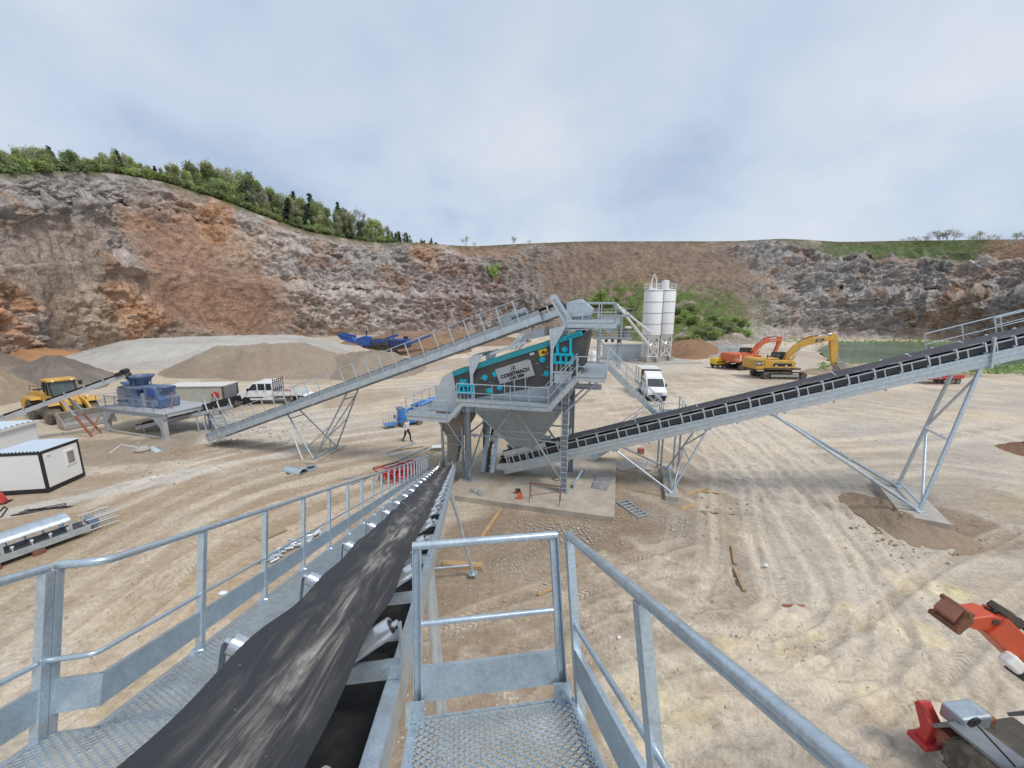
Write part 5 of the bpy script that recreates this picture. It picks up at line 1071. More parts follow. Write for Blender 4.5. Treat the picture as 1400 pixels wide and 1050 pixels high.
MB().prism([(6.36, .35, 7.25), (6.72, .35, 9.15), (6.68, .35, 9.17), (6.32, .35, 7.27)], (0, 2.15, 0)).build('back_plate', 'anthracite', vs)
for k in range(6): s = -.3 + 1.25 * k; MB().tube((s, .35, 6.6 + .336 * (s + .3)), (s, 2.5, 6.6 + .336 * (s + .3)), .07, 10).build('cross_tube', 'anthracite', vs, True)
# sign plate with maker's lettering
Mp = face(2.72, 6.82, .2)
pc = [(-1.02, -.42), (1.05, -.50), (1.05, .36), (.9, .44), (-1.02, .44)]
MB().prism([Mp @ V((x, y, 0)) for x, y in pc], (0, .03, 0)).build('sign_plate', 'plate', vs, bevel=.01)
for x in (-.6, 0, .65): MB().beam((2.72 + x * cs_, .26, 5.3 + x * .3), (2.72 + x * cs_, .26, 6.5 + x * .3), .1, .05, up=(1, 0, 0)).build('stiffener', 'plate', vs)
text('CONSTMACH', .27, Mp @ Matrix.Translation((.02, -.07, .012)), 'black', vs, bold=.012); text('CVK 2050', .2, Mp @ Matrix.Translation((.06, -.30, .012)), 'black', vs, bold=.011)
lg = MB()
for a, b in (((-.13, .13), (-.02, .36)), ((-.02, .36), (.07, .16)), ((.07, .16), (-.04, .2)), ((-.13, .13), (.0, .12)), ((.0, .12), (.1, .36)), ((.1, .36), (.12, .12))): lg.beam(Mp @ V((*a, .014)), Mp @ V((*b, .014)), .008, .022, up=(0, 0, 1))
lg.build('emblem', 'black', vs)
def zz(x, y): return 600 + x / 5.25, 380 + y / 5.25
def Sq(px, py, q):
    d = ray(px, py); C0 = V((0, 0, CH)); t = (SO + E2 * q - C0).dot(E2) / d.dot(E2); p = C0 + d * t; return ((p - SO).dot(E1), p.z)
cap = MB().tube((0, .0, 0), (0, -.06, 0), .16, 18).tube((0, -.06, 0), (0, -.09, 0), .09, 12).mesh('bearing_cap', 'teal_bright', True)
for p in ((330, 715), (405, 690), (745, 585), (775, 685), (905, 513), (362, 810), (438, 785), (193, 742)):
    s, z = Sq(*zz(*p), .3); part('bearing_cap', cap, vs, (s, .3, z))
bolt = MB().tube((0, 0, 0), (0, -.03, 0), .03, 6).mesh('bolt', 'galv')
for k in range(26): s = -.6 + .27 * k; part('bolt', bolt, vs, (s, .3, 5.25 + .3 * (s + .6) + (k % 3) * .35))
for p, w, hn in (((195, 795), .92, .2), ((895, 578), 1.0, .45)):
    s, z = Sq(*zz(*p), .1); rr0 = 0
    MB().box((s, .16, z + .2), (w, .28, .12)).build('spring_bracket', 'teal_bright', vs); MB().box((s, .16, z - .22), (w, .28, .14)).build('spring_bracket', 'teal_bright', vs)
    for k in range(4): MB().box((s - w / 2 + .06 + (w - .12) * k / 3, .16, z), (.1, .26, .30)).build('bracket_rib', 'teal_bright', vs)
    MB().box((s, .24, z), (w - .2, .06, .30)).build('bracket_back', 'anthracite', vs)
    MB().prism([(s - w * .4, .1, z + .26), (s - w * .4 + .12, .1, z + .26), (s - w * .4 + .12, .1, z + .36 + hn), (s - w * .4, .1, z + .3 + hn)], (0, .2, 0)).build('bracket_horn', 'teal_bright', vs)
    MB().prism([(s + w * .4 - .12, .1, z + .26), (s + w * .4, .1, z + .26), (s + w * .4, .1, z + .42 + hn * 1.5), (s + w * .4 - .12, .1, z + .36 + hn * 1.5)], (0, .2, 0)).build('bracket_horn', 'teal_bright', vs)
    for k in range(4): MB().lathe([(.09, 0), (.1, .05), (.085, .1), (.1, .15), (.085, .2), (.1, .25), (.09, .36)], 12, Matrix.Translation((s - w * .36 + w * .24 * k, .12, z - .66))).build('spring', 'galv_dark', vs, True)
    MB().box((s, .12, z - .72), (w, .34, .1)).build('spring_seat', 'galv', vs)
    MB().box((s, .12, z - .35 - .69), (w * .9, .3, .5)).build('spring_pedestal', 'galv', vs)
s, z = Sq(*zz(748, 533), .28); MB().box((s, .285, z), (.46, .012, .34), M=Matrix.Rotation(-sl_, 3, 'Y')).build('warning_label', 'sticker_yellow', vs)
MB().prism([(s - .12, .277, z - .1), (s + .12, .277, z - .06), (s + .02, .277, z + .13)], (0, -.004, 0)).build('warning_sign', 'black', vs); MB().box((s + .16, .277, z - .02), (.12, .006, .2)).build('warning_sign', 'red', vs)
s, z = Sq(*zz(668, 545), .28); MB().box((s, .285, z), (.26, .012, .12), M=Matrix.Rotation(-sl_, 3, 'Y')).build('type_plate', 'white', vs)
# ================================================================== VEHICLES AND MACHINES
def wheel_meshes(r, w, rimr, lugs=22, lug=.05, tm='tyre', rm='rim'):
    M = Matrix.Rotation(R(90), 4, 'X'); t = MB()
    t.lathe([(rimr, -w * .42), (r * .86, -w * .5), (r * .97, -w * .42), (r, -w * .2), (r, w * .2), (r * .97, w * .42), (r * .86, w * .5), (rimr, w * .42)], 26, M)
    for k in range(lugs):
        a = 2 * math.pi * k / lugs
        for s in (-1, 1):
            a2 = a + s * math.pi / lugs / 2; c = V((math.cos(a2) * r, s * w * .23, math.sin(a2) * r)); rad = V((math.cos(a2), 0, math.sin(a2))); tg = V((-math.sin(a2), s * .45, math.cos(a2))).normalized()
            if lug > 0: t.beam(c - tg.cross(rad) * w * .21, c + tg.cross(rad) * w * .21, lug * 1.6, lug, up=rad)
    rim = MB().lathe([(.04, -w * .30), (rimr * .4, -w * .32), (rimr * .55, -w * .2), (rimr * .9, -w * .22), (rimr * 1.02, -w * .43), (rimr * 1.02, w * .43), (rimr * .9, w * .22), (rimr * .55, w * .2), (rimr * .4, w * .32), (.04, w * .30)], 20, M)
    return t.mesh('wheel', tm, True), rim.mesh('rim', rm, True)
def wheels(root, ms, spots):
    for x, y, z in spots: w = part('wheel', ms[0], root, (x, y, z)); part('rim', ms[1], w)
def both(fn):
    for s in (-1, 1): fn(s)
def headlamp(root, p, d=(1, 0, 0), r=.09, m='lamp', name='headlight'):
    p = V(p); d = V(d); MB().tube(p, p + d * .05, r, 12).build(name, m, root, True)
def slab2(pts, y0, y1, mb=None):                 # side profile (x, z) extruded between y0 and y1
    mb = mb or MB(); return mb.prism([(x, y0, z) for x, z in pts], (0, y1 - y0, 0))
# ---------------- wheel loader
a, b = G(86, 582), G(47, 571); hd_ = math.atan2(a.y - b.y, a.x - b.x); c0 = (a + b) / 2 + V((.2, 1.2, 0))
wl = thing('wheel_loader', 'dusty yellow wheel loader with its bucket lowered beside the blue crusher stand', 'wheel loader', (c0.x, c0.y, 0), hd_)
wl.scale = (1.12,) * 3
LM = wheel_meshes(.86, .68, .42, 20, .06); wheels(wl, LM, [(1.75, s * 1.12, .85) for s in (-1, 1)] + [(-1.75, s * 1.12, .85) for s in (-1, 1)])
slab2([(-3.5, .9), (-3.6, 1.7), (-3.4, 2.25), (-1.5, 2.4), (-.3, 2.35), (-.3, 1.05), (-1.0, .75), (-2.6, .75)], -.85, .85).build('engine_hood', 'yellow', wl, bevel=.08)
slab2([(-3.95, .75), (-3.95, 1.55), (-3.45, 1.75), (-3.45, .65)], -1.3, 1.3).build('counterweight', 'yellow', wl, bevel=.08)
both(lambda s: slab2([(-2.75, 1.75), (-2.5, 1.95), (-1.0, 1.95), (-.75, 1.75)], s * .85, s * 1.45).build('fender', 'yellow', wl, bevel=.03))
both(lambda s: slab2([(.75, 1.6), (1.1, 1.9), (2.4, 1.9), (2.65, 1.6), (2.35, 1.82), (1.15, 1.82)], s * .8, s * 1.46).build('fender', 'yellow', wl))
MB().box((-2.5, 0, 2.34), (1.4, 1.3, .1)).build('air_grille', 'black', wl)
for k in range(5): MB().box((-3.62, -.5 + .25 * k, 1.6), (.03, .16, .6)).build('grille_slat', 'black', wl)
slab2([(-.3, .7), (-.3, 1.5), (.6, 1.55), (2.6, 1.35), (2.7, .7)], -.45, .45).build('front_frame', 'iron', wl, bevel=.04)
slab2([(1.3, 1.3), (1.35, 2.15), (1.7, 2.2), (2.3, 1.3)], -.55, .55).build('arm_tower', 'yellow', wl, bevel=.04)
# cab
slab2([(-.5, 1.5), (-.5, 2.15), (1.15, 2.1), (1.2, 1.5)], -.75, .75).build('cab_base', 'yellow', wl, bevel=.04)
slab2([(-.45, 2.15), (-.3, 3.3), (.85, 3.3), (1.12, 2.15)], -.72, .72).build('cab_glass', 'glass_cab', wl)
for x0, x1 in ((-.45, -.3), (1.12, .85), (.25, .22)): both(lambda s: MB().beam((x0, s * .73, 2.1), (x1, s * .73, 3.32), .09, .09, up=(1, 0, 0)).build('cab_pillar', 'black', wl))
slab2([(-.5, 3.3), (-.5, 3.45), (-.3, 3.52), (.9, 3.52), (1.1, 3.45), (1.1, 3.3)], -.85, .85).build('cab_roof', 'yellow', wl, bevel=.04)
both(lambda s: MB().box((1.0, s * 1.05, 3.05), (.06, .22, .35)).beam((.95, s * .75, 3.25), (1.0, s * 1.05, 3.2), .03, .03).build('mirror', 'black', wl))
both(lambda s: (headlamp(wl, (1.08, s * .55, 3.4)), headlamp(wl, (2.0, s * 1.0, 2.0))))
MB().tube((-1.7, .35, 2.4), (-1.7, .35, 3.1), .07, 10).build('exhaust', 'iron', wl, True)
for k in range(4): MB().box((-.3, 1.15, .75 + .33 * k), (.35, .25, .03)).build('step', 'black', wl)
both(lambda s: MB().tube((-3.2, s * .8, 2.3), (-3.2, s * .8, 2.75), .02, 6).tube((-3.2, s * .8, 2.75), (-1.2, s * .8, 2.8), .02, 6).tube((-1.2, s * .8, 2.8), (-1.2, s * .8, 2.3), .02, 6).build('handrail', 'black', wl))
both(lambda s: slab2([(1.35, 1.95), (1.6, 2.1), (2.8, 1.75), (3.9, .8), (3.9, .4), (3.7, .4), (2.6, 1.35), (1.5, 1.75)], s * .55, s * .72).build('lift_arm', 'yellow', wl, bevel=.02))
MB().tube((1.4, 0, 1.7), (2.6, 0, 1.75), .1, 10).tube((2.6, 0, 1.75), (3.85, 0, 1.1), .06, 10).build('tilt_cylinder', 'steel_worn', wl, True)
slab2([(2.4, 1.2), (2.6, 2.0), (2.8, 1.9), (2.75, 1.1)], -.12, .12).build('tilt_lever', 'yellow', wl, bevel=.02)
bk = [(x + .45, z) for x, z in ((3.45, 1.25), (3.35, .7), (3.45, .25), (3.75, .06), (4.85, .02), (4.85, .07), (3.85, .16), (3.62, .35), (3.52, .7), (3.62, 1.2))]
slab2(bk, -1.5, 1.5).build('bucket', 'steel_worn', wl)
both(lambda s: slab2([(3.87, 1.2), (3.85, .3), (4.2, .06), (5.25, .06), (5.0, .6), (4.2, 1.2)], s * 1.47, s * 1.52).build('bucket_side', 'steel_worn', wl))
for k in range(8): MB().box((5.33, -1.33 + .38 * k, .05), (.2, .1, .06)).build('bucket_tooth', 'steel_worn', wl)
# ---------------- excavators
def excavator(name, label, loc, rz, sc, paint, pts, cabside=1, brand=None, under='iron', deck='iron'):
    ex = thing(name, label, 'excavator', loc, rz); ex.scale = (sc,) * 3
    for s in (-1, 1):
        n = 40; prof = []
        for k in range(n):
            a = 2 * math.pi * k / n; prof.append((math.cos(a) * .42 + (2.15 if math.cos(a) > 0 else -2.15), .44 + math.sin(a) * .42))
        inn = [(x * .93, .44 + (z - .44) * .8) for x, z in prof]; y0, y1 = s * 1.0, s * 1.6
        m = MB(); m.loft([[V((x, y0, z)) for x, z in prof], [V((x, y1, z)) for x, z in prof]], caps=False).loft([[V((x, y0, z)) for x, z in inn], [V((x, y1, z)) for x, z in inn]], caps=False)
        for yv in (y0, y1): m.loft([[V((x, yv, z)) for x, z in prof], [V((x, yv, z)) for x, z in inn]], caps=False)
        per = 2 * (4.3) + 2 * math.pi * .42; ns = 44
        for k in range(ns):
            d = per * k / ns
            if d < 4.3: p, nn, tg = V((-2.15 + d, 0, .86)), V((0, 0, 1)), V((1, 0, 0))
            elif d < 4.3 + math.pi * .42: a = math.pi / 2 - (d - 4.3) / .42; p, nn = V((2.15 + .42 * math.cos(a), 0, .44 + .42 * math.sin(a))), V((math.cos(a), 0, math.sin(a)))
            elif d < 8.6 + math.pi * .42: p, nn = V((2.15 - (d - 4.3 - math.pi * .42), 0, .02)), V((0, 0, -1))
            else: a = -math.pi / 2 - (d - 8.6 - math.pi * .42) / .42; p, nn = V((-2.15 + .42 * math.cos(a), 0, .44 + .42 * math.sin(a))), V((math.cos(a), 0, math.sin(a)))
            p = p + nn * .02; p.y = (y0 + y1) / 2; m.beam(p - V((0, .33, 0)), p + V((0, .33, 0)), .14, .06, up=nn)
        t = m.build('track', 'tyre', ex)
        for x in (-2.15, 2.15): MB().tube((x, y0 * 1.02, .44), (x, y1 * .99, .44), .3, 18).build('sprocket', 'iron', t, True)
        slab2([(-1.7, .28), (-1.7, .6), (1.7, .6), (1.7, .28)], y0 * 1.05, y1 * .98).build('track_frame', under, t, bevel=.03)
        for k in range(6): MB().tube((-1.5 + .6 * k, y0, .2), (-1.5 + .6 * k, y1 * .985, .2), .12, 12).build('track_roller', 'iron', t, True)
    MB().box((0, 0, .75), (2.2, 2.0, .5)).tube((0, 0, .95), (0, 0, 1.15), .75, 24).build('undercarriage', 'iron', ex)
    MB().box((-.4, 0, 1.28), (4.6, 2.9, .22)).build('deck', deck, ex, bevel=.03)
    slab2([(-3.55, 1.2), (-3.75, 1.5), (-3.75, 2.4), (-3.5, 2.6), (-2.6, 2.6), (-2.6, 1.2)], -1.5, 1.5).build('counterweight', paint, ex, bevel=.12)
    slab2([(-2.58, 1.4), (-2.58, 2.45), (1.0, 2.3), (1.15, 2.1), (1.15, 1.4)], -1.5, -.45).build('side_housing', paint, ex, bevel=.06)
    slab2([(-2.58, 1.4), (-2.58, 2.45), (-.35, 2.4), (-.35, 1.4)], -.44, 1.5).build('engine_housing', paint, ex, bevel=.06)
    MB().box((-1.5, -.2, 2.5), (1.7, 1.6, .14)).build('hood', paint, ex, bevel=.04)
    slab2([(-1.6, 1.65), (-1.5, 2.0), (.6, 2.0), (.8, 1.65)], -1.53, -1.505).build('side_grille', 'black', ex)
    MB().tube((-1.9, -.7, 2.5), (-1.9, -.7, 3.0), .06, 10).build('exhaust', 'iron', ex, True)
    yc0, yc1 = .45, 1.45
    slab2([(-.25, 1.4), (-.25, 1.9), (1.75, 1.9), (1.8, 1.4)], yc0, yc1).build('cab_base', 'black', ex, bevel=.03)
    slab2([(-.2, 1.9), (-.1, 3.05), (1.2, 3.1), (1.72, 1.9)], yc0 + .03, yc1 - .03).build('cab_glass', 'glass_cab', ex)
    slab2([(-.2, 3.05), (-.1, 3.18), (1.15, 3.2), (1.3, 3.08)], yc0, yc1).build('cab_roof', 'black', ex, bevel=.03)
    for x0, x1 in ((-.22, -.12), (1.74, 1.22), (.55, .5)):
        for yv in (yc0, yc1): MB().beam((x0, yv, 1.9), (x1, yv, 3.1), .07, .07, up=(1, 0, 0)).build('cab_pillar', 'black', ex)
    both(lambda s: MB().tube((-2.3, s * 1.35, 2.45), (-2.3, s * 1.35, 2.95), .02, 6).tube((-2.3, s * 1.35, 2.95), (-.6, s * 1.35, 2.95), .02, 6).tube((-.6, s * 1.35, 2.95), (-.6, s * 1.35, 2.4), .02, 6).build('handrail', 'black', ex))
    bm_, st_, bu_ = pts
    slab2(bm_, -.28, .28).build('boom', paint, ex, bevel=.04); slab2(st_['arm'], -.2, .2).build('stick', paint, ex, bevel=.03)
    for p, q, r in st_['cyl']:
        m_ = (V(p) * .5 + V(q) * .5); MB().tube(p, m_, r, 10).build('hydraulic_cylinder', paint, ex, True); MB().tube(m_, q, r * .55, 10).build('piston_rod', 'roller', ex, True)
    slab2(bu_, -.62, .62).build('bucket', 'steel_worn' if paint != 'orange' else 'iron', ex, bevel=.02)
    for k in range(5):
        p = st_['teeth']; MB().box((p[0], -.5 + .25 * k, p[1]), (.12, .09, .26)).build('bucket_tooth', 'iron', ex)
    MB().path([(.6, -.1, 2.2), (1.3, -.1, 3.6)] + [(x, -.1, z + .05) for x, z in st_['hose']], .035, 6).build('hose', 'black', ex, True)
    return ex
yb_ = ([(.35, 1.7), (.75, 1.6), (1.2, 2.6), (2.2, 3.75), (3.2, 4.2), (6.2, 4.85), (6.3, 5.15), (5.9, 5.3), (3.0, 5.0), (1.7, 4.2), (.8, 3.0)],
       {'arm': [(5.75, 5.5), (6.25, 5.65), (6.6, 5.3), (6.75, 4.3), (7.0, 1.9), (6.75, 1.75), (6.3, 2.2), (5.9, 4.3)], 'cyl': [((.95, -.42, 1.75), (2.3, -.42, 4.0), .13), ((.95, .42, 1.75), (2.3, .42, 4.0), .13), ((2.6, 0, 5.05), (5.95, 0, 5.6), .11), ((6.75, 0, 4.6), (7.25, 0, 2.3), .1)], 'teeth': (6.9, .12), 'hose': [(2.4, 4.85), (3.4, 5.25), (5.5, 5.55)]},
       [(6.75, 2.05), (7.3, 2.2), (7.9, 1.85), (8.05, 1.2), (7.7, .5), (7.2, .2), (6.9, .22), (6.75, .5), (7.0, .6), (7.2, 1.2), (6.9, 1.65)])
p = G(1062, 516)
ye = excavator('excavator', 'large yellow tracked excavator with arched boom and bucket resting on the ground', (p.x, p.y, 0), R(-3), 1.22, 'yellow', yb_, under='rim')
MB().box((-3.25, -1.515, 2.0), (.85, .02, .55)).build('badge_panel', 'black', ye)
text('CAT', .42, frame3((-3.25, -1.53, 2.0), (1, 0, 0), (0, 0, 1)), 'white', ye, bold=.012); MB().prism([(-3.38, -1.545, 1.8), (-3.12, -1.545, 1.8), (-3.25, -1.545, 1.92)], (0, -.008, 0)).build('badge_mark', 'yellow_new', ye)
MB().prism([(3.9, -.285, 4.58), (5.0, -.285, 4.8), (4.9, -.285, 5.05), (4.0, -.285, 4.95)], (0, -.01, 0)).build('badge_panel', 'black', ye); text('CAT', .3, frame3((4.4, -.3, 4.82), (1, 0, .2), (-.2, 0, 1)), 'white', ye)
both(lambda s: MB().box((.6 * s - .6, -1.54, 1.72), (.28, .02, .12)).build('white_decal', 'white', ye))
ob = ([(.35, 1.7), (.75, 1.6), (1.3, 2.6), (2.2, 3.5), (3.2, 4.0), (5.9, 4.2), (6.0, 4.5), (5.6, 4.6), (3.0, 4.6), (1.7, 3.9), (.8, 2.9)],
      {'arm': [(5.4, 4.9), (5.9, 5.0), (6.2, 4.6), (5.9, 3.6), (4.9, 1.5), (4.6, 1.5), (4.9, 2.4), (5.4, 3.7)], 'cyl': [((.95, -.42, 1.75), (2.3, -.42, 3.7), .13), ((.95, .42, 1.75), (2.3, .42, 3.7), .13), ((2.6, 0, 4.7), (5.6, 0, 4.95), .11), ((5.9, 0, 4.2), (5.2, 0, 2.0), .1)], 'teeth': (4.0, .3), 'hose': [(2.4, 4.45), (3.4, 4.85), (5.2, 4.95)]},
      [(4.55, 1.7), (5.1, 1.8), (5.3, 1.3), (5.0, .5), (4.4, .2), (4.0, .3), (4.2, .6), (4.5, 1.2)])
p = G(1020, 504)
oe = excavator('excavator', 'orange tracked excavator with folded boom parked behind the yellow one', (p.x, p.y, 0), R(14), 1.16, 'orange', ob, deck='iron')
text('HITACHI', .34, frame3((4.3, -.3, 4.3), (1, 0, .07), (-.07, 0, 1)), 'white', oe); MB().box((-2.75, -1.53, 1.9), (.22, .02, 1.0)).build('white_decal', 'white', oe)
text('HITACHI', .3, frame3((-3.15, -1.53, 1.65), (1, 0, 0), (0, 0, 1)), 'white', oe)
# ---------------- yellow compressor
p = G(981, 503); cp = thing('compressor', 'small yellow towable compressor standing beside the orange excavator', 'compressor', (p.x, p.y, 0), R(8))
slab2([(-1.15, .75), (-1.2, 1.6), (-.9, 1.95), (.9, 1.95), (1.2, 1.6), (1.15, .75)], -.75, .75).build('canopy', 'yellow_new', cp, bevel=.08); MB().box((0, 0, .62), (2.3, 1.3, .24)).build('chassis', 'black', cp)
CM = wheel_meshes(.33, .22, .18, 0, 0); wheels(cp, CM, [(x, s * .7, .33) for x in (-.5, .5) for s in (-1, 1)])
MB().beam((1.1, 0, .6), (2.1, 0, .45), .08, .08).tube((2.0, 0, .45), (2.0, 0, .02), .04, 8).build('towbar', 'black', cp)
for k in range(4): MB().box((-.6 + .4 * k, -.76, 1.2), (.28, .02, .25)).build('vent', 'black', cp)
MB().tube((.3, .2, 1.95), (.3, .2, 2.2), .05, 8).build('exhaust', 'iron', cp)
# ---------------- light trucks
def van_cab(root, doors=2, hi=2.25, paint='vwhite', low=.45):
    """forward at +x, nose at x = 2.9, back of the cab at x = xb"""
    xb = -.45 if doors == 2 else .55
    pr = [(xb, low), (xb, hi - .05), (xb + .3, hi), (1.15, hi), (1.55, hi - .12), (2.2, 1.42), (2.75, 1.25), (2.95, 1.05), (3.0, .75), (2.95, low)]
    nsec = []
    for f, y in ((.94, -1.0), (1, -.96), (1, .96), (.94, 1.0)): nsec.append([V((x, y, low + (z - low) * (f if z > 1.2 else 1))) for x, z in pr])
    MB().loft(nsec).build('cab', paint, root, True, bevel=.03)
    ws = [(1.24, hi - .13), (1.6, hi - .22), (2.16, 1.47), (2.02, 1.43)]
    MB().add([(1.56, -.84, hi - .10), (1.56, .84, hi - .10), (2.21, .9, 1.435), (2.21, -.9, 1.435)], [(0, 1, 2, 3)]).add([(1.53, -.84, hi - .11), (1.53, .84, hi - .11), (2.18, .9, 1.425), (2.18, -.9, 1.425)], [(3, 2, 1, 0)]).build('windscreen', 'glass', root)
    wins = [[(1.05, 1.42), (1.05, hi - .2), (1.38, hi - .22), (1.95, 1.42)]] + ([[(.28, 1.42), (.28, hi - .2), (.92, hi - .2), (.92, 1.42)], [(-.36, 1.42), (-.36, hi - .2), (.16, hi - .2), (.16, 1.42)]] if doors == 2 else [])
    for s in (-1, 1):
        for w in wins: slab2(w, s * .985, s * 1.012).build('side_window', 'glass', root)
        for xd in ((1.0, .22, -.42) if doors == 2 else (1.0,)): MB().box((xd, s * 1.003, 1.15), (.015, .012, 1.25)).build('door_seam', 'black', root)
        for xd in ((1.12, .36) if doors == 2 else (1.12,)): MB().box((xd + .02, s * 1.015, 1.28), (.16, .03, .04)).build('door_handle', 'black', root)
        MB().box((1.85, s * 1.14, 1.5), (.1, .2, .3)).beam((1.85, s * .98, 1.45), (1.85, s * 1.1, 1.48), .04, .04).build('mirror', 'black', root, bevel=.03)
        slab2([(2.72, .98), (2.5, 1.2), (2.66, 1.2), (2.93, 1.02), (2.96, .92)], s * .62, s * 1.005).build('headlight', 'lamp', root)
        MB().box((1.2, s * 1.006, .72), (1.6 if doors == 1 else 1.4, .02, .1)).build('side_trim', 'black', root)
        MB().tube((2.15, s * .75, .36), (2.15, s * 1.006, .36), .44, 24).build('wheel_arch', 'black', root, True)
    slab2([(2.88, .42), (2.9, .75), (3.06, .72), (3.06, .45)], -.98, .98).build('bumper', 'black', root, bevel=.04)
    slab2([(2.93, .80), (2.9, 1.02), (2.945, 1.02), (3.0, .80)], -.55, .55).build('grille', 'black', root)
    MB().box((3.07, 0, .6), (.012, .5, .11)).build('number_plate', 'white', root)
VM = wheel_meshes(.345, .23, .21, 0, 0)
a, b = G(341, 553), G(396, 552); hd_ = math.atan2(a.y - b.y, a.x - b.x); c0 = (a + b) / 2
ct = thing('crew_cab_truck', 'white double cab pickup truck with dropside bed, its tailgate hanging open', 'truck', (c0.x, c0.y + .9, 0), hd_ ); ct.scale = (1.1, 1.1, 1.14)
van_cab(ct, 2); wheels(ct, VM, [(2.15, s * .88, .345) for s in (-1, 1)] + [(-1.75, s * .86, .345) for s in (-1, 1)])
MB().box((-1.7, 0, .62), (2.9, .9, .16)).build('chassis', 'black', ct); MB().box((-1.9, 0, .84), (2.75, 2.05, .1)).build('bed_floor', 'grey_paint', ct)
both(lambda s: MB().box((-1.88, s * 1.03, 1.08), (2.7, .04, .38)).build('dropside', 'white', ct)); both(lambda s: [MB().box((-.95 - .62 * k, s * 1.056, 1.08), (.05, .012, .36)).build('dropside_rib', 'grey_paint', ct) for k in range(4)])
MB().box((-.56, 0, 1.45), (.06, 2.0, .06)).box((-.56, 0, 2.35), (.06, 2.0, .06)).build('headboard_rail', 'black', ct)
for k in range(6): MB().beam((-.56, -.97 + .388 * k, .9), (-.56, -.97 + .388 * k, 2.55 if k in (0, 5) else 2.35), .05, .05, up=(1, 0, 0)).build('headboard_bar', 'black', ct)
MB().beam((-3.28, 0, .86), (-3.75, 0, .62), 2.0, .04, up=(0, 0, 1)).build('tailgate', 'white', ct)
both(lambda s: MB().box((-3.27, s * .8, .6), (.06, .3, .12)).build('tail_light', 'red_lens', ct))
MB().box((-3.1, 0, .45), (.08, 1.7, .1)).build('underrun_bar', 'black', ct)
# toolbox / tarp load on the bed
p0 = ct.matrix_basis @ V((-1.3, .1, .9)); ld = thing('cargo', 'dark red tarpaulin bundle lying on the dropside bed of the crew cab truck', 'bundle', (p0.x, p0.y, .9 * 1.14), hd_)
MB().lathe([(.02, .0), (.55, .02), (.6, .15), (.45, .34), (.2, .42), (.02, .42)], 12).build('tarpaulin', 'oxide', ld, True)
# facing truck with canopy
p = G(905, 549)
tk = thing('canopy_truck', 'white double cab truck with pale canopy roof parked facing the stair landing', 'truck', (p.x - .25, p.y + 3.0, 0), R(-97)); tk.scale = (1.08, 1.04, 1.12)
van_cab(tk, 2); wheels(tk, VM, [(2.15, s * .88, .345) for s in (-1, 1)] + [(-1.95, s * .86, .345) for s in (-1, 1)])
MB().loft([[V((x, y, z)) for x, z in ((-.2, 2.2), (-.2, 2.75), (.5, 2.72), (1.35, 2.25), (1.4, 2.16))] for y in (-.9, .9)]).build('roof_deflector', 'vwhite', tk, True, bevel=.06)
MB().box((-1.9, 0, .62), (3.0, .9, .16)).build('chassis', 'black', tk); MB().box((-2.2, 0, .86), (3.4, 2.15, .1)).build('bed_floor', 'grey_paint', tk); both(lambda s: MB().box((-2.2, s * 1.08, 1.1), (3.4, .04, .4)).build('dropside', 'grey_paint', tk))
MB().box((-2.05, 0, 2.92), (3.3, 2.25, .06)).build('canopy_roof', 'white_dirty', tk, bevel=.02); both(lambda s: [MB().beam((x, s * 1.06, .9), (x, s * 1.06, 2.9), .07, .07, up=(1, 0, 0)).build('canopy_post', 'timber_old', tk) for x in (-3.6, -2.1, -.55)])
MB().box((-.52, 0, 1.9), (.04, 2.1, 1.9)).build('canopy_front', 'anthracite', tk); MB().box((-3.0, .3, 1.3), (1.1, 1.0, .8)).build('load_box', 'iron', tk)
# dark pickup
p = G(868, 490); pk = thing('pickup_truck', 'black pickup truck parked at the foot of the silos', 'pickup truck', (p.x, p.y + .5, 0), R(188))
PR = [(-2.7, .5), (-2.7, 1.15), (-.6, 1.2), (-.3, 1.85), (.8, 1.85), (1.45, 1.25), (2.5, 1.1), (2.6, .5)]
MB().loft([[V((x, y, z)) for x, z in PR] for y in (-.92, .92)]).build('body', 'black', pk, True, bevel=.06); both(lambda s: slab2([(-.5, 1.25), (-.25, 1.72), (.75, 1.72), (1.25, 1.25)], s * .92, s * .94).build('side_window', 'glass', pk)); MB().add([(.85, -.8, 1.82), (.85, .8, 1.82), (1.42, .85, 1.3), (1.42, -.85, 1.3)], [(0, 1, 2, 3)]).build('windscreen', 'glass', pk)
wheels(pk, VM, [(x, s * .85, .345) for x in (-1.6, 1.65) for s in (-1, 1)]); slab2([(2.55, .45), (2.55, .7), (2.72, .68), (2.72, .48)], -.9, .9).build('bumper', 'roller', pk); both(lambda s: headlamp(pk, (2.56, s * .7, .9)))
MB().box((-1.65, 0, 1.2), (1.9, 1.6, .08)).build('bed_cover', 'iron', pk)
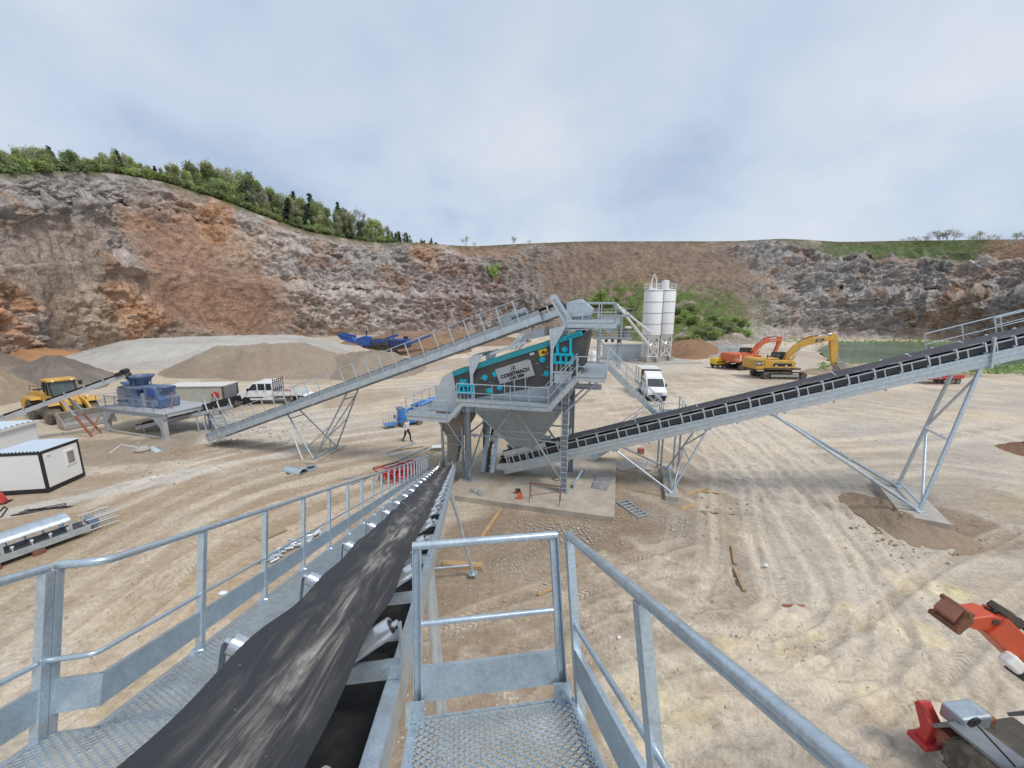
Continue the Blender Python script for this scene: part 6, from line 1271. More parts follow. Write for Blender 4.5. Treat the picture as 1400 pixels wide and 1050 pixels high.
# ---------------- telehandler
th_ = thing('telehandler', 'orange telescopic handler with bare quick hitch on its raised boom', 'telehandler', (10.85, 5.1, 0), R(97))
TM = wheel_meshes(.6, .42, .3, 20, .045); wheels(th_, TM, [(1.35, s * .95, .6) for s in (-1, 1)] + [(-1.5, s * .95, .6) for s in (-1, 1)])
slab2([(-2.3, .55), (-2.3, 1.1), (2.0, 1.05), (2.1, .6)], -.7, .7).build('chassis', 'iron', th_, bevel=.03)
slab2([(.75, 1.25), (.85, 1.36), (1.9, 1.30), (2.15, .95), (2.1, .9), (1.85, 1.24), (.85, 1.29)], .62, 1.22).build('fender', 'galv_dark', th_); slab2([(.75, 1.25), (.85, 1.36), (1.9, 1.30), (2.15, .95), (2.1, .9), (1.85, 1.24), (.85, 1.29)], -1.22, -.8).build('fender', 'galv_dark', th_)
MB().box((2.0, .62, 1.28), (.42, .75, .34)).build('front_box', 'galv_dull', th_, bevel=.05); MB().box((2.02, .1, 1.1), (.3, .3, .25)).build('valve_block', 'rust', th_, bevel=.03)
slab2([(-.75, .8), (-.8, 1.3), (.95, 1.25), (.9, .8)], .15, 1.15).build('cab_base', 'iron', th_, bevel=.03)
fr = [(-.72, 1.2), (-.68, 1.85), (-.45, 2.05), (.35, 2.05), (.72, 1.85), (.98, 1.2)]
for yv in (.2, 1.12):
    MB().path([(x, yv, z) for x, z in fr], .045, 8).build('cab_pillar', 'galv_dark', th_, True)
    slab2([(x * .95, z - .02) for x, z in fr], yv - .008, yv + .008).build('cab_window', 'glass_clear' if 'glass_clear' in MATS else 'glass_cab', th_)
for k in range(7): MB().beam((-.4 + .12 * k, .24, 2.05), (-.4 + .12 * k, 1.08, 2.05), .03, .03).build('roof_bar', 'galv_dark', th_)
for a_, b_ in (((.36, 2.05), (.73, 1.85)), ((.73, 1.85), (.99, 1.2))): MB().add([(a_[0], .24, a_[1]), (a_[0], 1.08, a_[1]), (b_[0], 1.08, b_[1]), (b_[0], .24, b_[1])], [(0, 1, 2, 3)]).build('windscreen', 'glass_cab', th_)
MB().box((-.15, .66, 1.25), (.45, .5, .14)).box((-.36, .66, 1.55), (.1, .5, .5)).build('seat', 'black', th_, bevel=.04); MB().lathe([(.17, 0), (.19, .02), (.17, .04)], 16, Matrix.Translation((.45, .66, 1.45)) @ Matrix.Rotation(R(-50), 4, 'Y')).build('steering_wheel', 'black', th_, True)
MB().path([(.95, 1.1, 1.45), (1.25, 1.3, 1.75), (1.45, 1.33, 1.85)], .018, 6).build('mirror_arm', 'black', th_, True); MB().lathe([(.02, -.03), (.13, -.02), (.13, .02), (.02, .03)], 14, Matrix.Translation((1.48, 1.33, 1.85)) @ Matrix.Rotation(R(80), 4, 'Y')).build('mirror', 'black', th_, True)
# stabiliser
slab2([(2.15, .40), (2.1, .9), (2.4, 1.25), (2.5, 1.15), (2.3, .7), (2.4, .40)], .95, 1.25).build('stabiliser', 'red', th_, bevel=.02); MB().box((2.0, .6, .75), (.3, 1.0, .3)).build('stabiliser_beam', 'oxide', th_, bevel=.03); MB().box((2.25, 1.1, .36), (.4, .45, .14)).build('stabiliser_foot', 'red', th_, bevel=.02); MB().prism([(2.1, 1.25, 1.0), (2.45, 1.25, 1.25), (2.15, 1.4, 1.35)], (.05, 0, .03)).build('stabiliser_flap', 'red', th_)
inv = th_.matrix_basis.inverted(); P1, P2 = inv @ V((10.6, 5.35, 2.5)), inv @ V((7.66, 5.42, 5.14))
d_ = (P2 - P1).normalized(); MB().beam(P1, P1.lerp(P2, .6), .42, .44).build('outer_boom', 'red_orange', th_, bevel=.02); MB().beam(P1.lerp(P2, .6), P2, .36, .38).build('inner_boom', 'red_orange', th_, bevel=.02)
sd = V((0, 0, 1)).cross(d_).normalized(); upn = d_.cross(sd).normalized()
if upn.z < 0: upn = -upn
def bp_(f, u): return P2 + (d_ * f + upn * u) * (.55 if f > -.12 else 1)
MB().prism([bp_(-.5, .19) + sd * .13, bp_(.05, .24) + sd * .13, bp_(.28, .14) + sd * .13, bp_(.72, -.42) + sd * .13, bp_(.62, -.62) + sd * .13, bp_(.3, -.5) + sd * .13, bp_(-.1, -.22) + sd * .13], tuple(sd * -.30)).build('boom_head', 'red_orange', th_, bevel=.02)
MB().tube(bp_(.1, .05) + sd * .145, bp_(.1, .05) - sd * .22, .05, 12).build('head_pin', 'iron', th_, True)
MB().tube(bp_(.0, -.15) - sd * .04, bp_(.48, -.66) - sd * .04, .06, 10).build('tilt_cylinder', 'iron', th_, True)
for s in (.13, -.2): MB().prism([bp_(.62, -.4) + sd * s, bp_(.95, -.22) + sd * s, bp_(1.02, -.3) + sd * s, bp_(.8, -.95) + sd * s, bp_(.6, -.9) + sd * s], tuple(sd * .05)).build('hitch_plate', 'rust', th_, bevel=.008)
MB().tube(bp_(.92, -.3) + sd * .2, bp_(.92, -.3) - sd * .24, .045, 10).build('hitch_bar', 'rust', th_, True); MB().tube(bp_(.74, -.86) + sd * .2, bp_(.74, -.86) - sd * .24, .05, 10).build('hitch_bar', 'rust', th_, True); MB().prism([bp_(.45, -.42) + sd * .12, bp_(1.0, -.3) + sd * .12, bp_(.97, -.72) + sd * .12, bp_(.5, -.86) + sd * .12], tuple(sd * -.31)).build('hitch_body', 'oxide', th_, bevel=.01)
MB().path([bp_(.1, .27), bp_(-.3, .33) + sd * .05, bp_(-.9, .34) + sd * .08, bp_(-2.0, .36) + sd * .05], .03, 8).path([bp_(.15, .22) - sd * .06, bp_(-.3, .29) - sd * .02, bp_(-1.8, .30)], .022, 8).build('hose', 'black', th_, True)
MB().box(bp_(-.15, .25), (.34, .3, .12), M=frame3((0, 0, 0), d_, sd).to_3x3()).build('hose_guard', 'iron', th_, bevel=.02); MB().box(bp_(-.55, -.26) + sd * .26, (.34, .16, .2), M=frame3((0, 0, 0), d_, sd).to_3x3()).build('work_light', 'lamp', th_, bevel=.04); MB().box(bp_(-.72, -.26) + sd * .26, (.1, .2, .24), M=frame3((0, 0, 0), d_, sd).to_3x3()).build('light_bracket', 'black', th_)
MB().lathe([(.75, 1.0), (.8, 1.1), (.8, 1.5), (.5, 1.6)], 20, Matrix.Translation((-.3, -.35, 0))).build('turret', 'iron', th_, True); MB().beam(V((-.3, -.35, 1.5)), P1 + d_ * .3, .5, .6).build('boom_pedestal', 'red_orange', th_, bevel=.03)
# ---------------- blue tracked crusher far back
p = G(528, 486); mc = thing('tracked_crusher', 'royal blue tracked mobile crusher with raised hopper and conveyor behind the brown stockpile', 'crusher', (p.x, p.y, 0), R(4)); mc.scale = (1.12, 1, 1.08)
for s in (-1, 1):
    pr = [(math.cos(2 * math.pi * k / 24) * .5 + (1.9 if math.cos(2 * math.pi * k / 24) > 0 else -1.9), .5 + math.sin(2 * math.pi * k / 24) * .5) for k in range(24)]; slab2(pr, s * .95, s * 1.5).build('track', 'iron', mc)
slab2([(-4.6, 1.8), (-4.6, 2.3), (5.2, 2.3), (5.2, 1.8), (2.2, 1.2), (-2.2, 1.2)], -.8, .8).build('chassis', 'iron', mc, bevel=.05)
slab2([(-9.3, 4.5), (-9.1, 4.7), (-6.4, 3.75), (-5.7, 3.0), (-6.2, 2.75), (-8.7, 3.7)], -1.4, 1.4).build('feed_hopper', 'blue_mobile', mc); both(lambda s: slab2([(-9.2, 4.6), (-9.3, 5.0), (-6.3, 4.3), (-6.3, 3.8)], s * 1.4, s * 1.5).build('hopper_wing', 'blue_mobile', mc)); both(lambda s: MB().beam((-6.0, s * .9, 2.9), (-4.4, s * .9, 1.9), .15, .15).build('hopper_strut', 'iron', mc))
slab2([(-5.2, 2.3), (-5.6, 3.8), (-4.2, 4.3), (-3.0, 4.1), (-2.6, 2.3)], -1.25, 1.25).build('prescreen', 'blue_mobile', mc, bevel=.05); slab2([(-2.5, 2.3), (-2.5, 3.7), (.6, 3.7), (.9, 3.2), (.9, 2.3)], -1.3, 1.3).build('crusher_housing', 'iron', mc, bevel=.06); MB().box((-.8, -1.34, 3.2), (2.6, .08, .5)).build('side_panel', 'blue_mobile', mc); [MB().beam((-2.4 + .55 * k, -1.4, 2.35), (-1.9 + .55 * k, -1.4, 3.6), .06, .06).build('guard_bar', 'blue_mobile', mc) for k in range(5)]; slab2([(1.2, 2.3), (1.2, 3.6), (5.0, 3.6), (5.2, 2.3)], -1.2, 1.2).build('engine_housing', 'blue_mobile', mc, bevel=.08)
for k in range(5): MB().box((1.7 + .65 * k, -1.22, 2.9), (.4, .03, .8)).build('engine_grille', 'black', mc)
MB().beam((2.6, 0, 1.5), (9.6, 0, 4.4), 1.1, .35).build('discharge_conveyor', 'blue_mobile', mc); MB().beam((2.6, 0, 1.7), (9.6, 0, 4.6), .8, .04).build('discharge_belt', 'rubber', mc); MB().tube((4.6, .5, 3.4), (7.0, .5, 3.4), .05, 6).tube((4.6, -.5, 3.4), (7.0, -.5, 3.4), .05, 6).build('conveyor_stay', 'blue_mobile', mc)
MB().tube((1.6, .4, 3.6), (1.6, .4, 4.9), .12, 10).build('exhaust', 'iron', mc); MB().beam((.2, -.6, 3.7), (2.8, -.6, 4.5), .7, .5).build('side_conveyor', 'blue_mobile', mc); MB().box((-3.8, 0, 4.8), (.16, .16, 1.3)).build('mast', 'black', mc); MB().box((4.2, .3, 3.9), (.9, .8, .5)).build('air_filter', 'black', mc, bevel=.08)
# ---------------- blue access lift
p = G(560, 580); al = thing('access_lift', 'blue articulated access lift with folded boom behind the left walkway', 'access lift', (p.x, p.y, 0), R(36)); al.scale = (.8,) * 3
MB().box((0, 0, .55), (2.6, 1.5, .45)).build('chassis', 'blue_lift', al, bevel=.06); AM = wheel_meshes(.36, .26, .2, 0, 0); wheels(al, AM, [(x, s * .78, .36) for x in (-.9, .9) for s in (-1, 1)])
slab2([(-1.2, .8), (-1.2, 1.9), (-.3, 1.9), (.0, .8)], -.6, .6).build('turret', 'blue_lift', al, bevel=.06); MB().box((-1.0, 0, 2.0), (.7, 1.0, .2)).build('turret_cover', 'blue', al, bevel=.04)
MB().beam((-.3, .15, 1.6), (3.2, .15, 2.6), .22, .26).build('lower_boom', 'blue_lift', al); MB().beam((3.2, -.12, 2.75), (.2, -.12, 2.2), .2, .24).build('upper_boom', 'blue_lift', al); MB().tube((.4, .35, 1.5), (2.6, .35, 2.3), .09, 10).build('boom_cylinder', 'roller', al, True); MB().tube((1.2, -.4, 2.1), (3.1, -.4, 2.7), .26, 14).build('counterweight', 'blue_lift', al, True)
bs = MB().box((-2.2, 0, .42), (1.3, 1.1, .08)).build('basket_floor', 'blue_lift', al)
for x in (-2.8, -2.2, -1.6):
    for s in (-1, 1): MB().beam((x, s * .52, .45), (x, s * .52, 1.55), .045, .045, up=(1, 0, 0)).build('basket_post', 'grey_paint', al)
for z in (1.0, 1.55): MB().path([(-2.8, -.52, z), (-1.6, -.52, z), (-1.6, .52, z), (-2.8, .52, z), (-2.8, -.52, z)], .022, 6).build('basket_rail', 'grey_paint', al, True)
MB().box((-1.75, -.3, 1.25), (.2, .35, .35)).build('control_box', 'blue', al)
# ---------------- person
def person(label, loc, rz):
    J = {'pel': (0, 0, .95), 'sp': (.01, 0, 1.15), 'ch': (.03, 0, 1.36), 'nk': (.04, 0, 1.5), 'hd': (.06, 0, 1.63), 'ht': (.05, 0, 1.74), 'ls': (.03, .19, 1.42), 'le': (-.06, .25, 1.15), 'lw': (.05, .24, .93), 'lh': (.09, .23, .84), 'rs': (.03, -.19, 1.42), 're': (.02, -.26, 1.14), 'rw': (.14, -.24, .95), 'rh': (.18, -.22, .87),
         'lhip': (.0, .1, .9), 'lk': (.2, .1, .5), 'la': (.24, .1, .09), 'lt': (.42, .11, .04), 'rhip': (.0, -.1, .9), 'rk': (-.1, -.1, .5), 'ra': (-.36, -.1, .14), 'rt': (-.2, -.11, .04)}
    E = [('pel', 'sp'), ('sp', 'ch'), ('ch', 'nk'), ('nk', 'hd'), ('hd', 'ht'), ('ch', 'ls'), ('ls', 'le'), ('le', 'lw'), ('lw', 'lh'), ('ch', 'rs'), ('rs', 're'), ('re', 'rw'), ('rw', 'rh'), ('pel', 'lhip'), ('lhip', 'lk'), ('lk', 'la'), ('la', 'lt'), ('pel', 'rhip'), ('rhip', 'rk'), ('rk', 'ra'), ('ra', 'rt')]
    RD = {'pel': .15, 'sp': .145, 'ch': .155, 'nk': .06, 'hd': .105, 'ht': .06, 'ls': .085, 'le': .055, 'lw': .036, 'lh': .042, 'rs': .085, 're': .055, 'rw': .036, 'rh': .042, 'lhip': .105, 'lk': .07, 'la': .05, 'lt': .04, 'rhip': .105, 'rk': .07, 'ra': .05, 'rt': .04}
    ks = list(J); me = bpy.data.meshes.new('person'); me.from_pydata([J[k] for k in ks], [(ks.index(a), ks.index(b)) for a, b in E], []); o = bpy.data.objects.new('person', me); COL.objects.link(o)
    sk = o.modifiers.new('s', 'SKIN'); 
    for i, k in enumerate(ks): v = me.skin_vertices[0].data[i]; v.radius = (RD[k], RD[k] * (.8 if k in ('ch', 'sp', 'pel') else 1)); v.use_root = (k == 'pel')
    o.modifiers.new('u', 'SUBSURF').levels = 2; dg = bpy.context.evaluated_depsgraph_get(); m2 = bpy.data.meshes.new_from_object(o.evaluated_get(dg)); bpy.data.objects.remove(o); m2.name = 'person'
    m2.materials.clear()
    for n in ('shirt', 'trousers', 'skin', 'hair', 'black'): m2.materials.append(MATS[n])
    for f in m2.polygons:
        c = f.center; i = 0
        if c.z < .97 and abs(c.y) < .2: i = 1
        if c.z < .11: i = 4
        if c.z > 1.5: i = 2
        if c.z > 1.66 or (c.z > 1.56 and c.x < .03): i = 3
        if c.z < .95 and abs(c.y) > .2 and c.z > .7: i = 2
        f.material_index = i
    m2.shade_smooth(); r = bpy.data.objects.new('person', m2); COL.objects.link(r); r.location = loc; r.rotation_euler[2] = rz
    ns = MB().lathe([(.005, -.03), (.02, -.012), (.012, .02), (.003, .03)], 8, Matrix.Translation((.165, 0, 1.615))).build('nose', 'skin', r, True)
    return tag(r, label, 'person')
p = G(557, 604); person('person in pale shirt and black trousers striding across the yard', (p.x, p.y, 0), R(-25)).scale = (1.08,) * 3

p = G(1282, 524); rt = thing('flatbed_trailer', 'low dark red flatbed trailer on the yard beyond the climbing conveyor', 'trailer', (p.x, p.y, 0), R(6))
MB().box((0, 0, .95), (5.2, 2.2, .28)).build('bed', 'red', rt, bevel=.03); MB().box((0, 0, .68), (4.6, .8, .24)).build('chassis', 'oxide', rt); TMs = wheel_meshes(.45, .28, .25, 0, 0); wheels(rt, TMs, [(x, s * .9, .45) for x in (.9, 1.9) for s in (-1, 1)]); MB().beam((-2.6, 0, .7), (-4.0, 0, .5), .14, .14).build('drawbar', 'oxide', rt); MB().tube((-3.7, 0, .5), (-3.7, 0, 0), .05, 8).build('prop_stand', 'iron', rt)
both(lambda s: MB().box((0, s * 1.08, 1.2), (5.2, .05, .25)).build('side_rail', 'red', rt))
# ================================================================== CRUSHER STAND, CABINS, SILOS
vr = R(-17.35); vo = G(146, 591)
st = thing('crusher_stand', 'grey steel table on flared legs with side stair carrying the blue crusher', 'steel stand', (vo.x, vo.y, 0), vr)
for x, y in ((0, .2), (7.0, .2), (0, 3.8), (7.0, 3.8)):
    MB().box((x, y, .9), (.36, .36, 1.75)).build('leg', 'grey_paint', st, bevel=.02); MB().box((x, y, .02), (.6, .6, .04)).build('base_plate', 'grey_paint', st)
    sg = 1 if x < 1 else -1
    MB().prism([(x + sg * .18, y - .16, 1.75), (x + sg * 1.0, y - .16, 1.75), (x + sg * .18, y - .16, .9)], (0, .32, 0)).build('knee_brace', 'grey_paint', st, bevel=.01)
for y in (.2, 3.8): MB().ibeam((-.9, y, 1.93), (7.35, y, 1.93), .34, .3, .03).build('table_beam', 'grey_paint', st)
for x in (-.75, 1.5, 3.5, 5.5, 7.2): MB().beam((x, .35, 1.95), (x, 3.65, 1.95), .2, .28).build('table_beam', 'grey_paint', st)
MB().box((3.2, 2.0, 2.13), (8.3, 3.9, .05)).build('table_plate', 'grey_paint', st)
rail_set(st, [(-.9, .15, 2.16), (6.2, .15, 2.16)], .95, lin((-.9, .15, 2.16), (6.2, .15, 2.16), 7), mt='blue_pale', post=.04, r=.02, kick=False)
rail_set(st, [(-.9, .15, 2.16), (-.9, 3.9, 2.16)], .95, lin((-.9, .15, 2.16), (-.9, 3.9, 2.16), 4), mt='grey_paint', post=.04, r=.02, kick=False)
MB().tube((.2, .1, .25), (6.8, .1, .12), .05, 8).build('lower_tie', 'grey_paint', st)
def fl2(root, a, b, w, n, mt, hand=True):
    a, b = V(a), V(b); d = (b - a); h = V((d.x, d.y, 0)).normalized(); sd_ = V((-h.y, h.x, 0)) * w / 2
    for s in (-1, 1):
        MB().beam(a + sd_ * s, b + sd_ * s, .05, .2).build('stringer', mt, root)
        if hand: MB().path([a + sd_ * s + V((0, 0, .95)), b + sd_ * s + V((0, 0, .95))], .022, 8).build('stair_rail', mt, root, True); [MB().beam(a.lerp(b, f) + sd_ * s, a.lerp(b, f) + sd_ * s + V((0, 0, .95)), .04, .04, up=(1, 0, 0)).build('post', mt, root) for f in (.02, .5, .98)]
    for k in range(n): MB().box(a.lerp(b, (k + .5) / n), (.26, w - .06, .04), rz=math.atan2(h.y, h.x)).build('tread', mt, root)
fl2(st, (7.6, 3.4, 2.1), (9.7, 2.9, .05), .9, 7, 'galv')
rail_set(st, [(7.55, 3.9, 2.16), (5.2, 3.9, 2.16)], 1.0, lin((7.55, 3.9, 2.16), (5.2, 3.9, 2.16), 4), mt='galv', post=.04, r=.02, kick=False)
# the crusher itself
cr = thing('impact_crusher', 'faded blue impact crusher with round feed funnel bolted on the grey stand', 'crusher', st.matrix_basis @ V((2.2, 1.9, 2.16)), vr)
MB().lathe([(.95, 0), (.95, 1.0), (1.0, 1.02), (1.0, 1.14), (.95, 1.16), (.95, 1.55), (.7, 1.7)], 24, Matrix.Translation((-.3, 0, 0))).build('rotor_housing', 'blue_pale', cr, True)
MB().lathe([(.45, 1.68), (.55, 1.85), (.95, 2.42), (1.0, 2.44), (1.0, 2.54), (.93, 2.54), (.5, 1.95), (.4, 1.8)], 24, Matrix.Translation((-.45, .1, 0))).build('feed_funnel', 'blue', cr, True)
for k in range(4): a_ = k * math.pi / 2 + .5; MB().tube((-.45 + math.cos(a_) * .75, .1 + math.sin(a_) * .75, 1.5), (-.45 + math.cos(a_) * .8, .1 + math.sin(a_) * .8, 2.25), .04, 6).build('funnel_stay', 'blue', cr)
MB().box((-.1, -.2, 1.62), (2.6, 1.7, .18)).build('top_plate', 'blue', cr, bevel=.03)
MB().lathe([(.62, 0), (.62, 1.45), (.5, 1.5)], 20, Matrix.Translation((-1.75, -.3, .02))).build('motor', 'grey_paint', cr, True); MB().lathe([(.7, .3), (.7, .42), (.62, .42)], 20, Matrix.Translation((-1.75, -.3, .02))).build('motor_flange', 'blue', cr, True)
text('CONSTMACH'[:0] + 'VSI', .42, frame3((-1.75, -.935, .75), (1, 0, 0), (0, 0, 1)), 'blue', cr) if False else None
slab2([(-3.1, .1), (-3.0, .65), (-2.5, 1.0), (-2.35, 1.5), (-2.9, 1.75), (-2.9, 1.85), (-.9, 1.75), (-1.0, .1)], -.1, .9).build('belt_cover', 'blue', cr, bevel=.03)
MB().box((.45, -.75, .8), (.7, .5, 1.55)).build('inspection_box', 'blue', cr, bevel=.03); MB().box((1.05, -.6, .62), (.55, .3, 1.15)).build('door_panel', 'grey_paint', cr, bevel=.02)
slab2([(1.3, .05), (1.25, 1.75), (2.7, 1.75), (2.85, 1.0), (3.15, .8), (3.05, .02)], -.75, .75).build('motor_housing', 'blue', cr, bevel=.05); slab2([(1.75, 1.0), (1.7, 1.6), (2.5, 1.6), (2.62, 1.0)], -.79, -.75).build('access_door', 'blue_mobile', cr, bevel=.01); MB().box((2.45, -.77, .45), (.7, .06, .5)).build('access_door', 'blue_pale', cr, bevel=.01)
slab2([(2.9, 1.3), (3.35, 1.75), (2.6, 1.8)], -.5, .5).build('hood_flap', 'blue', cr); MB().path([(3.1, .2, 1.2), (3.5, -.1, .6), (3.7, -.4, .05)], .05, 8).build('hose', 'oxide', cr, True)
for k in range(6): MB().tube((-1.1 + .3 * k, -1.02, 1.62), (-1.1 + .3 * k, -1.02, 1.74), .04, 6).build('bolt', 'galv', cr)
MB().path([(-2.9, -1.3, .05), (-2.9, -1.3, .9), (3.1, -1.35, .75), (3.1, -1.35, .05)], .025, 8).build('guard_rail', 'blue_pale', cr, True)
# feed and outlet conveyors of the crusher
def small_conv(label, a, b, half, mt, rz_extra=0):
    a, b = V(a), V(b); y_ = (b - a).normalized(); x_ = y_.cross(V((0, 0, 1))).normalized(); z_ = x_.cross(y_); M = frame3(a, x_, y_, z_); L = (b - a).length
    r = thing('belt_conveyor', label, 'conveyor', M=M)
    trough(0, 0, L, 20, .1, half, half * .4, R(22)).build('belt', 'rubber', r, True)
    for s in (-1, 1): MB().chan((s * (half + .06), 0, -.1), (s * (half + .06), L, -.1), .32, .09, .012, side=s).build('side_channel', mt, r)
    ms = idler_meshes(half, half * .4, R(22), .1, .045, -.06, half + .1, mt); y = .5
    while y < L: place_idler(r, y, ms); y += 1.25
    for y in (0, L): MB().tube((-half, y, -.08), (half, y, -.08), .17, 16).build('pulley', 'iron', r, True)
    MB().box((0, L / 2, -.3), (half * 1.8, L, .012)).build('return_belt', 'rubber', r)
    return r, M, L
A, B = V((-42.0, 26.6, .75)), V((-32.2, 31.75, 5.0)); wc, MW, LW = small_conv('narrow pale grey conveyor rising in front of the wheel loader to the crusher funnel', A, B, .42, 'grey_paint'); MWI = MW.inverted()
MB().tube((-.45, LW, .22), (.45, LW, .22), .2, 14).box((.5, LW - .25, .15), (.3, .5, .3)).build('head_drive', 'black', wc, True)
for s, gp_ in ((1, G(126, 597)), (-1, G(139, 592))):
    t = V((s * .45, 7.6, -.28)); f = MWI @ V((gp_.x, gp_.y, 0)); MB().tube(t, t.lerp(f, .45), .075, 8).build('upper_leg', 'grey_paint', wc); MB().tube(t.lerp(f, .42), f, .085, 8).build('lower_leg', 'oxide', wc)
t1, t2 = MWI @ V((*G(126, 597).xy, .3)), MWI @ V((*G(139, 592).xy, 1.4)); MB().tube(t1, t2, .05, 8).build('brace', 'oxide', wc)
for s in (-1, 1): t = V((s * .45, .6, -.25)); w_ = MW @ t; MB().tube(t, MWI @ V((w_.x, w_.y, 0)), .06, 8).build('leg', 'oxide', wc)
A, B = st.matrix_basis @ V((2.6, 1.0, .55)), V((-23.6, 32.1, 2.35)); oc, MO, LO = small_conv('pale grey outlet conveyor with black hooded end running out from under the crusher stand', A, B, .42, 'grey_paint'); MOI = MO.inverted()
MB().box((.52, LO - 1.1, .32), (.03, 2.6, .55)).build('hood_side', 'black', oc); MB().box((-.52, LO - 1.1, .32), (.03, 2.6, .55)).build('hood_side', 'black', oc)
for k in range(3): MB().box((.555, LO - 2.1 + 1.0 * k, .25), (.03, .09, .7)).build('hood_strap', 'white', oc)
for s in (-1, 1):
    for y_ in (.6, LO - 3.2): t = V((s * .46, y_, -.26)); w_ = MO @ t; MB().tube(t, MOI @ V((w_.x, w_.y, 0)), .05, 8).build('leg', 'grey_paint', oc)
# ---------------- cabins
def cabin(name, label, loc, rz, L, D_, H_, wall='white', trim='black', win=True, roof='roof_sheet', ov=.0):
    """occupies x in [-L, 0], y in [0, D_]"""
    r = thing(name, label, 'cabin', loc, rz); t = .11
    MB().box((-L / 2, D_ / 2, .16), (L, D_, .22)).build('base_frame', trim, r); MB().box((-L / 2, D_ / 2, H_ - .07), (L + ov, D_ + ov, .16)).build('roof_frame', trim, r)
    for x in (-L + t / 2, -t / 2):
        for y in (t / 2, D_ - t / 2): MB().box((x, y, H_ / 2 + .06), (t, t, H_ - .43)).build('corner_post', trim, r)
    for n_, c_, d_ in (('wall_panel', (-L / 2, .05, H_ / 2 + .06), (L - 2 * t, .06, H_ - .43)), ('wall_panel', (-L / 2, D_ - .05, H_ / 2 + .06), (L - 2 * t, .06, H_ - .43)), ('wall_panel', (-.05, D_ / 2, H_ / 2 + .06), (.06, D_ - 2 * t, H_ - .43)), ('wall_panel', (-L + .05, D_ / 2, H_ / 2 + .06), (.06, D_ - 2 * t, H_ - .43))): MB().box(c_, d_).build(n_, wall, r)
    n = 14; c = MB(); pts = []
    for k in range(n * 4 + 1):
        x = -L + L * k / (n * 4); pts.append((x, H_ + .02 + (.06 if (k // 2) % 2 else 0)))
    secs = [[V((x, y, z)) for x, z in pts] for y in (-.02, D_ + .02)]; c.loft(secs, caps=False, closed=False); c.build('roof_sheet', roof, r); return r
cC = G(67, 674); bo = cabin('control_cabin', 'small white square control cabin with black frame and one little window', (cC.x, cC.y, 0), R(9.8), 2.35, 2.3, 2.42)
w_ = MB().box((0.0, 1.62, 1.55), (.07, .62, .92)).build('window', 'white', bo, bevel=.01); MB().box((.03, 1.62, 1.55), (.03, .40, .70)).build('pane', 'glass_pale', w_) if 'glass_pale' in MATS else MB().box((.03, 1.62, 1.55), (.03, .40, .70)).build('pane', 'steel_worn', w_)
MB().box((.0, .42, 2.12), (.08, .2, .06)).build('wall_lamp', 'white_dirty', bo)
A = G(48, 575, 2.6); B = G(0, 588, 2.6); dd = (A - B).normalized(); rz_ = math.atan2(dd.y, dd.x)
c2 = cabin('site_cabin', 'plain white site cabin with overhanging roof behind the small control cabin', (A.x, A.y, 0), rz_, 5.0, 2.2, 2.6, 'white', 'white_dirty', ov=.3)
bcn = thing('container', 'beige steel container with pale ribbed roof behind the crusher stand', 'container', (-33.7, 41.0, 0), R(4))
MB().box((0, 0, 1.2), (5.8, 2.4, 2.2)).build('body', 'beige', bcn, bevel=.03); MB().box((0, 0, 2.36), (6.0, 2.6, .1)).build('roof', 'white_dirty', bcn, bevel=.02); MB().box((2.94, -1.2, 1.2), (.14, .14, 2.3)).build('end_post', 'iron', bcn); MB().box((2.94, 1.2, 1.2), (.14, .14, 2.3)).build('end_post', 'iron', bcn); MB().box((2.93, 0, 1.15), (.06, 2.2, 2.0)).build('end_door', 'galv_dark', bcn)
for k in range(5): MB().box((-2.2 + 1.1 * k, 0, 2.42), (.06, 2.5, .05)).build('roof_rib', 'white_dirty', bcn)
for k in range(7): MB().box((-2.6 + .86 * k, -1.21, 1.2), (.05, .03, 2.1)).build('wall_rib', 'beige', bcn)
MB().lathe([(.02, 0), (.34, .02), (.38, .12), (.34, .24), (.02, .26)], 14, Matrix.Translation((2.2, -1.2, 1.45)) @ Matrix.Rotation(R(90), 4, 'X')).build('hose_reel', 'red', bcn, True)
for s in (-1, 1): MB().box((s * 2.4, 0, .05), (.4, 2.3, .1)).build('skid', 'iron', bcn)
